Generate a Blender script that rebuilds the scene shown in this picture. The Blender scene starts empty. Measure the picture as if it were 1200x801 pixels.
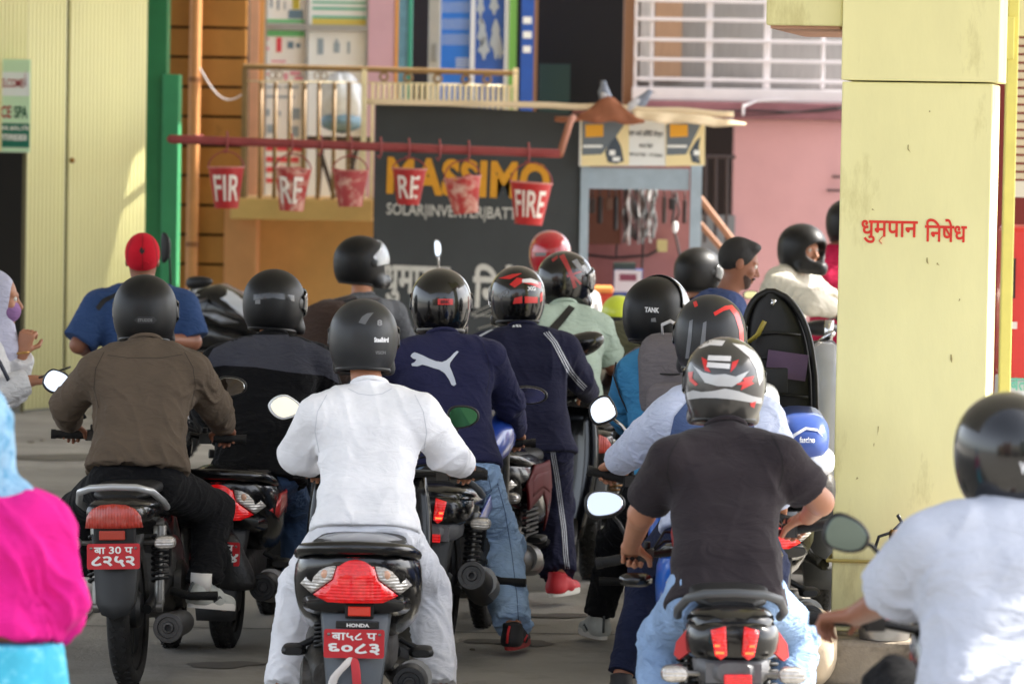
import bpy, bmesh, math, random
import numpy as np
from mathutils import Vector, Matrix, Quaternion
from mathutils.bvhtree import BVHTree
random.seed(4)
RAD = math.radians
SC = bpy.context.scene
COL = SC.collection
# ------------------------------------------------------------------ camera
FPX = 4800.0                    # focal length in pixels of the 1200 px wide photograph
CAM = Vector((0, 0, 2.2))
PITCH = math.atan(245.5 / FPX); ROLL = RAD(1.0)
fw = Vector((0, math.cos(PITCH), -math.sin(PITCH)))
up0 = Vector((0, math.sin(PITCH), math.cos(PITCH)))
rt0 = Vector((1, 0, 0))
CR = rt0 * math.cos(ROLL) + up0 * math.sin(ROLL)
CU = -rt0 * math.sin(ROLL) + up0 * math.cos(ROLL)
cd = bpy.data.cameras.new('camera'); cam = bpy.data.objects.new('camera', cd); COL.objects.link(cam)
cam.matrix_world = Matrix(((CR.x, CU.x, -fw.x, CAM.x), (CR.y, CU.y, -fw.y, CAM.y), (CR.z, CU.z, -fw.z, CAM.z), (0, 0, 0, 1)))
cd.sensor_width = 36; cd.lens = 36 * FPX / 1200; cd.clip_start = .1; cd.clip_end = 900
cd.dof.use_dof = True; cd.dof.focus_distance = 15.9; cd.dof.aperture_fstop = 4.8
SC.camera = cam
# ------------------------------------------------------------------ light
SUN_DIR = Vector((0.70, 0.21, 0.68)).normalized()          # towards the sun: high on the right
w = bpy.data.worlds.new('World'); SC.world = w; w.use_nodes = True
nt = w.node_tree; bg = nt.nodes['Background']
sky = nt.nodes.new('ShaderNodeTexSky'); sky.sky_type = 'NISHITA'; sky.sun_disc = False
sky.sun_elevation = math.asin(SUN_DIR.z); sky.sun_rotation = math.atan2(SUN_DIR.x, SUN_DIR.y)
sky.dust_density = 6; sky.air_density = 1.0; sky.altitude = 1300; sky.ozone_density = 1.0
hs = nt.nodes.new('ShaderNodeHueSaturation'); hs.inputs['Saturation'].default_value = .42
nt.links.new(sky.outputs[0], hs.inputs['Color']); nt.links.new(hs.outputs[0], bg.inputs[0])
bg.inputs[1].default_value = .15
sl = bpy.data.lights.new('sun', 'SUN'); so = bpy.data.objects.new('sun', sl); COL.objects.link(so)
sl.energy = 3.6; sl.angle = RAD(.6); sl.color = (1, .95, .87)
so.rotation_euler = (-SUN_DIR).to_track_quat('-Z', 'Y').to_euler()
SC.view_settings.view_transform = 'Standard'; SC.view_settings.look = 'None'
SC.view_settings.exposure = 1.9; SC.view_settings.gamma = 1
SC.render.engine = 'CYCLES'
SC.cycles.use_denoising = True
SC.cycles.max_bounces = 8; SC.cycles.diffuse_bounces = 4; SC.cycles.glossy_bounces = 4

# ------------------------------------------------------------------ helpers
def ray(px, py): return (fw * FPX + CR * (px - 600) - CU * (py - 400.5))
def V(px, py, Y):
    """world point seen at photograph pixel (px, py) at distance Y along the road"""
    d = ray(px, py); return CAM + d * ((Y - CAM.y) / d.y)
def G(px, Y):
    """ground point under pixel column px at distance Y"""
    d = ray(px, 155 + 2.2 * FPX / Y + (px - 600) * .0175); p = CAM + d * (Y / d.y); p.z = 0; return p
def lin(c): return tuple(((v / 255) / 12.92 if v <= 10 else (((v / 255) + .055) / 1.055) ** 2.4) for v in c)
MW = {}
def tag(o, label=None, cat=None, group=None, kind=None):
    if label: o['label'] = label
    if cat: o['category'] = cat
    if group: o['group'] = group
    if kind: o['kind'] = kind
    return o
def thing(name, label, cat, loc=(0, 0, 0), rot=(0, 0, 0), group=None):
    o = bpy.data.objects.new(name, None); COL.objects.link(o)
    o.empty_display_size = .2
    o.location = loc; o.rotation_euler = rot
    MW[o.name] = Matrix.Translation(Vector(loc)) @ Matrix(o.rotation_euler.to_matrix()).to_4x4()
    return tag(o, label, cat, group)
def link(name, me, m, parent=None, smooth=False):
    o = bpy.data.objects.new(name, me); COL.objects.link(o)
    if m is not None: me.materials.append(m)
    if parent is not None: o.parent = parent
    MW[o.name] = MW[parent.name].copy() if parent is not None else Matrix()
    if smooth:
        me.polygons.foreach_set('use_smooth', [True] * len(me.polygons))
    return o
class MB:
    def __init__(s): s.v = []; s.f = []
    def add(s, vs, fs):
        n = len(s.v); s.v += [Vector(p) for p in vs]; s.f += [tuple(i + n for i in f) for f in fs]; return s
    def box(s, c, size, R=None):
        c = Vector(c); h = Vector(size) / 2; vs = []
        for z in (-1, 1):
            for y in (-1, 1):
                for x in (-1, 1):
                    p = Vector((x * h.x, y * h.y, z * h.z)); vs.append(c + (R @ p if R is not None else p))
        return s.add(vs, [(0, 2, 3, 1), (4, 5, 7, 6), (0, 1, 5, 4), (2, 6, 7, 3), (0, 4, 6, 2), (1, 3, 7, 5)])
    def tube(s, pts, r, n=8, cap=True, flat=1.0, closed=False):
        pts = [Vector(p) for p in pts]; m = len(pts)
        rs = list(r) if isinstance(r, (list, tuple)) else [r] * m
        vs = []; prev = None
        for i, p in enumerate(pts):
            if closed: t = pts[(i + 1) % m] - pts[i - 1]
            else: t = pts[min(i + 1, m - 1)] - pts[max(i - 1, 0)]
            t.normalize()
            if prev is None:
                a = Vector((0, 0, 1)) if abs(t.z) < .9 else Vector((1, 0, 0))
                prev = t.cross(a).normalized()
            u = (prev - t * prev.dot(t)).normalized(); v = t.cross(u); prev = u
            for k in range(n):
                a = 2 * math.pi * k / n
                vs.append(p + u * (math.cos(a) * rs[i]) + v * (math.sin(a) * rs[i] * flat))
        fs = []
        for i in range(m if closed else m - 1):
            for k in range(n):
                a, b = i * n, ((i + 1) % m) * n
                fs.append((a + k, a + (k + 1) % n, b + (k + 1) % n, b + k))
        if cap and not closed: fs += [tuple(range(n - 1, -1, -1)), tuple((m - 1) * n + k for k in range(n))]
        return s.add(vs, fs)
    def lathe(s, prof, o=(0, 0, 0), ax=(0, 0, 1), n=24, cap=True):
        """prof: (radius, distance along axis)"""
        o = Vector(o); ax = Vector(ax).normalized()
        a0 = Vector((0, 0, 1)) if abs(ax.z) < .9 else Vector((1, 0, 0))
        u = ax.cross(a0).normalized(); v = ax.cross(u); vs = []
        for r, h in prof:
            for k in range(n):
                a = 2 * math.pi * k / n
                vs.append(o + ax * h + u * (r * math.cos(a)) + v * (r * math.sin(a)))
        fs = []
        for i in range(len(prof) - 1):
            for k in range(n): fs.append((i * n + k, i * n + (k + 1) % n, (i + 1) * n + (k + 1) % n, (i + 1) * n + k))
        if cap: fs += [tuple(range(n - 1, -1, -1)), tuple((len(prof) - 1) * n + k for k in range(n))]
        return s.add(vs, fs)
    def loft(s, rings, cap=True):
        n = len(rings[0]); vs = [p for r in rings for p in r]; fs = []
        for i in range(len(rings) - 1):
            for k in range(n): fs.append((i * n + k, i * n + (k + 1) % n, (i + 1) * n + (k + 1) % n, (i + 1) * n + k))
        if cap: fs += [tuple(range(n - 1, -1, -1)), tuple((len(rings) - 1) * n + k for k in range(n))]
        return s.add(vs, fs)
    def hull(s, secs, n=20, cx=0.0):
        """secs along y: (y, z, half width, half height, exponent) superellipse sections"""
        rings = []
        for q in secs:
            y, z, a, b, p = q[:5]; x0 = q[5] if len(q) > 5 else cx; r = []
            for k in range(n):
                t = 2 * math.pi * k / n; c, d = math.cos(t), math.sin(t)
                r.append(Vector((x0 + a * math.copysign(abs(c) ** (2 / p), c), y, z + b * math.copysign(abs(d) ** (2 / p), d))))
            rings.append(r)
        return s.loft(rings)
    def prism(s, poly, d, M):
        """2-D outline poly extruded d along the local z of matrix M"""
        n = len(poly); vs = [M @ Vector((x, y, 0)) for x, y in poly] + [M @ Vector((x, y, d)) for x, y in poly]
        fs = [tuple(range(n - 1, -1, -1)), tuple(range(n, 2 * n))] + [(k, (k + 1) % n, n + (k + 1) % n, n + k) for k in range(n)]
        return s.add(vs, fs)
    def sheet(s, grid, t=.004):
        """grid[i][j] of points -> a sheet (double sided)"""
        a, b = len(grid), len(grid[0]); vs = [p for r in grid for p in r]
        return s.add(vs, [(i * b + j, i * b + j + 1, (i + 1) * b + j + 1, (i + 1) * b + j) for i in range(a - 1) for j in range(b - 1)])
    def ell(s, c, r, n=16, m=10, R=None):
        c = Vector(c); vs = []; fs = []
        for i in range(m + 1):
            e = -math.pi / 2 + math.pi * i / m
            for k in range(n):
                a = 2 * math.pi * k / n
                p = Vector((r[0] * math.cos(e) * math.cos(a), r[1] * math.cos(e) * math.sin(a), r[2] * math.sin(e)))
                vs.append(c + (R @ p if R is not None else p))
        for i in range(m):
            for k in range(n): fs.append((i * n + k, i * n + (k + 1) % n, (i + 1) * n + (k + 1) % n, (i + 1) * n + k))
        return s.add(vs, fs)
    def build(s, name, m, parent=None, smooth=False, world=False, bevel=0, seg=2, thick=0, sub=0, auto=None):
        vs = s.v
        if world and parent is not None:
            inv = MW[parent.name].inverted(); vs = [inv @ p for p in vs]
        me = bpy.data.meshes.new(name); me.from_pydata([tuple(p) for p in vs], [], s.f); me.update()
        bm = bmesh.new(); bm.from_mesh(me)
        bmesh.ops.remove_doubles(bm, verts=bm.verts, dist=1e-5)
        bmesh.ops.recalc_face_normals(bm, faces=bm.faces)
        if smooth and auto:
            for e in bm.edges:
                if len(e.link_faces) == 2 and e.calc_face_angle(0) > RAD(auto): e.smooth = False
        bm.to_mesh(me); bm.free()
        o = link(name, me, m, parent, smooth)
        if thick:
            md = o.modifiers.new('s', 'SOLIDIFY'); md.thickness = thick; md.offset = 0
        if sub:
            md = o.modifiers.new('u', 'SUBSURF'); md.levels = sub; md.render_levels = sub
        if bevel:
            md = o.modifiers.new('b', 'BEVEL'); md.width = bevel; md.segments = seg; md.limit_method = 'ANGLE'; md.angle_limit = RAD(35)
        return o
# ------------------------------------------------------------------ materials
MATS = {}
def mat(name, col, rough=.6, metal=0, coat=0, var=0.0, vs=8, bump=0, bs=60, spec=.5, stretch=None, dirt=None, ds=3, dcov=.5, emit=0, trans=0, alpha=1, sheen=0, srgb=True, ior=1.45, rvar=0):
    if name in MATS: return MATS[name]
    m = bpy.data.materials.new(name); m.use_nodes = True; MATS[name] = m
    t = m.node_tree; N = t.nodes.new; L = t.links.new
    b = t.nodes['Principled BSDF']
    c = lin(col) if srgb else col
    b.inputs['Roughness'].default_value = rough; b.inputs['Metallic'].default_value = metal
    b.inputs['Coat Weight'].default_value = coat; b.inputs['Coat Roughness'].default_value = .06
    b.inputs['Specular IOR Level'].default_value = spec; b.inputs['IOR'].default_value = ior
    b.inputs['Transmission Weight'].default_value = trans; b.inputs['Alpha'].default_value = alpha
    b.inputs['Base Color'].default_value = (*c, 1)
    if sheen: b.inputs['Sheen Weight'].default_value = sheen
    if emit:
        b.inputs['Emission Color'].default_value = (*c, 1); b.inputs['Emission Strength'].default_value = emit
    out = None
    tc = N('ShaderNodeTexCoord')
    src = tc.outputs['Object']
    if stretch:
        mp = N('ShaderNodeMapping'); mp.inputs['Scale'].default_value = stretch; L(src, mp.inputs[0]); src = mp.outputs[0]
    def noise(scale, det=6, ro=.6):
        n = N('ShaderNodeTexNoise'); n.inputs['Scale'].default_value = scale; n.inputs['Detail'].default_value = det; n.inputs['Roughness'].default_value = ro
        L(src, n.inputs['Vector']); return n
    if var:
        n = noise(vs); mr = N('ShaderNodeMapRange'); mr.inputs[1].default_value = .3; mr.inputs[2].default_value = .7
        mr.inputs[3].default_value = 1 - var; mr.inputs[4].default_value = 1 + var; L(n.outputs[0], mr.inputs[0])
        mx = N('ShaderNodeMix'); mx.data_type = 'RGBA'; mx.blend_type = 'MULTIPLY'; mx.inputs[0].default_value = 1
        mx.inputs[6].default_value = (*c, 1); L(mr.outputs[0], mx.inputs[7]); out = mx.outputs[2]
    if dirt is not None:
        n = noise(ds, 8, .68); cr = N('ShaderNodeValToRGB'); cr.color_ramp.elements[0].position = 1 - dcov - .08; cr.color_ramp.elements[1].position = 1 - dcov + .1
        cr.color_ramp.elements[0].color = (0, 0, 0, 1); L(n.outputs[0], cr.inputs[0])
        mx = N('ShaderNodeMix'); mx.data_type = 'RGBA'; L(cr.outputs[0], mx.inputs[0])
        if out is None: mx.inputs[6].default_value = (*c, 1)
        else: L(out, mx.inputs[6])
        mx.inputs[7].default_value = (*lin(dirt), 1); out = mx.outputs[2]
        if rvar:
            mr = N('ShaderNodeMapRange'); mr.inputs[3].default_value = rough; mr.inputs[4].default_value = rough + rvar
            L(cr.outputs[0], mr.inputs[0]); L(mr.outputs[0], b.inputs['Roughness'])
    if out is not None: L(out, b.inputs['Base Color'])
    if bump:
        n = noise(bs, 5); bp = N('ShaderNodeBump'); bp.inputs['Strength'].default_value = bump; bp.inputs['Distance'].default_value = .01
        L(n.outputs[0], bp.inputs['Height']); L(bp.outputs[0], b.inputs['Normal'])
    return m
def cloth(name, col, rough=.92, var=.12, fold=.5, fs=14, sheen=.02, denim=False):
    if name in MATS: return MATS[name]
    m = mat(name, col, rough, spec=.2, var=var, vs=5 if not denim else 7, sheen=sheen)
    t = m.node_tree; N = t.nodes.new; L = t.links.new; b = t.nodes['Principled BSDF']
    tc = N('ShaderNodeTexCoord'); mp = N('ShaderNodeMapping'); mp.inputs['Scale'].default_value = (1, 1, 2.2); mp.inputs['Rotation'].default_value = (.3, .5, 0)
    L(tc.outputs['Object'], mp.inputs[0])
    a = N('ShaderNodeTexNoise'); a.inputs['Scale'].default_value = fs; a.inputs['Detail'].default_value = 3; a.inputs['Distortion'].default_value = 1.2; L(mp.outputs[0], a.inputs[0])
    f = N('ShaderNodeTexNoise'); f.inputs['Scale'].default_value = 420; L(tc.outputs['Object'], f.inputs[0])
    b1 = N('ShaderNodeBump'); b1.inputs['Strength'].default_value = fold; b1.inputs['Distance'].default_value = .03; L(a.outputs[0], b1.inputs['Height'])
    b2 = N('ShaderNodeBump'); b2.inputs['Strength'].default_value = .25; b2.inputs['Distance'].default_value = .002; L(f.outputs[0], b2.inputs['Height'])
    L(b1.outputs[0], b2.inputs['Normal']); L(b2.outputs[0], b.inputs['Normal'])
    return m
# ------------------------------------------------------------------ lettering
DG = None
def text_mesh(body, bold=0.0, res=3, spacing=1.0):
    cu = bpy.data.curves.new('lettering', 'FONT'); cu.body = body; cu.size = 1; cu.resolution_u = res; cu.offset = bold; cu.space_character = spacing
    o = bpy.data.objects.new('lettering', cu); COL.objects.link(o)
    me = bpy.data.meshes.new_from_object(o.evaluated_get(bpy.context.evaluated_depsgraph_get()))
    bpy.data.objects.remove(o); bpy.data.curves.remove(cu)
    vs = [v.co.copy() for v in me.vertices]; fs = [tuple(p.vertices) for p in me.polygons]
    bpy.data.meshes.remove(me)
    par = list(range(len(vs)))
    def find(a):
        while par[a] != a: par[a] = par[par[a]]; a = par[a]
        return a
    for f in fs:
        for k in f[1:]:
            a, b = find(f[0]), find(k)
            if a != b: par[b] = a
    roots = {}
    for i in range(len(vs)): roots.setdefault(find(i), len(roots))
    isl = [roots[find(i)] for i in range(len(vs))]
    return vs, fs, isl
def fit_text(body, w, h, bold=0.0, spacing=1.0, res=3):
    """lettering scaled to w x h, centred on the origin"""
    vs, fs, isl = text_mesh(body, bold, res, spacing)
    x0 = min(v.x for v in vs); x1 = max(v.x for v in vs); y0 = min(v.y for v in vs); y1 = max(v.y for v in vs)
    sx = w / (x1 - x0); sy = h / (y1 - y0)
    return [Vector(((v.x - (x0 + x1) / 2) * sx, (v.y - (y0 + y1) / 2) * sy, (isl[i] % 3) * .0004)) for i, v in enumerate(vs)], fs
def put_text(body, w, h, M, m, parent, bold=.02, world=True, name='lettering', spacing=1.0, res=3):
    vs, fs = fit_text(body, w, h, bold, spacing, res)
    b = MB(); b.add([M @ v for v in vs], fs)
    if world and parent is not None:
        inv = MW[parent.name].inverted(); b.v = [inv @ p for p in b.v]
    me = bpy.data.meshes.new(name); me.from_pydata([tuple(p) for p in b.v], [], b.f)
    return link(name, me, m, parent)
def frame(c, xdir=(1, 0, 0), zdir=(0, 0, 1)):
    """matrix whose local x runs along xdir, local y along zdir, local z out of the surface"""
    x = Vector(xdir).normalized(); y = Vector(zdir); y = (y - x * y.dot(x)).normalized(); z = x.cross(y)
    return Matrix(((x.x, y.x, z.x, c[0]), (x.y, y.y, z.y, c[1]), (x.z, y.z, z.z, c[2]), (0, 0, 0, 1)))
def decal(target, polys, m, name='emblem', off=.002, step=3.0, holes=None):
    """outlines given where they are seen on the surface of target, laid on that surface"""
    me = target.data; mw = MW[target.name]
    bvh = BVHTree.FromPolygons([mw @ v.co for v in me.vertices], [tuple(p.vertices) for p in me.polygons])
    inv = mw.inverted(); out = MB()
    for poly in polys:
        if isinstance(poly, tuple):   # (verts, faces) already meshed
            pv, pf = poly
        else:
            bm = bmesh.new(); es = []
            vs = [bm.verts.new((x, y, 0)) for x, y in poly]
            for i in range(len(vs)): es.append(bm.edges.new((vs[i], vs[(i + 1) % len(vs)])))
            bmesh.ops.triangle_fill(bm, use_beauty=True, edges=es)
            for _ in range(4):
                le = [e for e in bm.edges if e.calc_length() > step]
                if not le: break
                bmesh.ops.subdivide_edges(bm, edges=le, cuts=1, use_grid_fill=False)
                bmesh.ops.triangulate(bm, faces=bm.faces)
            bm.verts.index_update()
            pv = [(v.co.x, v.co.y) for v in bm.verts]; pf = [tuple(v.index for v in f.verts) for f in bm.faces]; bm.free()
        idx = {}; nv = []
        for i, q in enumerate(pv):
            d = ray(q[0], q[1]).normalized(); hit = bvh.ray_cast(CAM, d)
            if hit[0] is not None:
                idx[i] = len(nv); nv.append(hit[0] - d * off)
        out.add(nv, [tuple(idx[k] for k in f) for f in pf if all(k in idx for k in f)])
    me = bpy.data.meshes.new(name); me.from_pydata([tuple(inv @ p) for p in out.v], [], out.f)
    o = link(name, me, m, None, True); o.parent = target; MW[o.name] = mw.copy()
    return o
def decal_text(target, body, cx, cy, wpx, hpx, m, bold=.02, ang=0, name='lettering', off=.002):
    vs, fs = fit_text(body, wpx, hpx, bold)
    c, s = math.cos(ang), math.sin(ang)
    pv = [(cx + v.x * c + v.y * s, cy - v.y * c + v.x * s) for v in vs]
    return decal(target, [(pv, fs)], m, name, off)
# ================================================================== SETTING
def rect(px0, py0, px1, py1, Y):
    cx, cy = (px0 + px1) / 2, (py0 + py1) / 2
    return V(px0, cy, Y).x, V(px1, cy, Y).x, V(cx, py1, Y).z, V(cx, py0, Y).z
def slab(mb, px0, py0, px1, py1, Y, t):
    """a real box whose front face fills that rectangle at distance Y, t deep"""
    x0, x1, z0, z1 = rect(px0, py0, px1, py1, Y)
    mb.box(((x0 + x1) / 2, Y + t / 2, (z0 + z1) / 2), (x1 - x0, t, z1 - z0)); return mb
def toground(mb, px0, py0, px1, Y, t, py1=400):
    x0, x1, z0, z1 = rect(px0, py0, px1, py1, Y)
    mb.box(((x0 + x1) / 2, Y + t / 2, z1 / 2), (x1 - x0, t, z1)); return mb
M_ground = mat('concrete_ground', (146, 142, 134), .9, var=.2, vs=.9, bump=.6, bs=45, dirt=(112, 108, 101), ds=.8, dcov=.42)
g = MB(); g.add([(-300, -300, 0), (300, -300, 0), (300, 300, 0), (-300, 300, 0)], [(0, 1, 2, 3)])
tag(g.build('ground', M_ground), kind='structure')
# oil stains and cracks on the forecourt
M_oil = mat('oil_stain', (92, 88, 82), .7)
M_crack = mat('crack', (60, 57, 53), .95)
def blob(cx, cy, r, n=26, asp=1.0, z=.004):
    rnd = random.Random(int(cx * 91 + cy * 17)); ph = [rnd.uniform(0, 6.28) for _ in range(4)]
    return [Vector((cx + asp * r * (1 + .22 * math.sin(2 * a + ph[0]) + .14 * math.sin(3 * a + ph[1]) + .08 * math.sin(7 * a + ph[2])) * math.cos(a),
             cy + r * (1 + .22 * math.sin(2 * a + ph[0]) + .14 * math.sin(3 * a + ph[1]) + .08 * math.sin(7 * a + ph[2])) * math.sin(a), z)) for a in [6.2832 * k / n for k in range(n)]]
st = MB()
for i, (px, Y, r, a) in enumerate([(262, 16.7, .10, 1.5), (600, 17.6, .12, 1.4), (648, 18.6, .10, 1.5), (690, 20.6, .12, 1.5), (60, 27, .3, 1.2), (945, 20, .2, 1.4)]):
    p = G(px, Y); pts = blob(p.x, p.y, r, asp=a, z=.004 + .0004 * i); st.add(pts, [tuple(range(len(pts)))])
tag(st.build('ground_stains', M_oil), kind='structure')

jn = MB()
for yy in (14.6, 17.9, 21.2, 24.5, 27.8, 31.1): jn.add([(-9, yy, .0035), (9, yy + .05, .0035), (9, yy + .066, .0035), (-9, yy + .016, .0035)], [(0, 1, 2, 3)])
for xx in (-5.2, -1.9, 1.35, 4.6): jn.add([(xx, 8, .0036), (xx + .016, 8, .0036), (xx + .05, 33, .0036), (xx + .034, 33, .0036)], [(0, 1, 2, 3)])
tag(jn.build('ground_joints', M_crack), kind='structure')
rnd = random.Random(12); cm = MB()
for cx0, cy0 in ((.1, 15.9), (-.9, 18.4), (-3.4, 25.5), (1.3, 19.5)):
    x, y, a = cx0, cy0, rnd.uniform(0, 6.28)
    for k in range(14):
        a += rnd.uniform(-.6, .6); L = rnd.uniform(.06, .14); nx, ny = x + L * math.cos(a), y + L * math.sin(a); w0 = .004
        cm.add([(x - w0 * math.sin(a), y + w0 * math.cos(a), .0044), (x + w0 * math.sin(a), y - w0 * math.cos(a), .0044), (nx + w0 * math.sin(a), ny - w0 * math.cos(a), .0044), (nx - w0 * math.sin(a), ny + w0 * math.cos(a), .0044)], [(0, 1, 2, 3)]); x, y = nx, ny
tag(cm.build('ground_cracks', M_crack), kind='structure')
lt = MB()
for k in range(70):
    x, y, r0 = rnd.uniform(-4.5, 2.2), rnd.uniform(15, 31), rnd.uniform(.006, .022); c0 = [Vector((x + r0 * rnd.uniform(.5, 1.3) * math.cos(q_), y + r0 * rnd.uniform(.5, 1.3) * math.sin(q_), .003)) for q_ in [0, 1, 2.1, 3.3, 4.2, 5.3]]
    lt.loft([c0, [v + Vector((0, 0, r0 * .5)) for v in c0]])
tag(lt.build('grit', mat('grit', (120, 112, 98), .9, var=.3, vs=3)), kind='stuff')
# --- big roof of the filling station, above the frame; edges stepped to shape the sunlight
M_can = mat('roof_sheet', (222, 220, 210), .55, var=.05, vs=1)
r = MB(); r.box((-1.85, 13.1, 5.25), (14.3, 5.2, .35)); r.box((-1.4, 16.35, 5.25), (15.2, 1.29, .35)); r.box((-2.1, 17.55, 5.25), (13.8, 1.09, .35)); r.box((-1.4, 22.0, 5.25), (15.2, 7.79, .35)); r.box((-2.25, 29.65, 5.25), (13.5, 7.49, .35)); r.box((-4.9, 34.4, 5.25), (10.2, 2.0, .35))
t_can = thing('station_roof', 'flat yellow sheet roof high over the queue, unseen, its edges shaped to steer the sun, carried by the painted pillar', 'roof', (0, 18, 0))
r.build('roof', M_can, t_can, world=True)

# --- yellow pillar
M_pil = mat('yellow_paint', (235, 228, 168), .62, var=.07, vs=2.2, bump=.14, bs=24, dirt=(186, 174, 110), ds=3.0, dcov=.36, stretch=(1, 1, .32))
M_pil_d = mat('pillar_grime', (158, 144, 96), .9)
PY = 16.6
px0, px1 = V(984, 400, PY).x, V(1166, 400, PY).x
pz0 = .19
tp = thing('pillar', 'wide yellow painted pillar with red lettering in the forecourt', 'pillar', ((px0 + px1) / 2, PY + .28, 0))
zj = V(1080, 97, PY).z
b = MB(); b.box(((px0 + px1) / 2 - .004, PY + .25, (pz0 + zj) / 2), (px1 - px0 - .02, .5, zj - pz0)); b.build('shaft', M_pil, tp, world=True, bevel=.006)
b = MB(); b.box(((px0 + px1) / 2 + .006, PY + .25, (zj + .006 + 5.07) / 2), (px1 - px0 + .006, .53, 5.07 - zj - .006)); b.build('upper_shaft', M_pil, tp, world=True, bevel=.006)
b = MB()
bx1 = px0 - .003; bx0 = V(899, 20, PY + .1).x; bz = V(940, 29, PY).z
b.box(((bx0 + bx1) / 2, PY + .75, bz + .35), (bx1 - bx0, 1.4, .7)); b.build('bracket_beam', M_pil, tp, world=True, bevel=.008)
b = MB(); b.box(((bx0 + bx1) / 2, PY + .77, bz - .006), (bx1 - bx0 - .03, 1.36, .012)); b.build('soffit_board', mat('soffit', (196, 150, 128), .8, var=.1), tp, world=True)
M_red_t = mat('red_paint', (214, 50, 36), .6, var=.12, vs=40)
cx = V(1071, 271, PY).x; cz = V(1071, 271, PY).z; s = PY / FPX
def wallM(px, py, Y, off=.0012):
    p = V(px, py, Y); return frame((p.x, p.y - off, p.z))
put_text('धुमपान', 66 * s, 27 * s, wallM(1048, 272, PY - .002), M_red_t, tp, bold=.017)
put_text('िनषेध', 49 * s, 27 * s, wallM(1114, 270, PY - .002), M_red_t, tp, bold=.017)
b = MB(); p = V(1040, 279, PY - .003); b.tube([p + Vector((0, 0, .006)), p + Vector((-.014, 0, -.012)), p + Vector((-.002, 0, -.024))], .0045, 6, flat=.3); b.build('lettering', M_red_t, tp, world=True)
# nail holes and scuffs on the pillar face
b = MB(); rnd = random.Random(5)
for (x, y, l) in [(1092, 302, 8), (1104, 308, 3), (1028, 245, 2), (1030, 520, 4), (1120, 415, 10), (1010, 560, 3), (1130, 350, 3), (1095, 130, 2), (1035, 500, 12), (1070, 170, 9)]:
    p = V(x, y, PY - .004); L = l * s
    b.add([p + Vector((-.0022, 0, 0)), p + Vector((.0022, 0, .001)), p + Vector((rnd.uniform(.0, .006), 0, -L * .5)), p + Vector((.001 + rnd.uniform(-.012, .012), 0, -L)), p + Vector((-.0025, 0, -L * .6))], [(0, 1, 2, 3, 4)])
b.build('scuff_mark', M_pil_d, tp, world=True)
b = MB(); p0 = V(972, 658, PY - .012); p1 = V(1165, 661, PY - .012)
zb = p0.z; b.tube([(px0 - .012, PY + .5, zb), (px0 - .012, PY - .012, zb), (px1 + .012, PY - .012, zb + .004), (px1 + .012, PY + .5, zb)], .008, 6, flat=1); b.build('strap', mat('strap', (176, 158, 88), .7), tp, world=True)
b = MB(); b.box(((px0 + px1) / 2 + .12, PY + .12, .095), (px1 - px0 + .30, .86, .19))
b.build('plinth', mat('plinth_concrete', (150, 138, 120), .9, var=.2, vs=6, bump=.5, bs=25, dirt=(96, 86, 74), ds=4), tp, world=True, bevel=.02)
tp.location.x += .03; tp.rotation_euler.z = RAD(-10)
# boulder-like lump of concrete at the pillar foot
b = MB(); p = V(954, 718, PY - .25); b.ell((p.x, p.y, .16), (.09, .12, .16), 18, 12)
for i, v in enumerate(b.v): b.v[i] = v + Vector((.012 * math.sin(9 * v.z + i), .012 * math.cos(i * 1.7), 0))
tag(b.build('concrete_lump', mat('lump', (206, 186, 158), .9, var=.1, bump=.4, bs=20), None, True), 'pale rounded concrete lump at the foot of the yellow pillar', 'concrete block')

# yellow pole, shutter and fuel pump right of the pillar
M_yel = mat('yellow_pole', (230, 218, 120), .5, var=.06)
YP = 19.6
t = thing('downpipe', 'thin yellow post just behind the right edge of the pillar', 'post', V(1178, 600, YP) * Vector((1, 1, 0)) if False else (V(1178, 400, YP).x, YP, 0))
b = MB(); b.box((V(1178, 400, YP).x, YP, 2.55), (.055, .055, 5.05)); b.build('post', M_yel, t, world=True, bevel=.006)
b = MB(); b.box((V(1181, 40, YP).x, YP - .04, V(1181, 45, YP).z), (.05, .03, .2)); b.build('clamp', M_yel, t, world=True, bevel=.004)
YS = 23.0
t = thing('roller_shutter', 'beige rolled steel shutter behind the pillar at the right edge', 'shutter', (V(1230, 300, YS).x, YS, 0))
x0, x1, z0, z1 = rect(1186, 45, 1300, 212, YS); b = MB(); n = 17
for k in range(n):
    zc = z0 + (z1 - z0) * (k + .5) / n; b.box(((x0 + x1) / 2, YS + .01 * (k % 2), zc), (x1 - x0, .03, (z1 - z0) / n - .012))
b.build('slats', mat('shutter_paint', (214, 200, 168), .5, var=.08), t, world=True, bevel=.006)
b = MB(); b.box(((x0 + x1) / 2, YS, z0 - .05), (x1 - x0, .06, .09)); b.build('bottom_rail', mat('rail_paint', (226, 220, 200), .5), t, world=True)
b = MB(); b.box(((x0 + x1) / 2, YS + .05, z1 + .5), (x1 - x0 + .1, .12, .98)); b.build('housing', M_pil, t, world=True)
b = MB(); b.box(((x0 + x1) / 2, YS + 1.2, 2.5), (x1 - x0, .06, 5.0)); b.build('back_wall', mat('dim_wall', (120, 44, 40), .8), t, world=True)
YF = 20.6
t = thing('fuel_pump', 'red and white fuel pump half hidden behind the pillar', 'fuel pump', (V(1230, 300, YF).x, YF, 0))
M_pr = mat('pump_red', (214, 46, 40), .35, coat=.4, var=.06)
x0, x1, z0, z1 = rect(1181, 266, 1290, 445, YF)
b = MB(); b.box(((x0 + x1) / 2, YF + .25, (z0 + z1) / 2), (x1 - x0, .5, z1 - z0)); b.build('cabinet', M_pr, t, world=True, bevel=.03)
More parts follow.
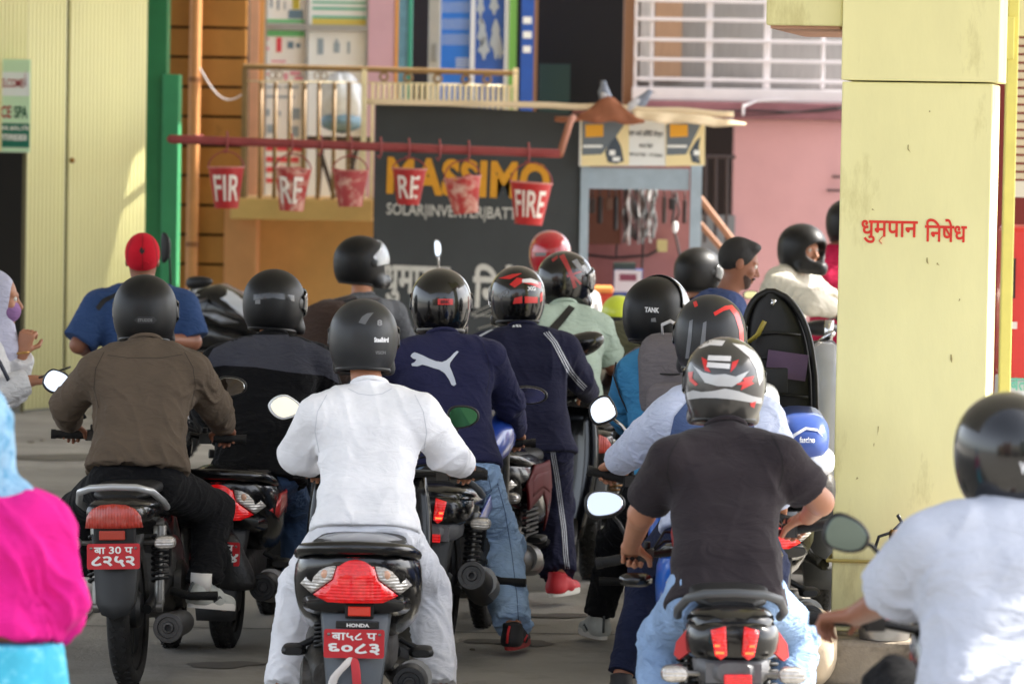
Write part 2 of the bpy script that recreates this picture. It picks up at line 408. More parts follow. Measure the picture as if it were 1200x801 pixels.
b = MB(); b.box(((x0 + x1) / 2, YF + .25, z0 / 2 + .0), (x1 - x0, .46, z0 - .004)); b.build('lower_panel', mat('pump_white', (222, 224, 222), .4, var=.05), t, world=True, bevel=.01)
b = MB(); p = V(1188, 326, YF - .012); b.box(p, (.016, .02, .2)); b.build('nozzle_slot', mat('dark_slot', (40, 26, 26), .4), t, world=True)
b = MB(); p = V(1186, 381, YF - .006); b.box(p, (.05, .01, .035)); b.build('data_plate', mat('pale_plate', (232, 220, 214), .4), t, world=True)
put_text('िबत', .1, .09, wallM(1192, 424, YF + .016, .004) @ Matrix.Translation((0, -.1, 0)), mat('green_ink', (120, 200, 176), .5), t, bold=.02)
# fire extinguisher and metal tray on the plinth
EX = V(1046, 690, PY - .17)
t = thing('fire_extinguisher', 'red fire extinguisher standing against the yellow pillar on its plinth', 'fire extinguisher', (EX.x, EX.y, .192))
M_er = mat('extinguisher_red', (196, 40, 28), .3, coat=.6)
b = MB(); b.lathe([(.06, 0), (.065, .01), (.065, .3), (.055, .345), (.03, .37), (.018, .375), (.018, .39)], (0, 0, 0), n=20); b.build('cylinder', M_er, t, True, auto=40)
b = MB(); b.lathe([(.02, .386), (.02, .43), (.014, .44)], n=10); b.build('valve', mat('brass', (150, 112, 60), .35, metal=1), t, True, auto=40)
b = MB(); b.tube([(0, 0, .435), (.03, -.01, .47), (.012, -.03, .5)], .008, 6); b.tube([(-.005, 0, .43), (-.06, 0, .41), (-.075, 0, .36)], .007, 6); b.build('handle', mat('black_plastic', (24, 24, 25), .4), t, True)
b = MB(); b.lathe([(.068, .19), (.068, .26)], n=20, cap=False); b.build('paper_label', mat('label_cream', (226, 214, 180), .6), t, True, thick=.002)
TR = V(1036, 752, PY - .17)
t = thing('metal_tray', 'round grey metal tray with a red lid on the plinth beside the pillar', 'tray', (TR.x, TR.y, .192))
b = MB(); b.lathe([(.10, 0), (.105, .03), (.11, .075), (.114, .078), (.104, .074), (.098, .01)], n=26); b.build('tray', mat('galvanised', (150, 150, 150), .35, metal=.8, var=.15), t, True, auto=40)
b = MB(); b.ell((0, 0, .075), (.095, .095, .045), 20, 8); b.build('lid', mat('dull_red', (190, 70, 56), .5, var=.2), t, True)

# --- corrugated yellow metal wall with doorway at the left
A0 = G(28, 31.2); A1 = G(165, 32.6); wd = (A1 - A0); wl = wd.length; wd.normalize(); wn = Vector((wd.y, -wd.x, 0))
M_cor = mat('corrugated_paint', (232, 229, 176), .5, var=.05, vs=1.5, stretch=(1, 1, .25), bump=.05, bs=60, dirt=(190, 182, 130), ds=3, dcov=.18)
tw = thing('corrugated_wall', 'pale yellow corrugated metal wall with a dark doorway, left of the green post', 'wall', (A0.x, A0.y, 0))
def corr(t0, t1, z0, z1, off=0.0, pitch=.052, amp=.022):
    mb = MB(); n = int((t1 - t0) / pitch * 8); g2 = []
    for z in (z0, z1):
        g2.append([A0 + wd * (t0 + (t1 - t0) * k / n) + wn * (off + -amp * abs(math.cos(math.pi * (t1 - t0) * k / n / pitch)) ** 7) + Vector((0, 0, z)) for k in range(n + 1)])
    return mb.sheet(g2)
td = wl * (V(79, 300, 31.8).x - A0.x) / (A1.x - A0.x)
corr(0, td - .012, .02, 5.0).build('door_panel', M_cor, tw, True, world=True, thick=.006)
corr(td + .012, wl, .05, 5.0, .018).build('wall_panel', M_cor, tw, True, world=True, thick=.006)
zdoor = V(15, 178, 31).z
corr(-2.6, -.0, zdoor, 5.0, .004).build('header_panel', M_cor, tw, True, world=True, thick=.006)
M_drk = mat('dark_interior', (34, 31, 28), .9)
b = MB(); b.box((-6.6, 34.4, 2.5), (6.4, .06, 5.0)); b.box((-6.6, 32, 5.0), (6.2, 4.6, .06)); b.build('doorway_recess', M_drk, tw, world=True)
b = MB()
for tt in (.01, td, wl - .01):
    c = A0 + wd * tt + wn * (-.025); b.box((c.x, c.y, 2.5), (.03, .03, 5.0))
b.build('frame_post', mat('dark_post', (92, 86, 58), .6), tw, world=True)
b = MB(); p = V(83, 188, 31.65); b.lathe([(.018, 0), (.022, .02), (.01, .035)], p, wn, 10); b.build('door_bolt', mat('brass', (150, 112, 60), .35, metal=1), tw, True, world=True)
# spa sign, hung square to the forecourt on the wall
YSg = 30.9
ts = thing('shop_sign', 'green and white spa signboard over the dark doorway', 'sign', (V(0, 120, YSg).x, YSg, 0))
x0, x1, z0, z1 = rect(-70, 69, 35, 178, YSg)
b = MB(); b.box(((x0 + x1) / 2, YSg + .02, (z0 + z1) / 2), (x1 - x0, .03, z1 - z0)); b.build('board', mat('sign_green_pale', (200, 232, 200), .5), ts, world=True)
b = MB(); slab(b, -70, 144, 34.6, 172, YSg + .002, .006); b.build('lower_band', mat('sign_teal', (20, 112, 92), .5), ts, world=True)
b = MB(); slab(b, -70, 84, 34.6, 112, YSg + .001, .006); b.build('upper_band', mat('sign_white', (228, 236, 240), .5), ts, world=True)
q = YSg / FPX
M_sr = mat('sign_red', (172, 40, 58), .5); M_sw = mat('sign_lettering_white', (236, 240, 238), .5)
M_sg = mat('sign_dark_green', (20, 88, 66), .5)
put_text('WELCOME', 34 * q, 10 * q, wallM(10.5, 97.5, YSg - .002), M_sr, ts, bold=.012)
put_text('PEACE', 29 * q, 14 * q, wallM(-1.5, 131, YSg - .002), M_sr, ts, bold=.02)
put_text('SPA', 15 * q, 14 * q, wallM(24.5, 131.5, YSg - .002), M_sg, ts, bold=.02)
put_text('KALANKI, BAFAL, KTM.', 40 * q, 6 * q, wallM(14, 150.5, YSg - .002), M_sw, ts, bold=.03)
put_text('Ph.: 9709083858', 39 * q, 8 * q, wallM(12, 161, YSg - .002), M_sw, ts, bold=.035)
b = MB(); c = V(29.5, 92, YSg - .006)
b.prism([(-.012, 0), (.012, 0), (.007, .05), (.003, .09), (0, .14), (-.003, .09), (-.007, .05)], .003, frame((c.x, c.y, c.z - .06))); b.build('stupa_emblem', mat('stupa_gold', (196, 178, 190), .5), ts, world=True)

# --- green steel post
YG = 33.4
M_gr = mat('green_paint', (38, 116, 70), .45, var=.12, vs=3); M_gr2 = mat('green_paint_light', (56, 146, 96), .45, var=.08, vs=3)
t = thing('steel_post', 'tall green painted steel post beside the corrugated wall', 'post', (V(185, 300, YG).x, YG, 0))
b = MB(); toground(b, 167, -160, 195, YG, .3); b.build('column', M_gr, t, world=True, bevel=.006)
b = MB(); toground(b, 189, 87, 208, YG - .05, .28); b.build('cover_plate', M_gr2, t, world=True, bevel=.006)

# --- orange building: slatted wall, pipe, base, balcony
YO = 35.0
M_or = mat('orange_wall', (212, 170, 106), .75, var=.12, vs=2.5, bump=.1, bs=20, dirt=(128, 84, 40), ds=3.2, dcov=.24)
M_ord = mat('orange_boards', (176, 122, 58), .7, var=.14, vs=2, dirt=(92, 62, 32), ds=4, dcov=.3)
M_brn = mat('dark_joint', (62, 42, 24), .9)
t = thing('boarded_wall', 'orange wall of wide horizontal boards behind the drainpipe', 'wall', (V(240, 300, YO).x, YO, 0))
x0, x1, _, ztop = rect(192, -160, 290, 100, YO)
b = MB(); hb = .252
for k in range(26):
    z = .02 + k * hb; b.box(((x0 + x1) / 2, YO + .03, z + hb / 2), (x1 - x0, .06, hb - .022))
b.build('boards', M_ord, t, world=True, bevel=.006)
b = MB(); b.box(((x0 + x1) / 2, YO + .16, 3.3), (x1 - x0 + .02, .18, 6.6)); b.build('backing', M_brn, t, world=True)
t = thing('drainpipe', 'orange painted drainpipe running down the boarded wall', 'pipe', (V(224, 300, YO).x, YO - .1, 0))
xp = V(224, 300, YO - .1).x; b = MB(); b.tube([(xp + .02, YO - .1, 6.5), (xp + .012, YO - .1, 3), (xp, YO - .1, .0)], .052, 14); b.build('pipe', mat('pipe_orange', (206, 144, 88), .5, var=.08), t, True, world=True, auto=40)
for z in (1.2, 2.6, 4.0):
    b = MB(); b.lathe([(.057, -.02), (.057, .02)], (xp + .004 * z, YO - .1, z), n=14); b.build('clip', mat('pipe_clip', (150, 96, 54), .5), t, True, world=True, auto=40)

tb = thing('orange_building', 'orange plastered shop building with a balcony and glass shop front', 'building', (V(400, 300, 36).x, 36, 0))
YB = 35.6
b = MB(); toground(b, 262, 232, 300, YO - .03, .5); b.build('pier', mat('pier_orange', (206, 146, 96), .75, var=.1, vs=2.5, dirt=(140, 92, 52), ds=3, dcov=.2), tb, world=True, bevel=.01)
b = MB(); toground(b, 288, 250, 470, YB + .2, .3); b.build('base_wall', M_or, tb, world=True)
b = MB(); slab(b, 270, 233, 437, 258, YO - .35, 1.5); b.build('balcony_slab', M_or, tb, world=True, bevel=.012)
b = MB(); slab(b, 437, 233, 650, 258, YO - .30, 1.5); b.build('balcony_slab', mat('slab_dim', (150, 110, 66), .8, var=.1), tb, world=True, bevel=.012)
YW = 36.4
def bpart(name, m, px0, py0, px1, py1, Y=YW, t=.12, bevel=0):
    b = MB(); slab(b, px0, py0, px1, py1, Y, t); return b.build(name, m, tb, world=True, bevel=bevel)
M_lil = mat('lilac_wall', (206, 168, 182), .8, var=.06, vs=2, dirt=(168, 134, 146), ds=3, dcov=.2)
M_alu = mat('aluminium', (176, 178, 178), .35, metal=.6, var=.05)
M_post = mat('poster_white', (244, 248, 248), .45)
bpart('pilaster', mat('peach', (230, 178, 144), .75, var=.06), 284, -200, 304, 240, YW - .2, .4)
bpart('door_post', mat('post_tan', (214, 160, 96), .6), 303.5, -200, 309, 240, YW - .16, .3)
bpart('wall', M_lil, 432, -200, 463, 240, YW - .05, .3)
bpart('shop_window', M_post, 309, -200, 432, 240, YW + .05, .08)
for a in (309.5, 358.5, 429.5): bpart('mullion', M_alu, a, -200, a + 3.5, 240, YW + .0, .04)
bpart('transom', M_alu, 313, 29, 429.5, 36, YW + .004, .04)
bpart('door_post', mat('post_orange', (226, 160, 84), .6), 463.5, -200, 467, 240, YW - .06, .2)
bpart('side_panel', mat('teal_panel', (98, 148, 176), .5, var=.18, vs=9), 467.2, -200, 479, 240, YW - .03, .1)
bpart('door_frame', mat('teal_frame', (54, 152, 128), .5), 479, -200, 483, 240, YW - .05, .14)
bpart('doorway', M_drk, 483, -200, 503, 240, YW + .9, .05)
bpart('door_frame', M_alu, 502.5, -200, 517, 240, YW - .02, .1, .01)
bpart('display_panel', mat('display_blue', (38, 116, 214), .4, var=.08, vs=4), 517, -200, 552, 240, YW + .06, .06)
bpart('mullion', mat('white_frame', (214, 220, 226), .4), 551.5, -200, 557, 240, YW + .0, .08)
bpart('display_panel', mat('display_blue_dim', (44, 88, 168), .4, var=.12, vs=5), 557, -200, 592, 240, YW + .06, .06)
bpart('mullion', mat('white_frame', (214, 220, 226), .4), 591.5, -200, 597, 240, YW + .0, .08)
bpart('door_frame', mat('lime_green', (116, 178, 86), .5), 597, -200, 606, 240, YW - .02, .1)
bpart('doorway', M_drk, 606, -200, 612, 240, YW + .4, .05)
bpart('blue_panel', mat('blue_sign', (36, 84, 170), .5, var=.08), 611, -200, 626, 240, YW - .06, .1)
bpart('door_post', mat('post_brown', (134, 98, 72), .6), 626, -200, 630.5, 240, YW - .05, .14)
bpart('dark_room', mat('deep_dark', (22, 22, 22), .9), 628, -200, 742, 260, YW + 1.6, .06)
bpart('green_counter', mat('counter_green', (30, 56, 48), .6), 632, 75, 668, 140, YW + 1.2, .2)
bpart('door_post', mat('post_brown', (134, 98, 72), .6), 733, -200, 745, 140, YW - .1, .4)
# printed matter in the shop window
def prints(name, m, rects, Y=YW + .046):
    for i, (a, c, d, e) in enumerate(rects):
        b = MB(); slab(b, a, c, d, e, Y - .0004 * (i % 4), .003); b.build(name, m, tb, world=True)
prints('window_poster', mat('poster_green', (120, 206, 140), .5), [(311, 23, 357, 27), (311, 36, 357, 43)])
prints('window_poster', mat('poster_teal', (92, 190, 164), .5), [(366, -8, 429, -3), (366, 2, 429, 4.5), (366, 9, 429, 12), (366, 19, 429, 22)])
prints('window_poster', mat('poster_yellow', (226, 206, 104), .5), [(366, 22.3, 429, 30)])
prints('window_poster', mat('poster_pink', (232, 150, 176), .5), [(311, 44, 315, 47), (311, 55, 315, 59), (314, 76, 318, 79), (318, 71, 335, 73), (333, 86, 337, 94), (340, 84, 352, 88), (345, 90, 355, 94), (312, 86, 315, 88)])
prints('window_poster', mat('poster_red', (226, 80, 96), .5), [(324, 44, 330, 61), (312, 171, 358, 177), (312, 184, 350, 190), (312, 196, 356, 202), (312, 209, 340, 214)])
prints('window_poster', mat('poster_steel', (110, 140, 164), .5), [(337, 49, 344, 57), (347, 51, 352, 56), (338, 12, 355, 22), (312, 0, 313, 13), (317, -4, 319, 9), (325, 0, 327, 12), (333, 2, 334.5, 12)])
prints('window_poster', mat('poster_ink', (158, 176, 190), .5), [(372, 45, 379, 64), (393, 46, 396, 61), (391, 50, 398, 62), (407, 49, 410, 63), (312, 101, 330, 103.5), (333, 101, 350, 103.5), (312, 112, 345, 115), (338, 127, 352, 140), (312, 128, 316, 136), (313, 146, 320, 156), (338, 148, 350, 160), (326, 130, 329, 136)])
prints('window_poster', mat('poster_gold', (206, 196, 80), .5), [(343, -6, 351, 11)])
prints('display_item', mat('display_items', (170, 186, 214), .5), [(519 + 4 * (k % 8), y, 520.6 + 4 * (k % 8), y + 13) for k in range(8) for y in (-18, 2, 22, 40)] + [(534, 68 + 3 * j, 551, 70 + 3 * j) for j in range(4)], YW + .057)
for (cx_, cy_, rx, rz) in [(563, 8, 4, 12), (579, 6, 5, 10), (565, 40, 5, 15), (581, 46, 6, 20), (567, 56, 6, 12), (563, 26, 3, 5), (586, 60, 4, 8)]:
    pts = [V(cx_ + rx * (1 + .3 * math.sin(5 * a)) * math.cos(a), cy_ + rz * (1 + .25 * math.cos(4 * a)) * math.sin(a), YW + .054) for a in [6.283 * k / 18 for k in range(18)]]
    b = MB(); b.add(pts, [tuple(range(18))]); b.build('display_item', mat('display_pale', (166, 176, 184), .4), tb, world=True)
prints('sign_lettering', mat('sign_lettering_white', (236, 240, 238), .5), [(613, 20, 623, 28), (613, 37, 623, 45), (613, 54, 622, 62)], YW - .066)
b = MB(); p = V(509, 62, YW - .04); b.box(p, (.05, .03, .15)); b.build('door_handle', mat('handle_grey', (140, 142, 142), .3, metal=.8), tb, world=True, bevel=.008)
# storey above, out of frame, and the grilled window storey at the right
bpart('upper_wall', M_lil, 280, -420, 1020, -199, YW - .1, .4)
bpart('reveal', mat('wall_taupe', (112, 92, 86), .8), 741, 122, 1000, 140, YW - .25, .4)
bpart('ledge', mat('ledge_maroon', (146, 98, 104), .8, var=.1), 741, 119.5, 1000, 139, YW - .35, .5, .01)
M_pink = mat('pink_wall', (200, 152, 152), .82, var=.07, vs=1.6, bump=.1, bs=25, dirt=(170, 114, 116), ds=2.2, dcov=.2)
b = MB(); toground(b, 859, 139.5, 1010, YW - .2, .3); b.build('pink_wall', M_pink, tb, world=True)
b = MB(); p = V(865, 145, YW - .2); b.build('stub', M_pink, tb, world=True) if False else None
bpart('net_curtain', mat('curtain_grey', (150, 147, 144), .9, var=.12, vs=12, stretch=(6, 1, .4)), 745, -200, 1000, 112, YW + .12, .05)
bpart('curtain_fold', mat('curtain_tan', (186, 152, 124), .9, var=.1, vs=10, stretch=(6, 1, .4)), 769, -200, 801, 95, YW + .08, .03)
bpart('curtain_fold', mat('curtain_pale', (206, 204, 200), .9, var=.1, vs=10, stretch=(6, 1, .4)), 752, -200, 766, 96, YW + .08, .03)
M_wht = mat('window_white', (218, 212, 214), .45, var=.05)
bpart('window_sill', M_wht, 741, 104, 1000, 119, YW - .3, .3, .01)
for a in (745, 764, 829, 897, 965): bpart('window_bar', M_wht, a, -200, a + (8 if a in (829, 897) else 4), 104, YW - .2, .03, .004)
for y in (-43, -21, 0, 22, 46, 69, 92): bpart('window_bar', M_wht, 745, y, 1000, y + 4.2, YW - .235, .03, .004)
b = MB(); p = V(871, 122, YW - .42); b.tube([p, p + Vector((0, 0, -.1))], .012, 6); b.tube([p + Vector((0, 0, -.02)), p + Vector((.12, .05, .03)), p + Vector((.4, .06, .05))], .012, 6); b.build('shelf_bracket', M_wht, tb, world=True)
b = MB()
for y, L in ((207, 10), (223, 16)):
    p = V(985 - L, y, YW - .24); b.tube([p, p + Vector((L * YW / FPX, 0, 0))], .012, 6)
b.build('pipe_stub', mat('stub_dark', (60, 44, 44), .6), tb, world=True)
# plastic sack on stool on the balcony
YK = 35.3
t = thing('plastic_sack', 'clear plastic sack of blue goods on a dark stool on the balcony', 'sack', (V(397, 150, YK).x, YK, 0))
p = V(398, 120, YK); b = MB(); b.ell(p, (.2, .16, .26), 18, 14)
for i, v in enumerate(b.v): b.v[i] = v + Vector((.02 * math.sin(11 * v.z * 3 + i), .02 * math.cos(i * 2.1), .012 * math.sin(i)))
b.build('sack', mat('sack_plastic', (206, 212, 218), .25, var=.15, vs=12), t, True, world=True)
p = V(400, 143, YK - .04); b = MB(); b.ell(p, (.19, .14, .09), 18, 10); b.build('goods', mat('sack_goods', (112, 146, 170), .4, var=.35, vs=25), t, True, world=True)
t = thing('stool', 'dark folding stool on the balcony under the plastic sack', 'stool', (V(390, 225, YK).x, YK, V(390, 233, YO - .3).z))
b = MB(); slab(b, 360, 160, 437, 166, YK - .1, .34); b.build('seat', mat('stool_dark', (58, 50, 44), .6), t, world=True)
for (a0, b0, a1, b1) in ((378, 166, 372, 232), (420, 166, 404, 232), (372, 166, 392, 232), (408, 166, 420, 232)):
    b = MB(); b.tube([V(a0, b0, YK + .02), V(a1, b1, YK - .08)], .022, 6); b.build('leg', mat('stool_dark', (58, 50, 44), .6), t, world=True)

# --- balcony railing
YR = 34.7
tr = thing('balcony_railing', 'brass coloured metal railing with ring ornaments along the balcony', 'railing', (V(440, 200, YR).x, YR, V(440, 233, YR).z))
M_brs = mat('railing_paint', (136, 108, 70), .5, metal=.1, var=.16, vs=9, dirt=(110, 84, 50), ds=6, dcov=.25)
M_brp = mat('railing_pale', (236, 220, 180), .5, var=.1, vs=9)
b = MB(); b.tube([V(285, 78, YR), V(425, 81, YR), V(606, 86, YR)], .024, 10); b.build('top_rail', M_brs, tr, True, world=True, auto=40)
b = MB(); b.tube([V(288, 95, YR), V(427, 97, YR)], .007, 6); b.tube([V(432, 97, YR), V(604, 101, YR)], .009, 6); b.build('middle_rail', M_brp, tr, True, world=True)
b = MB(); b.tube([V(285, 234, YR), V(436, 236, YR)], .018, 8); b.build('bottom_rail', M_brs, tr, True, world=True)
for a in (287, 427, 604):
    b = MB(); p0 = V(a, 80, YR); p1 = V(a - 2, 233, YR); b.box((p0 + p1) / 2, (.045, .045, p0.z - p1.z)); b.build('post', M_brs if a < 400 else M_brp, tr, world=True)
for k, a in enumerate([306, 323, 340, 357, 374, 392, 409]):
    b = MB(); b.tube([V(a, 96, YR), V(a - 2, 234, YR)], .019, 6); b.build('baluster', M_brs, tr, True, world=True)
for k in range(26):
    a = 437 + k * 6.4; b = MB(); b.tube([V(a, 98 + k * .12, YR), V(a - 2, 236, YR)], .016, 6); b.build('baluster', M_brp, tr, True, world=True)
for a, y in ((320, 88), (327, 88), (373, 89), (379, 89), (450, 90), (478, 91), (513, 92), (546, 93), (571, 93)):
    b = MB(); p = V(a, y, YR - .01); R0 = .033
    b.tube([p + Vector((R0 * math.cos(q_), 0, R0 * math.sin(q_))) for q_ in [6.283 * k / 16 for k in range(16)]], .005 if a < 420 else .012, 5, closed=True); b.build('ring', M_brs, tr, True, world=True)

M_bar0 = mat('cable_dark', (44, 36, 36), .6)
# --- kiosk with the dark painted board
YKi = 32.0
tk = thing('repair_kiosk', 'small kiosk with a big dark painted side board and light blue frame', 'kiosk', (V(680, 300, YKi).x, YKi, 0))
xl = V(437, 300, YKi).x; xr = V(680, 300, YKi).x; ztl = V(437, 119, YKi).z; ztr = V(682, 134, YKi).z
M_brd = mat('board_dark', (58, 62, 64), .8, var=.12, vs=2.2, dirt=(84, 84, 78), ds=2.2, dcov=.25)
b = MB(); b.add([(xl, YKi, 0.02), (xr, YKi, 0.02), (xr, YKi, ztr), (xl, YKi, ztl), (xl, YKi + .05, 0.02), (xr, YKi + .05, 0.02), (xr, YKi + .05, ztr), (xl, YKi + .05, ztl)], [(0, 1, 2, 3), (7, 6, 5, 4), (0, 4, 5, 1), (1, 5, 6, 2), (2, 6, 7, 3), (3, 7, 4, 0)])
b.build('side_board', M_brd, tk, world=True)
qk = YKi / FPX; SH = (1, 0, -.022)
def bM(px, py): p = V(px, py, YKi); return frame((p.x, p.y - .006, p.z), SH)
M_yl = mat('sign_yellow', (206, 146, 34), .6, var=.08, vs=14); M_gl = mat('sign_grey_white', (190, 190, 184), .7, var=.12, vs=20)
put_text('MASSIMO', 191 * qk, 44 * qk, bM(549, 209), M_yl, tk, bold=.045, spacing=1.08)
put_text('SOLAR|INVERTER|BATTERY', 178 * qk, 18 * qk, bM(542, 250), M_gl, tk, bold=.012)
put_text('धुमपान', 78 * qk, 46 * qk, bM(488, 334), M_gl, tk, bold=.03)
put_text('िनषेध', 80 * qk, 52 * qk, bM(594, 336), M_gl, tk, bold=.03)
b = MB(); b.tube([V(504, 350, YKi - .008), V(493, 357, YKi - .008), V(502, 364, YKi - .008)], .012, 6, flat=.3); b.build('painted_stroke', M_gl, tk, world=True)
for (pa, pb) in [((552, 368), (590, 350)), ((556, 372), (600, 352)), ((552, 369), (600, 371)), ((560, 385), (604, 372)), ((604, 372), (566, 392))]:
    b = MB(); b.tube([V(pa[0], pa[1], YKi - .006), V(pb[0], pb[1], YKi - .006)], .012, 6, flat=.3); b.build('painted_stroke', M_gl, tk, world=True)
M_lb = mat('kiosk_blue', (152, 168, 180), .55, var=.12, vs=6, dirt=(110, 118, 120), ds=5, dcov=.2)
xr0 = V(676, 300, YKi).x
def kp(name, m, px0, py0, px1, py1, Y, t, ground=False, bevel=0):
    b = MB()
    if ground: toground(b, px0, py0, px1, Y, t)
    else: slab(b, px0, py0, px1, py1, Y, t)
    return b.build(name, m, tk, world=True, bevel=bevel)
kp('post', M_lb, 679, 192, 689, 0, YKi - .03, .09, True)
kp('post', M_lb, 808, 188, 821, 0, YKi - .03, .09, True)
kp('head_beam', M_lb, 689, 197, 808, 222, YKi - .01, .06)
kp('back_wall', mat('shaded_pink', (158, 108, 106), .85, var=.1, dirt=(112, 74, 72), ds=3, dcov=.3), 668, 130, 810, 480, YKi + 1.7, .08)  # wall pink darkened in the colour for the shade inside the kiosk
kp('shelf_board', mat('shelf_brown', (96, 62, 48), .8), 684, 200, 728, 286, YKi + 1.5, .06)
kp('counter', mat('counter_dark', (48, 42, 40), .7), 689, 398, 808, 480, YKi + .1, .5)
b = MB(); b.box((xr - .03, YKi + .88, 1.15), (.04, 1.64, 2.3)); b.build('inner_wall', mat('inner_maroon', (112, 64, 62), .8), tk, world=True)
x0, x1, z0, z1 = rect(679, 139, 826, 196, YKi - .1)
b = MB(); b.add([(x0, YKi - .1, z0), (x1, YKi - .1, z0 + .02), (x1, YKi - .1, z1 - .01), (x0, YKi - .1, z1), (x0, YKi - .06, z0), (x1, YKi - .06, z0 + .02), (x1, YKi - .06, z1 - .01), (x0, YKi - .06, z1)], [(0, 1, 2, 3), (7, 6, 5, 4), (0, 4, 5, 1), (1, 5, 6, 2), (2, 6, 7, 3), (3, 7, 4, 0)])
fb = b.build('name_board', mat('board_white', (222, 226, 224), .5), tk, world=True)
YN = YKi - .104
def npnl(name, m, polys, Y=YN, par=None):
    b = MB()
    for poly in polys: b.add([V(x, y, Y) for x, y in poly], [tuple(range(len(poly)))])
    o = b.build(name, m, tk, world=True); o.parent = fb; return o
M_ny = mat('panel_yellow', (230, 214, 164), .5); M_nd = mat('panel_slate', (104, 114, 122), .5); M_no = mat('panel_orange', (224, 164, 50), .5)
for ox in (0, 99):
    w_ = 56 if ox == 0 else 46
    npnl('printed_panel', M_ny, [[(681 + ox, 142), (681 + ox + w_, 141), (681 + ox + w_, 193.5), (681 + ox, 195)]], YN)
    npnl('printed_panel', M_nd, [[(682 + ox, 142), (735 + ox - (56 - w_), 141.5), (720 + ox - (56 - w_) * .6, 163), (705 + ox, 181), (682 + ox, 182)]], YN - .001)
    npnl('printed_panel', M_no, [[(686 + ox, 146), (707 + ox, 146), (707 + ox, 160), (686 + ox, 161)]], YN - .002)
    npnl('printed_mark', mat('panel_ink', (66, 78, 90), .5), [[(712 + ox, 190), (709 + ox, 178), (716 + ox, 166), (722 + ox, 160), (728 + ox - (8 if ox else 0), 172), (731 + ox - (10 if ox else 0), 189), (722 + ox, 192)]], YN - .002)
    npnl('printed_mark', M_sw, [[(683 + ox, 170), (706 + ox, 170), (706 + ox, 173), (683 + ox, 173)], [(714 + ox, 176), (721 + ox, 176), (721 + ox, 182), (714 + ox, 182)], [(718 + ox, 184), (727 + ox - (8 if ox else 0), 184), (726 + ox - (8 if ox else 0), 189), (718 + ox, 189)]], YN - .003)
def nM(px, py): p = V(px, py, YN - .004); return frame(p, SH)
M_ik = mat('ink_grey', (70, 70, 72), .6)
o = put_text('एस अटो इिलेिट सेन्टर', 40 * qk, 9 * qk, nM(757, 157), M_ik, tk, bold=.02); o.parent = fb
o = put_text('काल िहते', 16 * qk, 6 * qk, nM(757, 171), M_ik, tk, bold=.015); o.parent = fb
o = put_text('98 510 7001 - 17123665', 38 * qk, 4 * qk, nM(757, 181.5), M_ik, tk, bold=.015); o.parent = fb
# tarpaulin roof of the kiosk
M_tarp = mat('tarp_beige', (228, 208, 174), .75, var=.12, vs=3, dirt=(150, 128, 98), ds=4, dcov=.25); gr = []
for j in range(8):
    v = j / 7; row = []
    for i in range(40):
        u = i / 39; px = 430 + u * 430
        py = 119 + 8 * u + 16 * max(0, u - .5) ** 1.3
        p = V(px, py, YKi - .3); row.append(Vector((p.x, YKi - .3 + v * 2.3, p.z + .006 * math.sin(u * 31) * (u > .5) + .01 * v)))
    gr.append(row)
b = MB(); b.sheet(gr); b.build('roof_tarpaulin', M_tarp, tk, True, world=True, thick=.045)
b = MB(); gr = []
for j in range(5):
    v = j / 4; row = []
    for i in range(16):
        u = i / 15; px = 650 + u * 105
        yb = 141 + 4 * u + 1.5 * math.sin(u * 17); yt = 138 + 3 * u - 27 * math.exp(-((u - .6) / .22) ** 2)
        row.append(V(px, yb + (yt - yb) * v, YKi - .42 + v * .05 + .015 * math.sin(u * 23 + v * 5)))
    gr.append(row)
b.sheet(gr); b.build('brown_sheet', mat('tarp_brown', (146, 92, 66), .85, var=.15, vs=9), tk, True, world=True, thick=.02)
gr = []
top_ = [(742, 130), (768, 131.5), (794, 133), (826, 136), (850, 140.5), (874, 145)]; bot_ = [(742, 139), (762, 141), (781, 145), (804, 143), (836, 148.5), (874, 146)]
for j in range(4):
    v = j / 3; row = []
    for i in range(len(top_) * 4 - 3):
        k, f_ = divmod(i, 4); f_ /= 4; k2 = min(k + 1, len(top_) - 1)
        a_ = [top_[k][q_] * (1 - f_) + top_[k2][q_] * f_ for q_ in (0, 1)]; b_ = [bot_[k][q_] * (1 - f_) + bot_[k2][q_] * f_ for q_ in (0, 1)]
        row.append(V(a_[0] * (1 - v) + b_[0] * v, a_[1] * (1 - v) + b_[1] * v, YKi - .34 - .06 * v + .02 * math.sin(i * .9)))
    gr.append(row)
b = MB(); b.sheet(gr); b.build('roof_flap', M_tarp, tk, True, world=True, thick=.012)
# things hanging and standing inside the kiosk
YI = YKi + 1.5
t = thing('hanging_strips', 'bundle of grey and white plastic strips hanging inside the kiosk', 'strips', (V(748, 250, YI).x, YI, V(748, 290, YI).z))
cols = [mat('strip_grey', (120, 122, 122), .5), mat('strip_white', (206, 206, 204), .5), mat('strip_dark', (54, 54, 56), .5)]
for k in range(13):
    a = 731 + k * 3.0; b = MB(); y1 = 288 - 12 * random.random(); ph = random.random() * 6
    b.sheet([[V(a + 1.1 * math.sin(ph + i * .9) + wx * (1.5 + .9 * math.sin(ph * 2 + i)), 221 + (y1 - 221) * i / 11, YI - .03 * (k % 3) + .015 * math.sin(i * 1.3 + ph + wx)) for wx in (-1, 0, 1)] for i in range(12)]); b.build('strip', cols[(k * 2 + k // 4) % 3], t, True, world=True, thick=.006)
t = thing('battery_carton', 'blue and white battery carton standing in the kiosk', 'carton', (V(735, 350, YI).x, YI - .2, 0))
b = MB(); slab(b, 719, 316, 753, 372, YI - .25, .25); b.build('carton', mat('carton_blue', (58, 82, 142), .5, var=.15, vs=9), t, world=True)
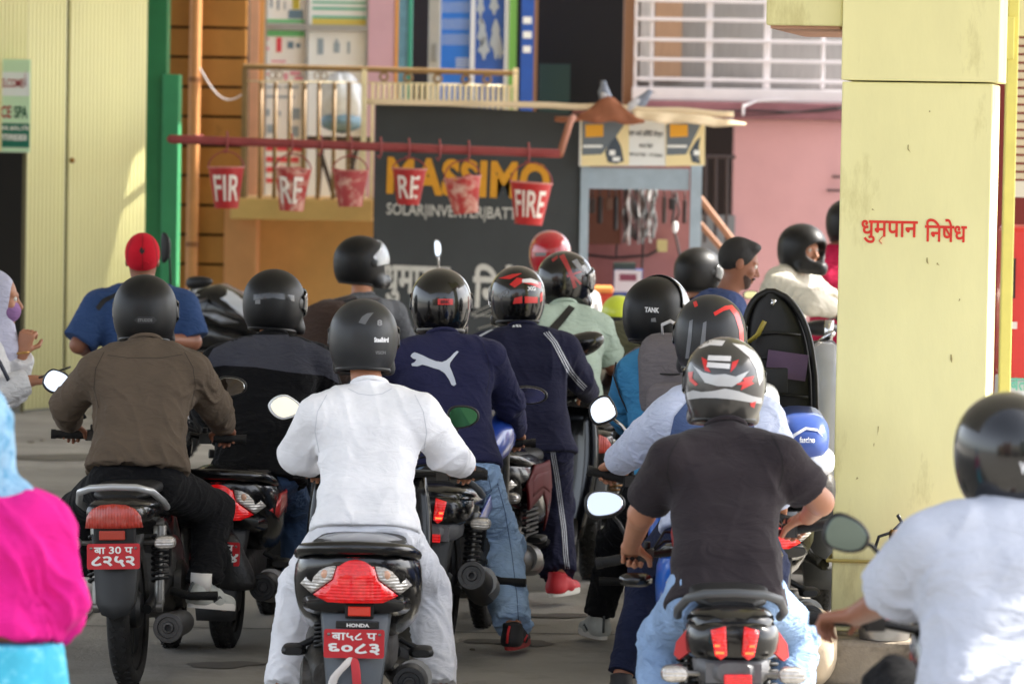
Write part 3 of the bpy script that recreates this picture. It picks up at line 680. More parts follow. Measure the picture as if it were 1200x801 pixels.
b = MB(); slab(b, 720, 316.5, 752, 342, YI - .253, .004); b.build('printed_panel', mat('carton_white', (214, 216, 220), .5), t, world=True)
b = MB(); slab(b, 726, 321, 746, 329, YI - .255, .004); b.build('printed_band', mat('carton_maroon', (130, 70, 90), .5), t, world=True)
b = MB(); slab(b, 719, 308, 745, 317, YI - .22, .2); b.build('lid', mat('carton_lid', (60, 76, 70), .6), t, world=True)
t = thing('tea_counter', 'orange topped red counter in front of the kiosk', 'counter', (V(704, 370, 29).x, 29, 0))
b = MB(); slab(b, 688, 337, 719, 343, 28.9, .5); b.build('top', mat('counter_orange', (226, 140, 70), .5), t, world=True, bevel=.01)
b = MB(); toground(b, 690, 343.5, 717, 28.95, .4); b.build('body', mat('counter_red', (190, 66, 46), .55, var=.1), t, world=True)
b = MB(); slab(b, 699, 352, 704, 358, 28.946, .004); b.build('sticker', M_sw, t, world=True)
t = thing('switch_box', 'small beige switch box on the pink wall inside the kiosk', 'switch', (V(776, 288, YI).x, YI + .1, 0))
b = MB(); slab(b, 770, 281, 782, 295, YI + .09, .05); b.build('box', mat('switch_beige', (190, 176, 120), .5), t, world=True)
b = MB(); b.tube([V(684, 298, YI + .1), V(720, 302, YI + .1), V(760, 299, YI + .1), V(772, 292, YI + .1)], .012, 5); b.tube([V(726, 246, YI + .1), V(722, 300, YI + .1)], .01, 5); b.tube([V(756, 246, YI + .1), V(752, 318, YI + .1)], .01, 5)
b.tube([V(792, 226, YI + .1), V(788, 260, YI + .1), V(797, 300, YI + .1), V(794, 340, YI + .1)], .012, 5)
b.build('cable', mat('cable_dark', (44, 36, 36), .6), t, world=True)
t = thing('hanging_bulb_holder', 'white electric fitting hanging on cable inside the kiosk', 'fitting', (V(791, 265, YI).x, YI, 0))
b = MB(); b.ell(V(791, 266, YI), (.025, .02, .05), 10, 8); b.build('holder', M_sw, t, True, world=True)
b = MB(); b.tube([V(792, 225, YI), V(796, 250, YI), V(791, 260, YI)], .008, 5); b.build('cable', mat('cable_dark', (44, 36, 36), .6), t, True, world=True)
rnd = random.Random(3)
for k, (a, y0, y1, wd_, cl) in enumerate([(690, 226, 250, 8, (60, 52, 48)), (700, 224, 262, 6, (40, 38, 38)), (709, 226, 246, 9, (96, 70, 56)), (719, 224, 270, 5, (30, 30, 32)), (776, 224, 262, 5, (70, 58, 54)), (784, 226, 246, 8, (46, 42, 42)), (800, 228, 262, 5, (58, 40, 38))]):
    t = thing('hanging_tool', ['brown pouch', 'long dark belt', 'rust coloured case', 'thin black cord loop', 'dull brown strap', 'small dark case', 'maroon strap'][k] + ' hanging under the kiosk head beam', 'tool', (V(a, y1, YKi + .6).x, YKi + .6, V(a, y1, YKi + .6).z))
    b = MB(); slab(b, a, y0 + 6, a + wd_, y1, YKi + .6, .05); b.build('body', mat('clutter_%d' % k, cl, .7, var=.2, vs=20), t, world=True, bevel=.012)
    b = MB(); b.tube([V(a + wd_ / 2, y0 - 4, YKi + .62), V(a + wd_ / 2, y0 + 8, YKi + .62)], .006, 5); b.build('cord', M_bar0, t, True, world=True)
t = thing('overhead_wire', 'thin pale wire drooping from the drainpipe to the balcony post', 'wire', V(235, 80, YO - .1))
b = MB(); b.tube([V(233 + 55 * u, 78 + 30 * u + 22 * math.sin(math.pi * u), YO - .12) for u in [k / 14 for k in range(15)]], .007, 5); b.build('wire', M_wht, t, True, world=True)
t = thing('power_cable', 'bundle of dark cables sagging across the grilled window sill', 'cable', V(800, 130, YW - .4))
b = MB()
b.tube([V(742 + 250 * u, 126 + 6 * math.sin(math.pi * u) + 2 * math.sin(9 * u), YW - .38) for u in [k / 20 for k in range(21)]], .010, 5); b.tube([V(742 + 250 * u, 124 + 11 * math.sin(math.pi * u), YW - .39) for u in [k / 20 for k in range(21)]], .007, 5)
b.build('cable', M_bar0, t, True, world=True)
# dark side passage with an iron stair rail beside the kiosk
t = thing('side_passage', 'dark passage with iron bars between kiosk and pink wall', 'passage', (V(840, 300, 36).x, 36, 0))
b = MB(); toground(b, 742, 142, 866, YW + 1.0, .06); b.build('back_panel', M_drk, t, world=True)
M_bar = mat('iron_bar', (60, 48, 46), .6)
for a in (827, 839, 852): b = MB(); b.tube([V(a, 182, 35.9), V(a - 1, 284, 35.9)], .016, 6); b.build('bar', M_bar, t, world=True)
b = MB(); b.tube([V(815, 183, 35.9), V(862, 184, 35.9)], .018, 6); b.build('rail', M_bar, t, world=True)
b = MB(); b.tube([V(820, 232, 35.6), V(860, 284, 35.4)], .03, 6); b.tube([V(820, 262, 35.6), V(858, 306, 35.4)], .025, 6); b.build('stair_rail', mat('wood_rail', (156, 112, 84), .6), t, world=True)
b = MB(); toground(b, 800, 252, 860, 36.1, .1); b.build('low_wall', mat('passage_grey', (122, 124, 126), .8), t, world=True)

# --- red pipe with fire buckets
YPi = 30.0
t = thing('bucket_rail', 'long red iron pipe carrying the hanging fire buckets', 'rail', (V(430, 170, YPi).x, YPi, 0))
M_rp = mat('pipe_red', (146, 66, 66), .55, var=.14, vs=8, dirt=(110, 60, 56), ds=7, dcov=.25)
P0, P1 = V(200, 163, YPi), V(656, 180, YPi)
b = MB(); b.tube([P0, P1], .032, 12); b.build('pipe', M_rp, t, True, world=True, auto=40)
def on_pipe(px): return P0.lerp(P1, (px - 200) / 456)
hooks = [266, 342, 376, 411, 446, 479, 515, 549, 619]
for a in hooks:
    p = on_pipe(a); b = MB(); b.tube([p + Vector((0, -.01, .07)), p + Vector((.006, -.036, .03)), p + Vector((.006, -.038, -.05)), p + Vector((-.008, -.03, -.085)), p + Vector((-.022, -.03, -.06))], .008, 6); b.build('hook', M_rp, t, True, world=True)
b = MB(); b.tube([V(656, 181, YPi), V(669, 140, YPi + .6), V(672, 138, YPi + 1.6)], .028, 8); b.build('bracket', mat('bracket_rust', (150, 96, 72), .7), t, True, world=True)
b = MB(); b.tube([P0, P0 + Vector((-.02, 3.2, 0))], .03, 8); b.build('bracket', M_rp, t, True, world=True)
M_bin = mat('bucket_inside', (120, 52, 46), .6)
bk = [(266, 196, 244, 42, 'FIR', 1.0, -.02, 'red fire bucket with white letters FIR, first from the green post'),
      (342, 198, 247, 42, 'RE', .62, .03, 'faded red fire bucket with worn R and bare white letter E'),
      (411, 200, 242, 42, '', .5, -.02, 'dented plain red bucket without lettering, in front of the balcony'),
      (479, 198, 240, 40, 'RE', 1.0, .02, 'red fire bucket with white letters RE before the dark board'),
      (547, 208, 250, 43, '', .4, -.12, 'tilted crumpled red bucket with pale scraped rim before the dark board'),
      (620, 214, 263, 49, 'FIRE', 1.0, .05, 'largest red fire bucket with white letters FIRE at the pipe end')]
for i, (a, yt, yb, wpx, word, fresh, tilt, lab) in enumerate(bk):
    zt = V(a, yt, YPi - .05); zb2 = V(a, yb, YPi - .05); h = zt.z - zb2.z; R1 = wpx / 2 * YPi / FPX; R0 = R1 * .66
    t = thing('fire_bucket', lab, 'bucket', (zt.x, YPi - .05, zb2.z), (0, tilt, 0), 'fire buckets hanging on the red pipe')
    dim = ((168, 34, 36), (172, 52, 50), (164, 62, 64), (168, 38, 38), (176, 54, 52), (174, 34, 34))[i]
    mb_ = mat('bucket_red_%d' % i, dim, .5, var=.14, vs=12, dirt=(206, 172, 154), ds=11, dcov=[.16, .46, .42, .18, .46, .14][i], bump=.25 if fresh < .9 else .08, bs=14)  # pale patches: faded paint, plus sun highlights put into the colour
    b = MB(); n = 26
    prof = [(R0 * .98, 0), (R0, .006), (R0 + (R1 - R0) * .5, h * .5), (R1, h), (R1 * .96, h - .004), (R0 * .95, .012)]
    b.lathe(prof, n=n)
    if fresh < .9:
        for k, v in enumerate(b.v):
            an = math.atan2(v.y, v.x); d = .016 * math.sin(3 * an + i) * (v.z / h) + .012 * math.sin(5 * an + v.z * 30)
            b.v[k] = Vector((v.x * (1 + d * 4), v.y * (1 + d * 4), v.z + d * .8 * (v.z / h)))
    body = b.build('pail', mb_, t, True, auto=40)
    b = MB(); b.tube([Vector((R1 * 1.01 * math.cos(q_), R1 * 1.01 * math.sin(q_), h)) for q_ in [6.283 * k / 26 for k in range(26)]], .006, 6, closed=True); b.build('rim', mat('rim_worn', (196, 124, 116), .5, var=.3, vs=20), t, True)
    top = on_pipe(a).z - .075 - zb2.z
    b = MB(); b.tube([Vector((R1 * math.cos(q_), 0, h - .01 + (top - h + .01) * math.sin(q_))) for q_ in [math.pi * k / 14 for k in range(15)]], .006, 6); b.build('handle', M_rp, t, True)
    if word:
        vs, fs = fit_text(word, 2 * R1 * (.92 if len(word) > 2 else .76), h * .64, .014)
        out = [];
        for v in vs:
            zz = h * .5 + v.y; r_ = R0 + (R1 - R0) * zz / h + .003 + v.z
            th0 = -math.pi / 2 + v.x / R1
            if fresh < .9: r_ *= 1 + 4 * (.016 * math.sin(3 * th0 + i) * (zz / h) + .012 * math.sin(5 * th0 + zz * 30)); r_ += .002
            th = -math.pi / 2 + (v.x + (R1 * .12 if word == 'FIR' else 0)) / R1; out.append(Vector((r_ * math.cos(th), r_ * math.sin(th), zz)))
        me = bpy.data.meshes.new('lettering'); me.from_pydata([tuple(v) for v in out], [], fs)
        o = link('lettering', me, mat('bucket_white', (226, 216, 206), .6, var=.12, vs=30), t); o.parent = body
# --- two pigeons on the kiosk roof
for i, (a, y, f, lab) in enumerate([(709, 122, -1, 'grey pigeon facing away to the left on the kiosk roof'), (747, 128, 1, 'grey and white pigeon turned to the right on the brown sheet')]):
    p = V(a, y, YKi - .25); t = thing('pigeon', lab, 'pigeon', (p.x, p.y, p.z), (0, 0, 0), 'pigeons on the kiosk roof')
    b = MB(); sgn = f
    path = [(-.045, 0, -.07), (-.03, 0, -.01), (-.004, 0, .05), (.012, 0, .10), (.012, 0, .14), (.018, 0, .166), (.036, 0, .170)] if f < 0 else [(-.10, 0, -.05), (-.06, 0, -.01), (0, 0, .035), (.045, 0, .075), (.075, 0, .115), (.095, 0, .136), (.112, 0, .136)]
    path = [(x * sgn * (1 if f > 0 else 1), y_, z_) for x, y_, z_ in path]
    b.tube(path, [.010, .030, .050, .044, .028, .026, .010], 12); b.build('body', mat('pigeon_grey', (120, 128, 144), .6, var=.25, vs=30), t, True)
    hp = path[-1]; b = MB(); b.tube([hp, (hp[0] + .026 * sgn, 0, hp[2] - .008)], [.006, .001], 6); b.build('beak', mat('beak_dark', (50, 46, 44), .5), t, True)
    Rw = Matrix.Rotation((-1.0 if f < 0 else -.75) * sgn, 3, 'Y')
    for s_ in (-1, 1):
        b = MB(); b.ell(((-.018 if f < 0 else -.04) * sgn, .040 * s_, .025), (.080, .014, .034), 12, 8, Rw); b.build('wing', mat('pigeon_wing', (196, 198, 204), .6, var=.25, vs=25), t, True)

# --- the far side of the street, behind the viewer: seen only in mirrors, visors and glossy helmets
rnd = random.Random(9)
for i, (x, w_, h, c) in enumerate([(-26, 12, 9, (176, 150, 120)), (-12, 13, 11, (150, 120, 104)), (2, 12, 8, (188, 180, 160)), (15, 11, 12, (140, 150, 140)), (28, 13, 9, (150, 156, 166))]):
    t = thing('street_building', ['tan', 'brick brown', 'cream', 'grey green', 'blue grey'][i] + ' shop building across the street behind the viewer', 'building', (x, -24, 0))
    b = MB(); b.box((0, -4, h / 2), (w_ - .4, 8, h)); b.build('wall', mat('street_wall_%d' % i, c, .85, var=.1, vs=1, dirt=tuple(int(q_ * .7) for q_ in c), ds=.8, dcov=.3), t)
    for f in range(1, int(h / 3)):
        for k in range(4):
            b = MB(); b.box((-w_ / 2 + w_ * (k + .6) / 4.4, .02, f * 3 + 1.2), (1.5, .08, 1.4)); b.build('window', mat('street_glass', (40, 48, 54), .15), t)
    b = MB(); b.box((0, .03, 1.4), (w_ - 2, .1, 2.6)); b.build('shopfront', mat('street_shop', (60, 54, 50), .5), t)
    b = MB(); b.box((0, .5, 3.0), (w_ - 1, 1.1, .12)); b.build('awning', mat('street_awning_%d' % i, [(40, 110, 70), (150, 40, 40), (40, 80, 150), (190, 160, 60), (90, 60, 110)][i], .7), t)
# ================================================================== BODIES: signed-distance figures turned into meshes
import openvdb as vdb
class SDF:
    def __init__(s, lo, hi, h):
        s.h = h; s.lo = np.array(lo, dtype=np.float32) - 3 * h; s.n = np.ceil((np.array(hi) + 3 * h - s.lo) / h).astype(int) + 1
        s.a = np.full(tuple(s.n), .2, dtype=np.float32)
    def grid(s, lo, hi):
        i0 = np.maximum(np.floor((np.array(lo) - s.lo) / s.h).astype(int), 0); i1 = np.minimum(np.ceil((np.array(hi) - s.lo) / s.h).astype(int) + 1, s.n)
        if (i1 <= i0).any(): return None
        ax = [s.lo[k] + s.h * np.arange(i0[k], i1[k], dtype=np.float32) for k in range(3)]
        X, Y, Z = np.meshgrid(*ax, indexing='ij', sparse=True)
        return tuple(slice(i0[k], i1[k]) for k in range(3)), X, Y, Z
    def mix(s, sl, d, k):
        a = s.a[sl]
        if k <= 0: np.minimum(a, d, out=a)
        else:
            q = np.maximum(k - np.abs(a - d), 0) / k
            a[...] = np.minimum(a, d) - q * q * k * .25
    def cone(s, a, b, ra, rb, k=.03, cut0=False, cut1=False):
        a = np.array(a, dtype=np.float32); b = np.array(b, dtype=np.float32); r = max(ra, rb) + k + 2 * s.h
        g = s.grid(np.minimum(a, b) - r, np.maximum(a, b) + r)
        if g is None: return s
        sl, X, Y, Z = g; ab = b - a; L2 = float(ab @ ab) + 1e-12
        t = ((X - a[0]) * ab[0] + (Y - a[1]) * ab[1] + (Z - a[2]) * ab[2]) / L2; tc = np.clip(t, 0, 1)
        d = np.sqrt((X - a[0] - tc * ab[0]) ** 2 + (Y - a[1] - tc * ab[1]) ** 2 + (Z - a[2] - tc * ab[2]) ** 2) - (ra + (rb - ra) * tc)
        L = math.sqrt(L2)
        if cut1: d = np.maximum(d, (t - 1) * L)
        if cut0: d = np.maximum(d, -t * L)
        s.mix(sl, d, k); return s
    def ell(s, c, r, R=None, k=.02):
        """ellipsoid with radii r along the columns of R"""
        c = np.array(c, dtype=np.float32); m = max(r) + k + 2 * s.h; g = s.grid(c - m, c + m)
        if g is None: return s
        sl, X, Y, Z = g
        s.mix(sl, s.ell_d(X, Y, Z, c, r, R), k); return s
    @staticmethod
    def ell_d(X, Y, Z, c, r, R):
        P = (X - c[0], Y - c[1], Z - c[2])
        q = [sum(P[i] * float(R[i][j]) for i in range(3)) for j in range(3)] if R is not None else P
        k0 = np.sqrt(sum((q[j] / r[j]) ** 2 for j in range(3))); k1 = np.sqrt(sum((q[j] / r[j] ** 2) ** 2 for j in range(3))) + 1e-6
        return k0 * (k0 - 1) / k1
    def sub(s, d, sl, k=.008):
        a = s.a[sl]; q = np.maximum(k - np.abs(a + d), 0) / k
        a[...] = np.maximum(a, -d) + q * q * k * .25
    def sub_ell(s, c, r, R=None, k=.008):
        g = s.grid(s.lo, s.lo + s.h * s.n); sl, X, Y, Z = g; s.sub(s.ell_d(X, Y, Z, np.array(c), r, R), sl, k); return s
    def sub_half(s, p, nrm, k=.006):
        """cut away the side of the plane that nrm points to"""
        sl, X, Y, Z = s.grid(s.lo, s.lo + s.h * s.n)
        d = -((X - p[0]) * nrm[0] + (Y - p[1]) * nrm[1] + (Z - p[2]) * nrm[2]); s.sub(d, sl, k); return s
    def mesh(s):
        g = vdb.FloatGrid(.2); g.copyFromArray(s.a)
        pts, tri, quad = g.convertToPolygons(isovalue=0.0, adaptivity=0.0)
        pts = pts * s.h + s.lo
        return pts, tri, quad
RNG = np.random.RandomState(7)
_W = [(RNG.normal(size=3), RNG.uniform(0, 6.28)) for _ in range(24)]
def folds(P, freq, seed):
    """soft ridged cloth folds, mostly running across the body"""
    o = np.zeros(len(P), dtype=np.float32); wv = np.zeros(len(P), dtype=np.float32); tot = 0
    for i in range(4):
        d, ph = _W[(seed * 5 + i) % 24]; wv += np.sin(P @ (d * freq * .35) + ph + seed)
    for i in range(7):
        d, ph = _W[(seed * 3 + i + 7) % 24]; d = d / np.linalg.norm(d) * np.array([.75, .75, 1.35]); w_ = 1 / (1 + .30 * i)
        r_ = (1 - np.abs(np.sin(P @ (d * freq * (.5 + .26 * i)) * .5 + ph + 1.3 * wv))) ** 2.6
        msk = .5 + .5 * np.sin(P @ (_W[(seed + i * 5) % 24][0] * freq * .22) + ph * 3)
        o += w_ * (r_ * msk * 1.6 - .22); tot += w_
    return o / tot * 3.0
def sdf_mesh(name, sdf, m, parent, amp=0, freq=9, seed=0, hot=None, smooth=3):
    pts, tri, quad = sdf.mesh()
    me = bpy.data.meshes.new(name)
    nf = len(tri) + len(quad)
    me.vertices.add(len(pts)); me.vertices.foreach_set('co', pts.astype(np.float32).ravel())
    loops = np.concatenate([quad.ravel(), tri.ravel()]).astype(np.int32)
    me.loops.add(len(loops)); me.loops.foreach_set('vertex_index', loops)
    me.polygons.add(nf)
    st = np.concatenate([np.arange(len(quad)) * 4, len(quad) * 4 + np.arange(len(tri)) * 3]).astype(np.int32)
    me.polygons.foreach_set('loop_start', st)
    me.update(calc_edges=True); me.validate()
    bm = bmesh.new(); bm.from_mesh(me)
    bmesh.ops.recalc_face_normals(bm, faces=bm.faces)
    if smooth: 
        for _ in range(smooth): bmesh.ops.smooth_vert(bm, verts=bm.verts, factor=.5, use_axis_x=True, use_axis_y=True, use_axis_z=True)
    bm.normal_update(); bm.to_mesh(me); bm.free()
    if amp:
        n = len(me.vertices); co = np.empty(n * 3, dtype=np.float32); me.vertices.foreach_get('co', co); co = co.reshape(-1, 3)
        nr = np.empty(n * 3, dtype=np.float32); me.vertices.foreach_get('normal', nr); nr = nr.reshape(-1, 3)
        wgt = np.full(n, .40, dtype=np.float32)
        for (c, r) in hot or []: wgt += 1.0 * np.exp(-((co - np.array(c)) ** 2).sum(1) / (r * r))
        d = folds(co, freq, seed)
        co += nr * (d * amp * wgt)[:, None]; me.vertices.foreach_set('co', co.ravel()); me.update()
    inv = MW[parent.name].inverted(); me.transform(inv)
    return link(name, me, m, parent, True)
def npv(v): return np.array((v[0], v[1], v[2]), dtype=np.float32)
def basis(fwd, up=(0, 0, 1)):
    f = Vector(fwd).normalized(); r = f.cross(Vector(up)).normalized(); u = r.cross(f); return r, f, u
M_skin = mat('skin', (172, 120, 92), .5, var=.08, vs=14); M_skin_d = mat('skin_dark', (138, 90, 68), .5, var=.08, vs=14)
for m_ in (M_skin, M_skin_d):
    m_.node_tree.nodes['Principled BSDF'].inputs['Subsurface Weight'].default_value = .12
    m_.node_tree.nodes['Principled BSDF'].inputs['Subsurface Radius'].default_value = (.02, .008, .004)
M_hair = mat('black_hair', (20, 17, 16), .55, bump=.6, bs=180)
M_eyew = mat('eye_white', (220, 214, 206), .3); M_eyed = mat('eye_dark', (26, 18, 16), .2)

def hand(S, wr, dirv, back, side, curl=.9, grip=None, thumb_open=False):
    """palm + five separate fingers. dirv: wrist to knuckles, back: out of the back of the hand, side: +1 when the thumb lies towards -x of (dir x back)"""
    d = Vector(dirv).normalized(); bk = Vector(back); bk = (bk - d * bk.dot(d)).normalized(); lat = d.cross(bk) * side
    wr = Vector(wr); p0 = wr + d * .01
    for o_ in (-.026, -.009, .009, .026):
        S.cone(p0 + lat * o_ * .62, wr + d * .088 + lat * o_, .0165, .0135, .012)
    ln = [.072, .082, .077, .060]
    for i, o_ in enumerate((.030, .010, -.010, -.029)):
        a = wr + d * .09 + lat * o_; L = ln[i]; ang = 0; p = a
        for j, (fr, rr) in enumerate(((.45, .0092), (.31, .0085), (.24, .0078))):
            ang += curl * (1.0 if j == 0 else 1.05) * (.85 + .1 * i / 3)
            q = p + (d * math.cos(ang) - bk * math.sin(ang)) * (L * fr); S.cone(p, q, rr, rr * .93, .004); p = q
    tb = wr + d * .03 + lat * .030 - bk * .008
    t1 = tb + (d * .6 + lat * (.75 if not thumb_open else 1.0) - bk * .5).normalized() * .042
    t2 = t1 + (d * .9 + lat * (.05 if not thumb_open else .5) - bk * .6).normalized() * .032
    S.cone(wr + d * .02 + lat * .018, tb, .016, .0135, .01); S.cone(tb, t1, .0125, .011, .006); S.cone(t1, t2, .0105, .009, .004)

def head_sdf(S, c, f, u, sc=1.0, face=True):
    """head centred on c looking along f with crown along u"""
    r = f.cross(u); R = np.array([[r[i], f[i], u[i]] for i in range(3)]); c = Vector(c)
    P = lambda x, y, z: c + r * (x * sc) + f * (y * sc) + u * (z * sc)
    S.ell(npv(P(0, -.012, .025)), (.077 * sc, .098 * sc, .095 * sc), R, .02)
    S.ell(npv(P(0, .022, -.035)), (.064 * sc, .072 * sc, .085 * sc), R, .03)
    S.ell(npv(P(0, .062, -.098)), (.030 * sc, .028 * sc, .022 * sc), R, .025)
    if face:
        S.cone(P(0, .088, .012), P(0, .112, -.030), .008 * sc, .013 * sc, .012)
        for s_ in (-1, 1):
            S.ell(npv(P(.012 * s_, .100, -.036)), (.009, .009, .008), R, .008)
            S.cone(P(.012 * s_, .088, .026), P(.050 * s_, .070, .026), .009, .007, .012)
            S.ell(npv(P(.044 * s_, .066, -.026)), (.022, .018, .018), R, .02)
            S.ell(npv(P(.079 * s_, -.008, -.004)), (.010, .020, .032), R, .006)
            g = S.grid(npv(P(.032 * s_, .09, .008)) - .05, npv(P(.032 * s_, .09, .008)) + .05)
            if g: S.sub(SDF.ell_d(g[1], g[2], g[3], npv(P(.032 * s_, .096, .008)), (.016, .014, .010), R), g[0], .01)
        S.ell(npv(P(0, .090, -.064)), (.024, .014, .007), R, .005); S.ell(npv(P(0, .088, -.076)), (.021, .014, .008), R, .005)
    return P, R

def torso(S, H, N, right, fwd, lv, k=.022, w=1.0):
    """stack of wide capsules from the hips H to the neck base N; lv: (t, half span, radius, forward shift)"""
    prev = None
    for (t, a, r, sh) in lv:
        c = H.lerp(N, t) + fwd * sh
        L, Rr = c - right * a * w, c + right * a * w
        S.cone(L, Rr, r, r, k)
        if prev: S.cone(prev[0], L, prev[2], r, k); S.cone(prev[1], Rr, prev[2], r, k); S.cone((prev[0] + prev[1]) / 2, c, prev[2], r, k)
        prev = (L, Rr, r)
BODY_LV = [(-.04, .058, .078, 0), (.2, .050, .078, 0), (.45, .056, .086, 0), (.68, .078, .094, 0), (.84, .095, .070, -.005)]
SHIRT_LV = [(-.04, .074, .110, -.018), (.2, .060, .100, -.01), (.45, .061, .095, 0), (.68, .082, .099, 0), (.84, .098, .074, -.005)]
def person(name_label, J, shirt=None, trousers=None, skin=None, group=None, hx=(0, 1, 0), head_f=None, head_u=(0, 0, 1), sleeve='long', hands=(.9, .9), hand_dirs=(None, None), voxel=.0062, shirt_opt={}, shoe=None, face=True, skirt=False, feet=True, head=True, bulk=1.0, tb=1.0, hem=-.02, sock=None, head_sc=1.0, legs=True, seed=1, untucked=.06, hand_up=(None, None), cvox=.0075, thumb=(False, False), flare=.058):
    """J: world joints H hips, N neck base, hd head centre, sl sr shoulders, el er elbows, wl wr wrists, kl kr knees, al ar ankles"""
    base = Vector((J['H'].x, J['H'].y, 0)); t = thing('person', name_label, 'person', base, group=group)
    H, N = J['H'], J['N']; skin = skin or M_skin
    right = (J['sr'] - J['sl']).normalized(); upv = (N - H).normalized(); fwd = upv.cross(right).normalized()
    hr = (J['hr'] - J['hl']).normalized() if 'hl' in J else right
    hf = Vector((0, 0, 1)).cross(hr).normalized()
    hl, hrr = (J.get('hl') or H - hr * .09), (J.get('hr') or H + hr * .09)
    for k_ in ('sl', 'sr'): J[k_] = J[k_] - upv * .022
    pts = [v for v in J.values() if isinstance(v, Vector)]
    lo = np.min([npv(p) for p in pts], axis=0) - .24; hi = np.max([npv(p) for p in pts], axis=0) + .24
    lo[2] = max(lo[2], -.02)
    S = SDF(lo, hi, voxel)
    torso(S, H, N, right, fwd, BODY_LV)
    S.cone(N - upv * .05, J['hd'] - Vector(head_u) * .05, .060, .054, .03)
    if head:
        hfv = Vector(head_f or hf).normalized(); hu = Vector(head_u); hu = (hu - hfv * hu.dot(hfv)).normalized()
        P, R = head_sdf(S, J['hd'], hfv, hu, head_sc, face)
    for sd, s_ in (('l', -1), ('r', 1)):
        sh, e, wv = J['s' + sd], J['e' + sd], J['w' + sd]
        S.cone(N - upv * .035, sh, .05, .056, .03); S.cone(sh, e, .052, .042, .03); S.cone(e, wv, .043, .028, .02)
        i = 0 if sd == 'l' else 1
        if hands[i] is not None:
            dv = hand_dirs[i] if hand_dirs[i] is not None else (wv - e)
            hand(S, wv, dv, hand_up[i] or (0, 0, 1), -s_, hands[i], thumb_open=thumb[i])
        if legs and 'k' + sd in J:
            hj = hl if sd == 'l' else hrr; kn, an = J['k' + sd], J['a' + sd]
            S.cone(hj, kn, .080, .055, .04); S.cone(kn, kn.lerp(an, .35) + (kn - an).cross(hr).normalized() * .0, .054, .052, .02); S.cone(kn.lerp(an, .35), an, .052, .036, .02)
            if feet:
                ff = J.get('f' + sd) or hf; ff = Vector(ff).normalized()
                S.cone(an + Vector((0, 0, -.02)), an + ff * .13 + Vector((0, 0, -.055)), .036, .028, .02)
    body = sdf_mesh('body', S, skin, t, smooth=1)
    if head and face:
        for s_ in (-1, 1):
            c = P(.032 * s_, .080, .008); b = MB(); b.ell(c, (.0125, .0125, .0125), 10, 8); e_ = b.build('eye', M_eyew, t, True, world=True)
            b = MB(); b.ell(c + hfv * .0085, (.0062, .0062, .0062), 8, 6); o = b.build('iris', M_eyed, t, True, world=True); o.parent = e_
    # ------------------------------------------------ shirt
    if shirt is not None:
        so = dict(th=.014, slr=1.0, amp=.008, freq=12, collar=True); so.update(shirt_opt); th = so['th']
        S = SDF(lo - .05, hi + .05, cvox)
        lv = [(a, b_ * bulk, r * (1 + .5 * (bulk - 1)) + th, c) for a, b_, r, c in SHIRT_LV]
        lv[0] = (hem - untucked, lv[0][1] * .98, lv[0][2] + .002, lv[0][3])
        torso(S, H, N, right, fwd, lv)
        for sd, s_ in (('l', -1), ('r', 1)):
            sh, e, wv = J['s' + sd], J['e' + sd], J['w' + sd]
            S.cone(N - upv * .04, sh, .052 + th * .7, .055 + th * .9, .035)
            q = so['slr']
            if sleeve == 'long':
                S.cone(sh, e, .055 * q + th, .046 * q + th, .03); S.cone(e, e.lerp(wv, .93), .046 * q + th, .032 * q + th, .02, cut1=True)
            elif sleeve == 'short': S.cone(sh, sh.lerp(e, so.get('sl', .72)), .055 * q + th, .056 * q + th, .03, cut1=True)
            elif sleeve == 'half': S.cone(sh, e.lerp(sh, .06), .055 * q + th, .050 * q + th, .03, cut1=True)
        S.sub_half(npv(H.lerp(N, hem - untucked)), npv(-upv), .01)
        S.cone(N - upv * .04, N + upv * .012, .068, .062, .025, cut1=True)
        hot = [(npv(J['el']), .10), (npv(J['er']), .10), (npv(H.lerp(N, .12)), .2), (npv(J['sl'] - upv * .1), .09), (npv(J['sr'] - upv * .1), .09)]
        J['shirt'] = sdf_mesh('shirt', S, shirt, t, so['amp'], so['freq'] * 2.6, seed, hot, smooth=2)
        if so.get('band'):
            S = SDF(lo - .05, hi + .05, cvox); lv2 = [(a, b_, r + .002, c) for a, b_, r, c in lv[:3]]; torso(S, H, N, right, fwd, lv2)
            S.sub_half(npv(H.lerp(N, hem - untucked - .005)), npv(-upv), .004); S.sub_half(npv(H.lerp(N, hem - untucked) + upv * so['band']), npv(upv), .004)
            o = sdf_mesh('waistband', S, so.get('band_m', shirt), t, .003, 16, seed + 1); o.parent = J['shirt']
            for sd in 'lr':
                e, wv = J['e' + sd], J['w' + sd]; d_ = (wv - e).normalized(); c_ = e.lerp(wv, .93); b = MB(); b.tube([c_ - d_ * .045, c_ - d_ * .02, c_ + d_ * .006], .034 * so['slr'] + th * .9, 16); o = b.build('cuff', shirt, t, True, world=True, auto=50); o.parent = J['shirt']
        if so['collar']:
            b = MB(); cN = N + upv * .012; n = 20
            b.tube([cN + right * (.066 * math.cos(q_)) + fwd * (.066 * math.sin(q_)) + upv * (.012 * -math.sin(q_) - .0) for q_ in [6.283 * k / n for k in range(n)]], .009, 8, closed=True)
            o = b.build('collar', so.get('collar_m', shirt), t, True, world=True); o.parent = J['shirt']
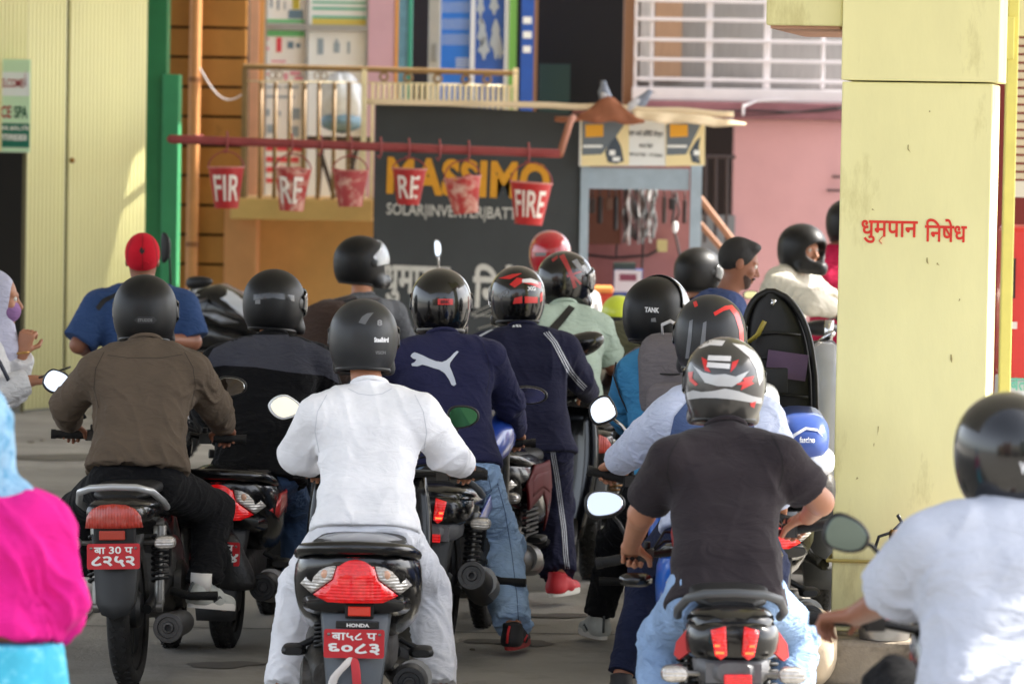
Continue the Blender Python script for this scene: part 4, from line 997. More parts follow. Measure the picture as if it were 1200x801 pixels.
    # ------------------------------------------------ trousers
    if trousers is not None and legs:
        S = SDF(lo - .05, hi + .05, cvox)
        bk_ = Vector((hf.x, hf.y, 0)) * -.018; S.cone(H - hr * .078 + bk_, H + hr * .078 + bk_, .110, .110, .04); S.cone(H.lerp(N, .15) - right * .058 * bulk, H.lerp(N, .15) + right * .058 * bulk, .098, .098, .04)
        for sd in ('l', 'r'):
            if 'k' + sd not in J: continue
            hj = hl if sd == 'l' else hrr; kn, an = J['k' + sd], J['a' + sd]
            S.cone(hj, kn, .092 * min(tb, 1.1), .070 * tb, .04); S.cone(kn, an.lerp(kn, .06), .070 * tb, flare * tb, .035, cut1=True)
        hot = [(npv(J['k' + sd]), .13) for sd in 'lr' if 'k' + sd in J] + [(npv(J['a' + sd]), .14) for sd in 'lr' if 'k' + sd in J] + [(npv(H), .18)]
        J['trousers'] = sdf_mesh('trousers', S, trousers, t, .010, 34, seed + 2, hot, smooth=2)
    if feet and legs and shoe:
        for sd in ('l', 'r'):
            if 'k' + sd not in J: continue
            an = J['a' + sd]; ff = Vector(J.get('f' + sd) or hf).normalized(); make_shoe(t, an, ff, shoe, sock)
    J['t'] = t; J['body'] = body; J['base'] = base
    return J
def make_shoe(t, an, ff, shoe, sock=None):
    r = ff.cross(Vector((0, 0, 1))).normalized(); u = r.cross(ff)
    if u.z < 0: u = -u
    c = an - u * .075
    q = lambda x, y, z: c + r * x + ff * y + u * z
    lo = np.min([npv(q(x, y, z)) for x in (-.06, .06) for y in (-.1, .22) for z in (0, .15)], axis=0); hi = np.max([npv(q(x, y, z)) for x in (-.06, .06) for y in (-.1, .22) for z in (0, .15)], axis=0)
    S = SDF(lo - .02, hi + .02, .005)
    S.cone(q(0, -.045, .035), q(0, .06, .038), .038, .042, .02); S.cone(q(0, .06, .036), q(0, .155, .026), .042, .034, .02); S.cone(q(0, -.035, .04), q(0, -.02, .105), .038, .042, .03, cut1=True)
    S.cone(q(0, .0, .08), q(0, .07, .055), .034, .030, .02)
    S.sub_half(npv(q(0, 0, .012)), npv(-u), .002)
    sh = sdf_mesh('shoe', S, shoe[0], t, smooth=1)
    b = MB(); n = 28; prof = []
    for k in range(n):
        a = 6.2832 * k / n; y = .055 + .135 * math.sin(a); wd_ = (.041 + .006 * math.sin(a)) * math.copysign(abs(math.cos(a)) ** .7, math.cos(a)); prof.append((wd_, y))
    b.loft([[q(x * .96, y, -.002) for x, y in prof], [q(x * 1.04, y * 1.0, .006) for x, y in prof], [q(x * 1.0, y, .026) for x, y in prof]])
    o = b.build('sole', shoe[1], t, True, world=True, auto=40); o.parent = sh
    b = MB(); 
    for j in range(4): b.tube([q(-.02, .03 + .022 * j, .088 - .012 * j), q(0, .034 + .022 * j, .094 - .012 * j), q(.02, .03 + .022 * j, .088 - .012 * j)], .0035, 5)
    o = b.build('laces', shoe[2] if len(shoe) > 2 else shoe[1], t, True, world=True); o.parent = sh
    if len(shoe) > 3:
        b = MB(); b.tube([q(-.006, -.085, .03), q(-.004, -.083, .07), q(0, -.072, .1)], .012, 6, flat=.5); b.tube([q(.041, .02, .03), q(.043, .05, .05), q(.036, .09, .035)], .006, 6); b.tube([q(-.041, .02, .03), q(-.043, .05, .05), q(-.036, .09, .035)], .006, 6)
        o = b.build('flash', shoe[3], t, True, world=True); o.parent = sh
    if sock: 
        b = MB(); b.tube([q(0, -.02, .07), q(0, -.024, .14)], .044, 14); o = b.build('sock', sock, t, True, world=True); o.parent = sh

def helmet(t, c, f, u=(0, 0, 1), m=None, open_face=False, sc=1.0, trim=None, visor=None, visor_tilt=0.0, bare=False, long=1.0, name='helmet', low=0.0, w=1.0):
    """full helmet round the head centre c; visor material None leaves the face opening open"""
    f = Vector(f).normalized(); u = Vector(u); u = (u - f * u.dot(f)).normalized(); r = f.cross(u); c = Vector(c)
    R = np.array([[r[i], f[i], u[i]] for i in range(3)])
    P = lambda x, y, z: c + r * (x * sc) + f * (y * sc) + u * (z * sc)
    S = SDF(npv(c) - .24, npv(c) + .24, .0052)
    S.ell(npv(P(0, -.008, .028)), (.130 * sc * w, .158 * sc * long, .132 * sc), R, .02)
    S.ell(npv(P(0, -.012, -.035)), (.124 * sc * w, .150 * sc * long, .125 * sc), R, .03)
    if not open_face:
        for s_ in (-1, 1): S.cone(P(.075 * s_, .06, -.105), P(0, .135, -.10), .045 * sc, .042 * sc, .03)
    S.sub_half(npv(P(0, 0, -.125 - low)), npv(-(u + f * .12)), .012)
    S.sub_ell(npv(P(0, -.0, -.13)), (.094 * sc, .118 * sc, .17 * sc), R, .01)
    zc = .0 if not open_face else -.045
    S.sub_ell(npv(P(0, .15, zc)), (.098 * sc, .125 * sc, .058 * sc if not open_face else .105 * sc), R, .012)
    hm = sdf_mesh(name, S, m, t, smooth=2)
    # rubber edge trim round the neck opening
    b = MB(); n = 36; vs = []
    for k in range(n):
        a = 6.2832 * k / n; y = .112 * math.sin(a) - .01; vs.append(P(.098 * math.cos(a), y * 1.08, -.118 - low - .12 * y + .004))
    if open_face: vs = [v for v in vs if (v - c).dot(f) < .07]
    b.tube(vs, .009, 8, closed=not open_face); o = b.build('edge_trim', trim or M_blackp, t, True, world=True); o.parent = hm
    if visor is not None:
        g2 = []; ct, st_ = math.cos(visor_tilt), math.sin(visor_tilt)
        for i in range(11):
            el = RAD(-28 + 56 * i / 10) ; row = []
            for k in range(25):
                az = RAD(-82 + 164 * k / 24); x = .137 * math.sin(az); y = .165 * math.cos(az) * math.cos(el) ; z = .150 * math.sin(el) * (.35 + .65 * math.cos(az)) + (.012 if not open_face else -.01)
                y2, z2 = y * ct - z * st_, y * st_ + z * ct; row.append(P(x, y2 * 1.02, z2))
            g2.append(row)
        b = MB(); b.sheet(g2); o = b.build('visor', visor, t, True, world=True, thick=.004); o.parent = hm
        for s_ in (-1, 1):
            b = MB(); b.lathe([(.024, 0), (.024, .006), (.016, .009)], P(.126 * s_, .012, .008), r * s_, 16); o = b.build('visor_pivot', M_blackp, t, True, world=True, auto=40); o.parent = hm
    return hm
M_blackp = mat('black_plastic', (24, 24, 25), .42)
M_visor_c = mat('visor_clear', (200, 204, 208), .08, trans=.6, alpha=.55)
M_visor_d = mat('visor_dark', (20, 20, 22), .1, coat=1)
def ear_strap(t, hm, a, b_):
    m = MB(); m.tube([a, b_], .006, 6, flat=.3); o = m.build('chin_strap', M_blackp, t, True, world=True); o.parent = hm
# ================================================================== TWO-WHEELERS (built in their own space: y forwards, rear axle over the origin)
M_tyre = mat('tyre_rubber', (30, 29, 28), .85, var=.15, vs=14, bump=.5, bs=70, dirt=(92, 86, 78), ds=9, dcov=.28)
M_blk = mat('black_gloss', (14, 14, 15), .24, coat=.4, var=.2, vs=6, dirt=(74, 69, 62), ds=11, dcov=.24, rvar=.4)
M_blm = mat('black_matt', (23, 23, 24), .55, var=.15, vs=9, dirt=(66, 61, 54), ds=12, dcov=.2)
M_seat = mat('seat_vinyl', (20, 20, 21), .55, bump=.25, bs=220, var=.1)
M_chr = mat('chrome', (200, 200, 202), .16, metal=1)
M_stl = mat('worn_steel', (132, 130, 126), .4, metal=.85, var=.2, vs=14, dirt=(84, 74, 62), ds=9, dcov=.3)
M_eng = mat('engine_metal', (78, 76, 73), .5, metal=.6, var=.25, vs=16, bump=.4, bs=40, dirt=(70, 60, 48), ds=8, dcov=.35)
M_slv = mat('silver_paint', (176, 178, 180), .3, metal=.4, coat=.5)
M_mir = mat('mirror_glass', (232, 236, 240), .02, metal=1)
M_grip = mat('grip_rubber', (22, 22, 22), .7, bump=.5, bs=120)
M_plate = mat('plate_red', (190, 30, 38), .45, var=.06, vs=20, dirt=(150, 60, 56), ds=12, dcov=.16)
M_pw = mat('plate_white', (232, 230, 226), .5, var=.06, vs=40)
M_red = mat('lens_red', (214, 14, 18), .12, coat=1, var=.3, vs=40, emit=.09)
M_reddim = mat('lens_red_dull', (178, 54, 40), .3, coat=.5, var=.25, vs=30, dirt=(120, 60, 50), ds=14, dcov=.25)
M_refl = mat('reflector_red', (230, 60, 36), .2, coat=.8)
M_clear = mat('lens_clear', (206, 200, 192), .12, coat=1, metal=.35, var=.3, vs=60)
M_amb = mat('bulb_amber', (226, 120, 60), .2, coat=1)
M_led = mat('led_lit', (255, 62, 30), .3, emit=2.2)
for m_ in (M_red, M_clear, M_reddim):
    t_ = m_.node_tree; wv = t_.nodes.new('ShaderNodeTexWave'); wv.inputs['Scale'].default_value = 28; wv.bands_direction = 'Z' if m_ is not M_reddim else 'X'; wv.inputs['Distortion'].default_value = .6
    tc_ = t_.nodes.new('ShaderNodeTexCoord'); t_.links.new(tc_.outputs['Object'], wv.inputs['Vector'])
    bp = t_.nodes.new('ShaderNodeBump'); bp.inputs['Strength'].default_value = .35; bp.inputs['Distance'].default_value = .01; t_.links.new(wv.outputs[0], bp.inputs['Height']); t_.links.new(bp.outputs[0], t_.nodes['Principled BSDF'].inputs['Normal'])
def paint(name, c): return mat(name, c, .32, coat=.5, var=.08, vs=5, dirt=tuple(int(v * .55 + 30) for v in c), ds=7, dcov=.12)

def panel(name, poly, f, m, parent, thick=.01, step=.03, smooth=True):
    """outline filled, refined and bent by f(x, y) -> point, given a thickness"""
    bm = bmesh.new(); vs = [bm.verts.new((x, y, 0)) for x, y in poly]
    es = [bm.edges.new((vs[i], vs[(i + 1) % len(vs)])) for i in range(len(vs))]
    bmesh.ops.triangle_fill(bm, use_beauty=True, edges=es)
    for _ in range(4):
        le = [e for e in bm.edges if e.calc_length() > step]
        if not le: break
        bmesh.ops.subdivide_edges(bm, edges=le, cuts=1); bmesh.ops.triangulate(bm, faces=bm.faces)
    for v in bm.verts: v.co = f(v.co.x, v.co.y)
    bmesh.ops.recalc_face_normals(bm, faces=bm.faces)
    me = bpy.data.meshes.new(name); bm.to_mesh(me); bm.free()
    o = link(name, me, m, parent, smooth)
    md = o.modifiers.new('s', 'SOLIDIFY'); md.thickness = thick; md.offset = 0
    return o
def sub(o, parent): o.parent = parent; return o
def wheel(t, y, R=.30, w_=.045, rim=M_blm, name='rear_wheel', drum=True):
    b = MB(); b.lathe([(R * .62, -w_ * .5), (R * .60, 0), (R * .62, w_ * .5), (R - .055, w_ * .62), (R - .055, -w_ * .62), (R * .62, -w_ * .5)], (0, y, R), (1, 0, 0), 36, cap=False)
    for k in range(5):
        a = 6.283 * k / 5; c = Vector((0, y + math.cos(a) * R * .36, R + math.sin(a) * R * .36)); b.box(c, (.026, R * .62, .045), Matrix.Rotation(a, 3, 'X'))
    b.lathe([(.06, -.055), (.075, -.04), (.075, .04), (.06, .055)], (0, y, R), (1, 0, 0), 20)
    hub = b.build(name, rim, t, True, auto=35)
    b = MB(); prof = [(R - .062, -w_ * .8), (R - .03, -w_), (R - .010, -w_ * .8), (R - .001, -w_ * .4), (R, 0), (R - .001, w_ * .4), (R - .010, w_ * .8), (R - .03, w_), (R - .062, w_ * .8), (R - .062, -w_ * .8)]
    b.lathe(prof, (0, y, R), (1, 0, 0), 56, cap=False); sub(b.build('tyre', M_tyre, t, True, auto=50), hub)
    b = MB()
    for k in range(44):
        a = 6.283 * k / 44
        for s_ in (-1, 1):
            c = Vector((s_ * w_ * .42, y + math.cos(a) * (R + .0005), R + math.sin(a) * (R + .0005))); b.box(c, (w_ * .42, .022, .006), Matrix.Rotation(a + math.pi / 2, 3, 'X') @ Matrix.Rotation(.5 * s_, 3, 'Z'))
    sub(b.build('tread', M_tyre, t), hub)
    return hub
def shock(t, x, p0, p1, col=M_blm, name='shock_absorber'):
    p0, p1 = Vector(p0), Vector(p1); d = (p1 - p0); L = d.length; d.normalize()
    b = MB(); b.lathe([(.016, 0), (.02, .02), (.02, L * .42), (.011, L * .43), (.011, L - .06), (.026, L - .055), (.028, L - .01), (.016, L)], p0, d, 14); b.lathe([(.022, -.012), (.022, .012)], p0, (1, 0, 0), 12); b.lathe([(.022, -.014), (.022, .014)], p1, (1, 0, 0), 12)
    o = b.build(name, M_stl, t, True, auto=40)
    u = d.cross(Vector((1, 0, 0))).normalized(); v = d.cross(u); pts = []; turns = 8.5
    for k in range(int(turns * 14)):
        a = 6.283 * k / 14; h = L * .30 + (L * .92 - L * .30 - .02) * k / (turns * 14); pts.append(p0 + d * h + u * (.031 * math.cos(a)) + v * (.031 * math.sin(a)))
    b = MB(); b.tube(pts, .0062, 7); sub(b.build('spring', col, t, True), o)
    return o
def signal(t, x, y, z, body=M_stl, lens=M_clear, L=.085, stalk=True):
    s_ = 1 if x > 0 else -1; b = MB(); b.hull([(-.03, 0, .012, .010, 2), (-.018, 0, L * .5, .026, 2.6), (.006, 0, L * .5, .027, 2.6), (.03, 0, L * .3, .016, 2.2), (.04, 0, .01, .008, 2)], 18)
    b.v = [Vector((x + v.x, y + v.y, z + v.z)) for v in b.v]
    if stalk: b.tube([(x - s_ * L * .4, y + .01, z), (x - s_ * (L * .5 + .07), y + .03, z - .004)], .009, 8)
    o = b.build('turn_signal', body, t, True, auto=45)
    b = MB(); b.hull([(-.043, 0, L * .34, .014, 2.2), (-.038, 0, L * .44, .021, 2.6), (-.019, 0, L * .485, .025, 2.6)], 18); b.v = [Vector((x + v.x, y + v.y, z + v.z)) for v in b.v]
    sub(b.build('lens', lens, t, True, auto=45), o); return o
def plate(t, c, w_, h, lines, tilt=0.12, rot=0.0, m=M_plate):
    c = Vector(c); M = Matrix.Translation(c) @ Matrix.Rotation(rot, 4, 'Y') @ Matrix.Rotation(math.pi / 2 - tilt, 4, 'X')
    b = MB(); r = .008; poly = []
    for (sx, sy, a0) in ((1, 1, 0), (-1, 1, 90), (-1, -1, 180), (1, -1, 270)):
        for k in range(4): a = RAD(a0 + 30 * k); poly.append((sx * (w_ / 2 - r) + r * math.cos(a), sy * (h / 2 - r) + r * math.sin(a)))
    b.prism(poly, .003, M @ Matrix.Translation((0, 0, -.003))); o = b.build('number_plate', m, t)
    for (txt, dx, dy, tw, th, bd) in lines:
        q = put_text(txt, tw, th, M @ Matrix.Translation((dx, dy, .0012)), M_pw, t, bold=bd, world=False); q.parent = o
    for s_ in (-1, 1):
        b = MB(); b.lathe([(.006, 0), (.005, .003)], M @ Vector((s_ * w_ * .42, h * .32, 0)), M.to_3x3() @ Vector((0, 0, 1)), 8); sub(b.build('bolt', M_stl, t, True), o)
    return o
def muffler(t, pts, rs, end=True, m=M_blm, name='muffler', cover=None):
    b = MB(); b.tube(pts, rs, 22); o = b.build(name, m, t, True, auto=35)
    p, q = Vector(pts[-1]), Vector(pts[-2]); d = (p - q).normalized()
    b = MB(); r = rs[-1]; b.lathe([(r * .99, -.012), (r * 1.03, .0), (r * .98, .012), (r * .72, .013), (r * .68, .004), (r * .40, .004), (r * .36, .014), (r * .22, .015), (r * .2, -.01)], p, d, 26); sub(b.build('end_cap', M_blm if m is not M_blm else M_stl_d, t, True, auto=30), o)
    if cover is not None: b = MB(); c = pts[len(pts) // 2]; b.tube([Vector(pts[-3]) + Vector((.012, 0, .012)), Vector(pts[-2]) + Vector((.014, 0, .012))], [rs[-3] * 1.0, rs[-2] * 1.0], 18); sub(b.build('heat_shield', cover, t, True, auto=40), o)
    return o
M_stl_d = mat('dark_steel', (70, 69, 68), .45, metal=.7, var=.2, vs=20)
def handlebar(t, HL, HR, C, dHL=None, dHR=None, guard=False):
    """bar through the two hands; C is the stem. All in world space."""
    b = MB(); HL, HR, C = Vector(HL), Vector(HR), Vector(C); ax = (HR - HL).normalized()
    b.tube([HL - ax * .06, HL + ax * .08, C + (HL - C) * .28, C, C + (HR - C) * .28, HR - ax * .08, HR + ax * .06], .012, 8); bar = b.build('handlebar', M_blm, t, True, world=True, auto=40)
    for s_, h in ((-1, HL), (1, HR)):
        b = MB(); b.tube([h - ax * .062, h + ax * .062], .0175, 12); b.tube([h + ax * s_ * .062, h + ax * s_ * .082], .02, 12); o = b.build('grip', M_grip, t, True, world=True, auto=40); sub(o, bar)
        b = MB(); fwd = Vector((-ax.y, ax.x, 0)); p = h - ax * s_ * .09; b.tube([p, p + fwd * .03, h + fwd * .06 + Vector((0, 0, -.01)), h + ax * s_ * .05 + fwd * .065 + Vector((0, 0, -.015))], [.01, .009, .008, .009], 8); b.box(p, (.045, .05, .04)); o = b.build('brake_lever', M_stl_d, t, True, world=True, auto=40); sub(o, bar)
    b = MB()
    for s_, h in ((-1, HL), (1, HR)):
        p = h - ax * s_ * .10; f_ = Vector((-ax.y, ax.x, 0))
        for k in range(2): b.tube([p + f_ * .03, p + f_ * (.07 + .02 * k) - ax * s_ * .04 + Vector((0, 0, .03 + .03 * k)), C + f_ * .09 - ax * s_ * (-.08) + Vector((0, 0, .02 + .03 * k)), C + f_ * .05 + Vector((0, 0, -.18))], .0045, 5)
    sub(b.build('cable', M_grip, t, True, world=True), bar)
    for s_, h in ((-1, HL), (1, HR)):
        b = MB(); b.box(h - ax * s_ * .085, (.05, .045, .045)); b.tube([h - ax * s_ * .09 + Vector((0, 0, .02)), h - ax * s_ * .09 + Vector((0, 0, .045))], .012, 8); sub(b.build('switch_cluster', M_blm, t, world=True, bevel=.006), bar)
    return bar
def mirror(t, px, py, Y, wpx, hpx, base=None, shape='round', ang=0.0, face=None, glass=M_mir, shell=M_blm, stem=M_blm, up=.0, side=0.0):
    """rear-view mirror; its glass faces back along the road"""
    c = V(px, py, Y); k = Y / FPX; a, h = wpx * k / 2, hpx * k / 2; n = 28
    nrm = Vector(face) if face else Vector((side, -1, up)); nrm.normalize(); r = nrm.cross(Vector((0, 0, -1))).normalized(); u = nrm.cross(r)
    if u.z < 0: u = -u
    if r.x < 0: r = -r
    ca, sa = math.cos(ang), math.sin(ang)
    def ring(sc, off):
        o = []
        for i in range(n):
            t_ = 6.2832 * i / n; cx_, sy_ = math.cos(t_), math.sin(t_); e = .8 if shape == 'round' else (.62 if shape == 'box' else 1.25)
            x = math.copysign(abs(cx_) ** e, cx_) * a * sc; y = math.copysign(abs(sy_) ** e, sy_) * h * sc * (1 - .22 * cx_)
            o.append(c + r * (x * ca - y * sa) + u * (x * sa + y * ca) + nrm * off)
        return o
    b = MB(); b.loft([ring(.97, .003), ring(1.04, -.004), ring(1.0, -.02), ring(.7, -.045), ring(.3, -.055)]); o = b.build('mirror', shell, t, True, world=True, auto=50)
    b = MB(); rg = ring(.88, .0045); b.loft([rg, ring(.86, .0055)]); sub(b.build('mirror_glass', glass, t, False, world=True), o)
    if base is not None:
        base = Vector(base); b = MB(); st_ = c - nrm * .045; m1 = st_.lerp(base, .55) + Vector((0, .03, .015)); b.tube([st_, m1, base], [.006, .0065, .008], 8); sub(b.build('mirror_stem', stem, t, True, world=True), o)
    return o
def arc(cx, cz, rx, rz, a0, a1, n): return [(cx + rx * math.cos(RAD(a0 + (a1 - a0) * k / n)), cz + rz * math.sin(RAD(a0 + (a1 - a0) * k / n))) for k in range(n + 1)]
def bike_basics(t, body, tank, fork_y=1.22, engine=True):
    wheel(t, 0); wheel(t, fork_y, .30, .038, name='front_wheel')
    b = MB()
    for s_ in (-1, 1): b.tube([(.075 * s_, 0, .30), (.085 * s_, .22, .33), (.09 * s_, .48, .37)], [.02, .024, .028], 10)
    b.build('swingarm', M_blm, t, True, auto=40)
    b = MB()
    b.tube([(0, 1.02, .88), (0, .8, .72), (0, .5, .70), (0, .15, .66)], .026, 8)
    for s_ in (-1, 1): b.tube([(.09 * s_, .48, .37), (.11 * s_, .40, .56), (.11 * s_, .15, .66), (.10 * s_, -.08, .70)], .016, 8); b.tube([(.0, 1.0, .8), (.10 * s_, .85, .42), (.10 * s_, .5, .28)], .016, 8)
    b.build('frame', M_blm, t, True, auto=40)
    b = MB(); b.hull([(.42, .36, .09, .12, 4), (.48, .36, .13, .15, 4), (.70, .38, .13, .16, 4), (.78, .40, .09, .12, 4)], 20)
    b.hull([(.60, .55, .075, .09, 4), (.66, .58, .085, .11, 4), (.80, .58, .08, .1, 4)], 16)
    for s_ in (-1, 1): b.lathe([(.10, 0), (.10, .03), (.07, .045)], (.12 * s_, .55, .34), (s_, 0, 0), 20)
    b.build('engine', M_eng, t, True, auto=35)
    b = MB()
    for s_ in (-1, 1): b.tube([(.075 * s_, fork_y, .30), (.085 * s_, fork_y - .19, .88)], .02, 10)
    b.build('front_fork', M_stl, t, True, auto=40)
    b = MB(); rg = []
    for k in range(9):
        a = RAD(30 + 120 * k / 8); cy, cz = fork_y + .335 * math.cos(a), .30 + .335 * math.sin(a); rg.append([Vector((x, cy + (math.cos(a) * dz), cz + math.sin(a) * dz)) for x, dz in ((-.07, -.03), (-.05, .0), (0, .012), (.05, 0), (.07, -.03))])
    b.sheet(rg); b.build('front_mudguard', body, t, True, thick=.005)
    b = MB(); b.hull([(.56, .80, .10, .06, 2.2), (.64, .84, .13, .09, 2.4), (.82, .88, .155, .12, 2.4), (.98, .88, .14, .11, 2.3), (1.06, .86, .08, .07, 2)], 24); b.build('fuel_tank', tank, t, True, auto=60)
    b = MB(); b.hull([(1.10, .94, .05, .06, 2.4), (1.14, .94, .10, .11, 2.6), (1.24, .92, .11, .12, 2.6), (1.28, .90, .06, .08, 2.2)], 22); b.build('headlamp_cowl', body, t, True, auto=50)
    for s_ in (-1, 1):
        b = MB(); b.tube([(.12 * s_, .38, .33), (.20 * s_, .36, .31), (.31 * s_, .36, .31)], [.016, .017, .019], 10); b.build('footpeg', M_grip, t, True, auto=40)
def commuter(name, label, X, Y, heading, lean=0, body=M_blk, tank=None, lines=None, tail='round', group='motorcycles queueing for fuel', spring=M_blm, shocks=True, upswept=False, sig=True, flanks=False):
    t = thing(name, label, 'motorcycle', (X, Y, 0), (0, RAD(lean), RAD(heading)), group)
    bike_basics(t, body, tank or body)
    b = MB(); b.hull([(-.16, .755, .07, .012, 2.6), (-.10, .762, .11, .022, 2.8), (.05, .770, .125, .03, 3), (.30, .770, .135, .036, 3), (.52, .775, .11, .036, 2.6), (.62, .80, .07, .03, 2.4)], 22); b.build('seat', M_seat, t, True, auto=60)
    b = MB(); b.hull([(-.31, .70, .06, .035, 2.4), (-.27, .70, .115, .058, 2.5), (-.1, .70, .135, .055, 2.6), (.2, .67, .14, .07, 2.6), (.48, .64, .12, .09, 2.6), (.56, .64, .08, .08, 2.4)], 24); b.build('tail_cowl', body, t, True, auto=50)
    if shocks:
        for s_ in (-1, 1): shock(t, s_, (.125 * s_, -.0, .31), (.125 * s_, .07, .63), spring)
    # grab rail
    b = MB(); b.tube([(-.16, .02, .70), (-.165, -.12, .735), (-.14, -.25, .785), (-.09, -.305, .805), (0, -.318, .81), (.09, -.305, .805), (.14, -.25, .785), (.165, -.12, .735), (.16, .02, .70)], .014, 10); b.build('grab_rail', M_slv if tail == 'round' else mat('rail_grey', (78, 80, 82), .45, var=.1), t, True, auto=40)
    bend = lambda y0, kx: (lambda x, z: Vector((x, y0 - (.006 if kx == 2.0 else 0) + kx * x * x + .25 * max(0, z - .70), z)))
    if tail == 'round':
        poly = [(-.105, .652), (-.098, .695), (-.078, .722), (-.045, .738), (0, .742), (.045, .738), (.078, .722), (.098, .695), (.105, .652)]
        o = panel('tail_light', poly, bend(-.335, 3.2), M_reddim, t, .03)
        b = MB(); b.box((-.005, -.335, .625), (.10, .02, .036)); b.build('reflector', M_refl_d, t, bevel=.004)
        b = MB(); b.box((0, -.30, .60), (.16, .06, .12)); b.build('plate_bracket', M_blm, t, bevel=.01)
    elif tail == 'led':
        for s_ in (-1, 1):
            o = panel('tail_light', [(.022 * s_, .625), (.040 * s_, .610), (.058 * s_, .622), (.072 * s_, .70), (.028 * s_, .712)], bend(-.345, 2.0), M_red, t, .02)
            for k in range(4):
                b = MB(); b.box((.045 * s_ + .0025 * k * s_, -.357 + .004 * k, .632 + .021 * k), (.026 + .002 * k, .008, .007)); sub(b.build('led_strip', M_led if k < 2 else M_led_s, t), o)
            if flanks: panel('side_panel', [(.090 * s_, .668), (.108 * s_, .712), (.122 * s_, .706), (.168 * s_, .64), (.174 * s_, .60), (.158 * s_, .588), (.122 * s_, .622)], lambda x, z: Vector((x, -.325 + .9 * abs(x), z)), M_redp, t, .012, smooth=False)
        b = MB(); b.hull([(-.335, .665, .07, .05, 3), (-.31, .66, .115, .062, 3), (-.22, .655, .145, .075, 3), (-.05, .66, .14, .07, 3)], 22); b.build('tail_fairing', body, t, True, auto=50)
        b = MB(); b.box((0, -.30, .565), (.17, .05, .06)); b.hull([(-.34, .57, .05, .03, 3), (-.28, .57, .11, .05, 3), (-.15, .58, .12, .06, 3)], 16); b.build('tail_support', mat('support_grey', (92, 92, 94), .45, var=.2, vs=18, dirt=(60, 56, 50), ds=12, dcov=.3), t, True, auto=40)
        b = MB(); b.box((.012, -.345, .548), (.085, .014, .034)); b.build('reflector', M_red, t, bevel=.004)
    rg = []
    for k in range(8):
        u = k / 7; y = -.27 - .09 * u; z = .62 - .30 * u; hw = .10 - .004 * k + (-.02 if k == 7 else 0); rg.append([Vector((-hw, y + .05, z)), Vector((-hw * .9, y, z)), Vector((0, y - .012, z - (.0 if k < 7 else .015))), Vector((hw * .9, y, z)), Vector((hw, y + .05, z))])
    b = MB(); b.sheet(rg); b.build('rear_mudguard', M_guard, t, True, thick=.006)
    if lines: plate(t, (0, -.35, .545), .205, .098, lines)
    if sig:
        for s_ in (-1, 1): signal(t, (.185 if tail != 'led' else .18) * s_, -.22 if tail != 'led' else -.30, .585 if tail != 'led' else .56)
    if upswept: muffler(t, [(.10, .6, .25), (.15, .35, .24), (.165, .15, .27), (.175, .05, .30), (.18, -.10, .345), (.185, -.30, .40)], [.025, .03, .045, .062, .064, .058], cover=M_stl)
    else: muffler(t, [(.10, .6, .22), (.15, .42, .20), (.18, .3, .215), (.19, .15, .23), (.195, -.12, .25), (.20, -.30, .262)], [.022, .025, .04, .05, .055, .058])
    return t
M_refl_d = mat('reflector_dull', (176, 58, 40), .35, coat=.4)
M_redp = mat('red_plastic', (190, 44, 44), .35, coat=.4, var=.08)
M_led_s = mat('led_soft', (255, 90, 70), .3, emit=.5)
M_guard = mat('mudguard_plastic', (44, 45, 46), .55, var=.15, vs=6, dirt=(150, 138, 118), ds=6, dcov=.22)

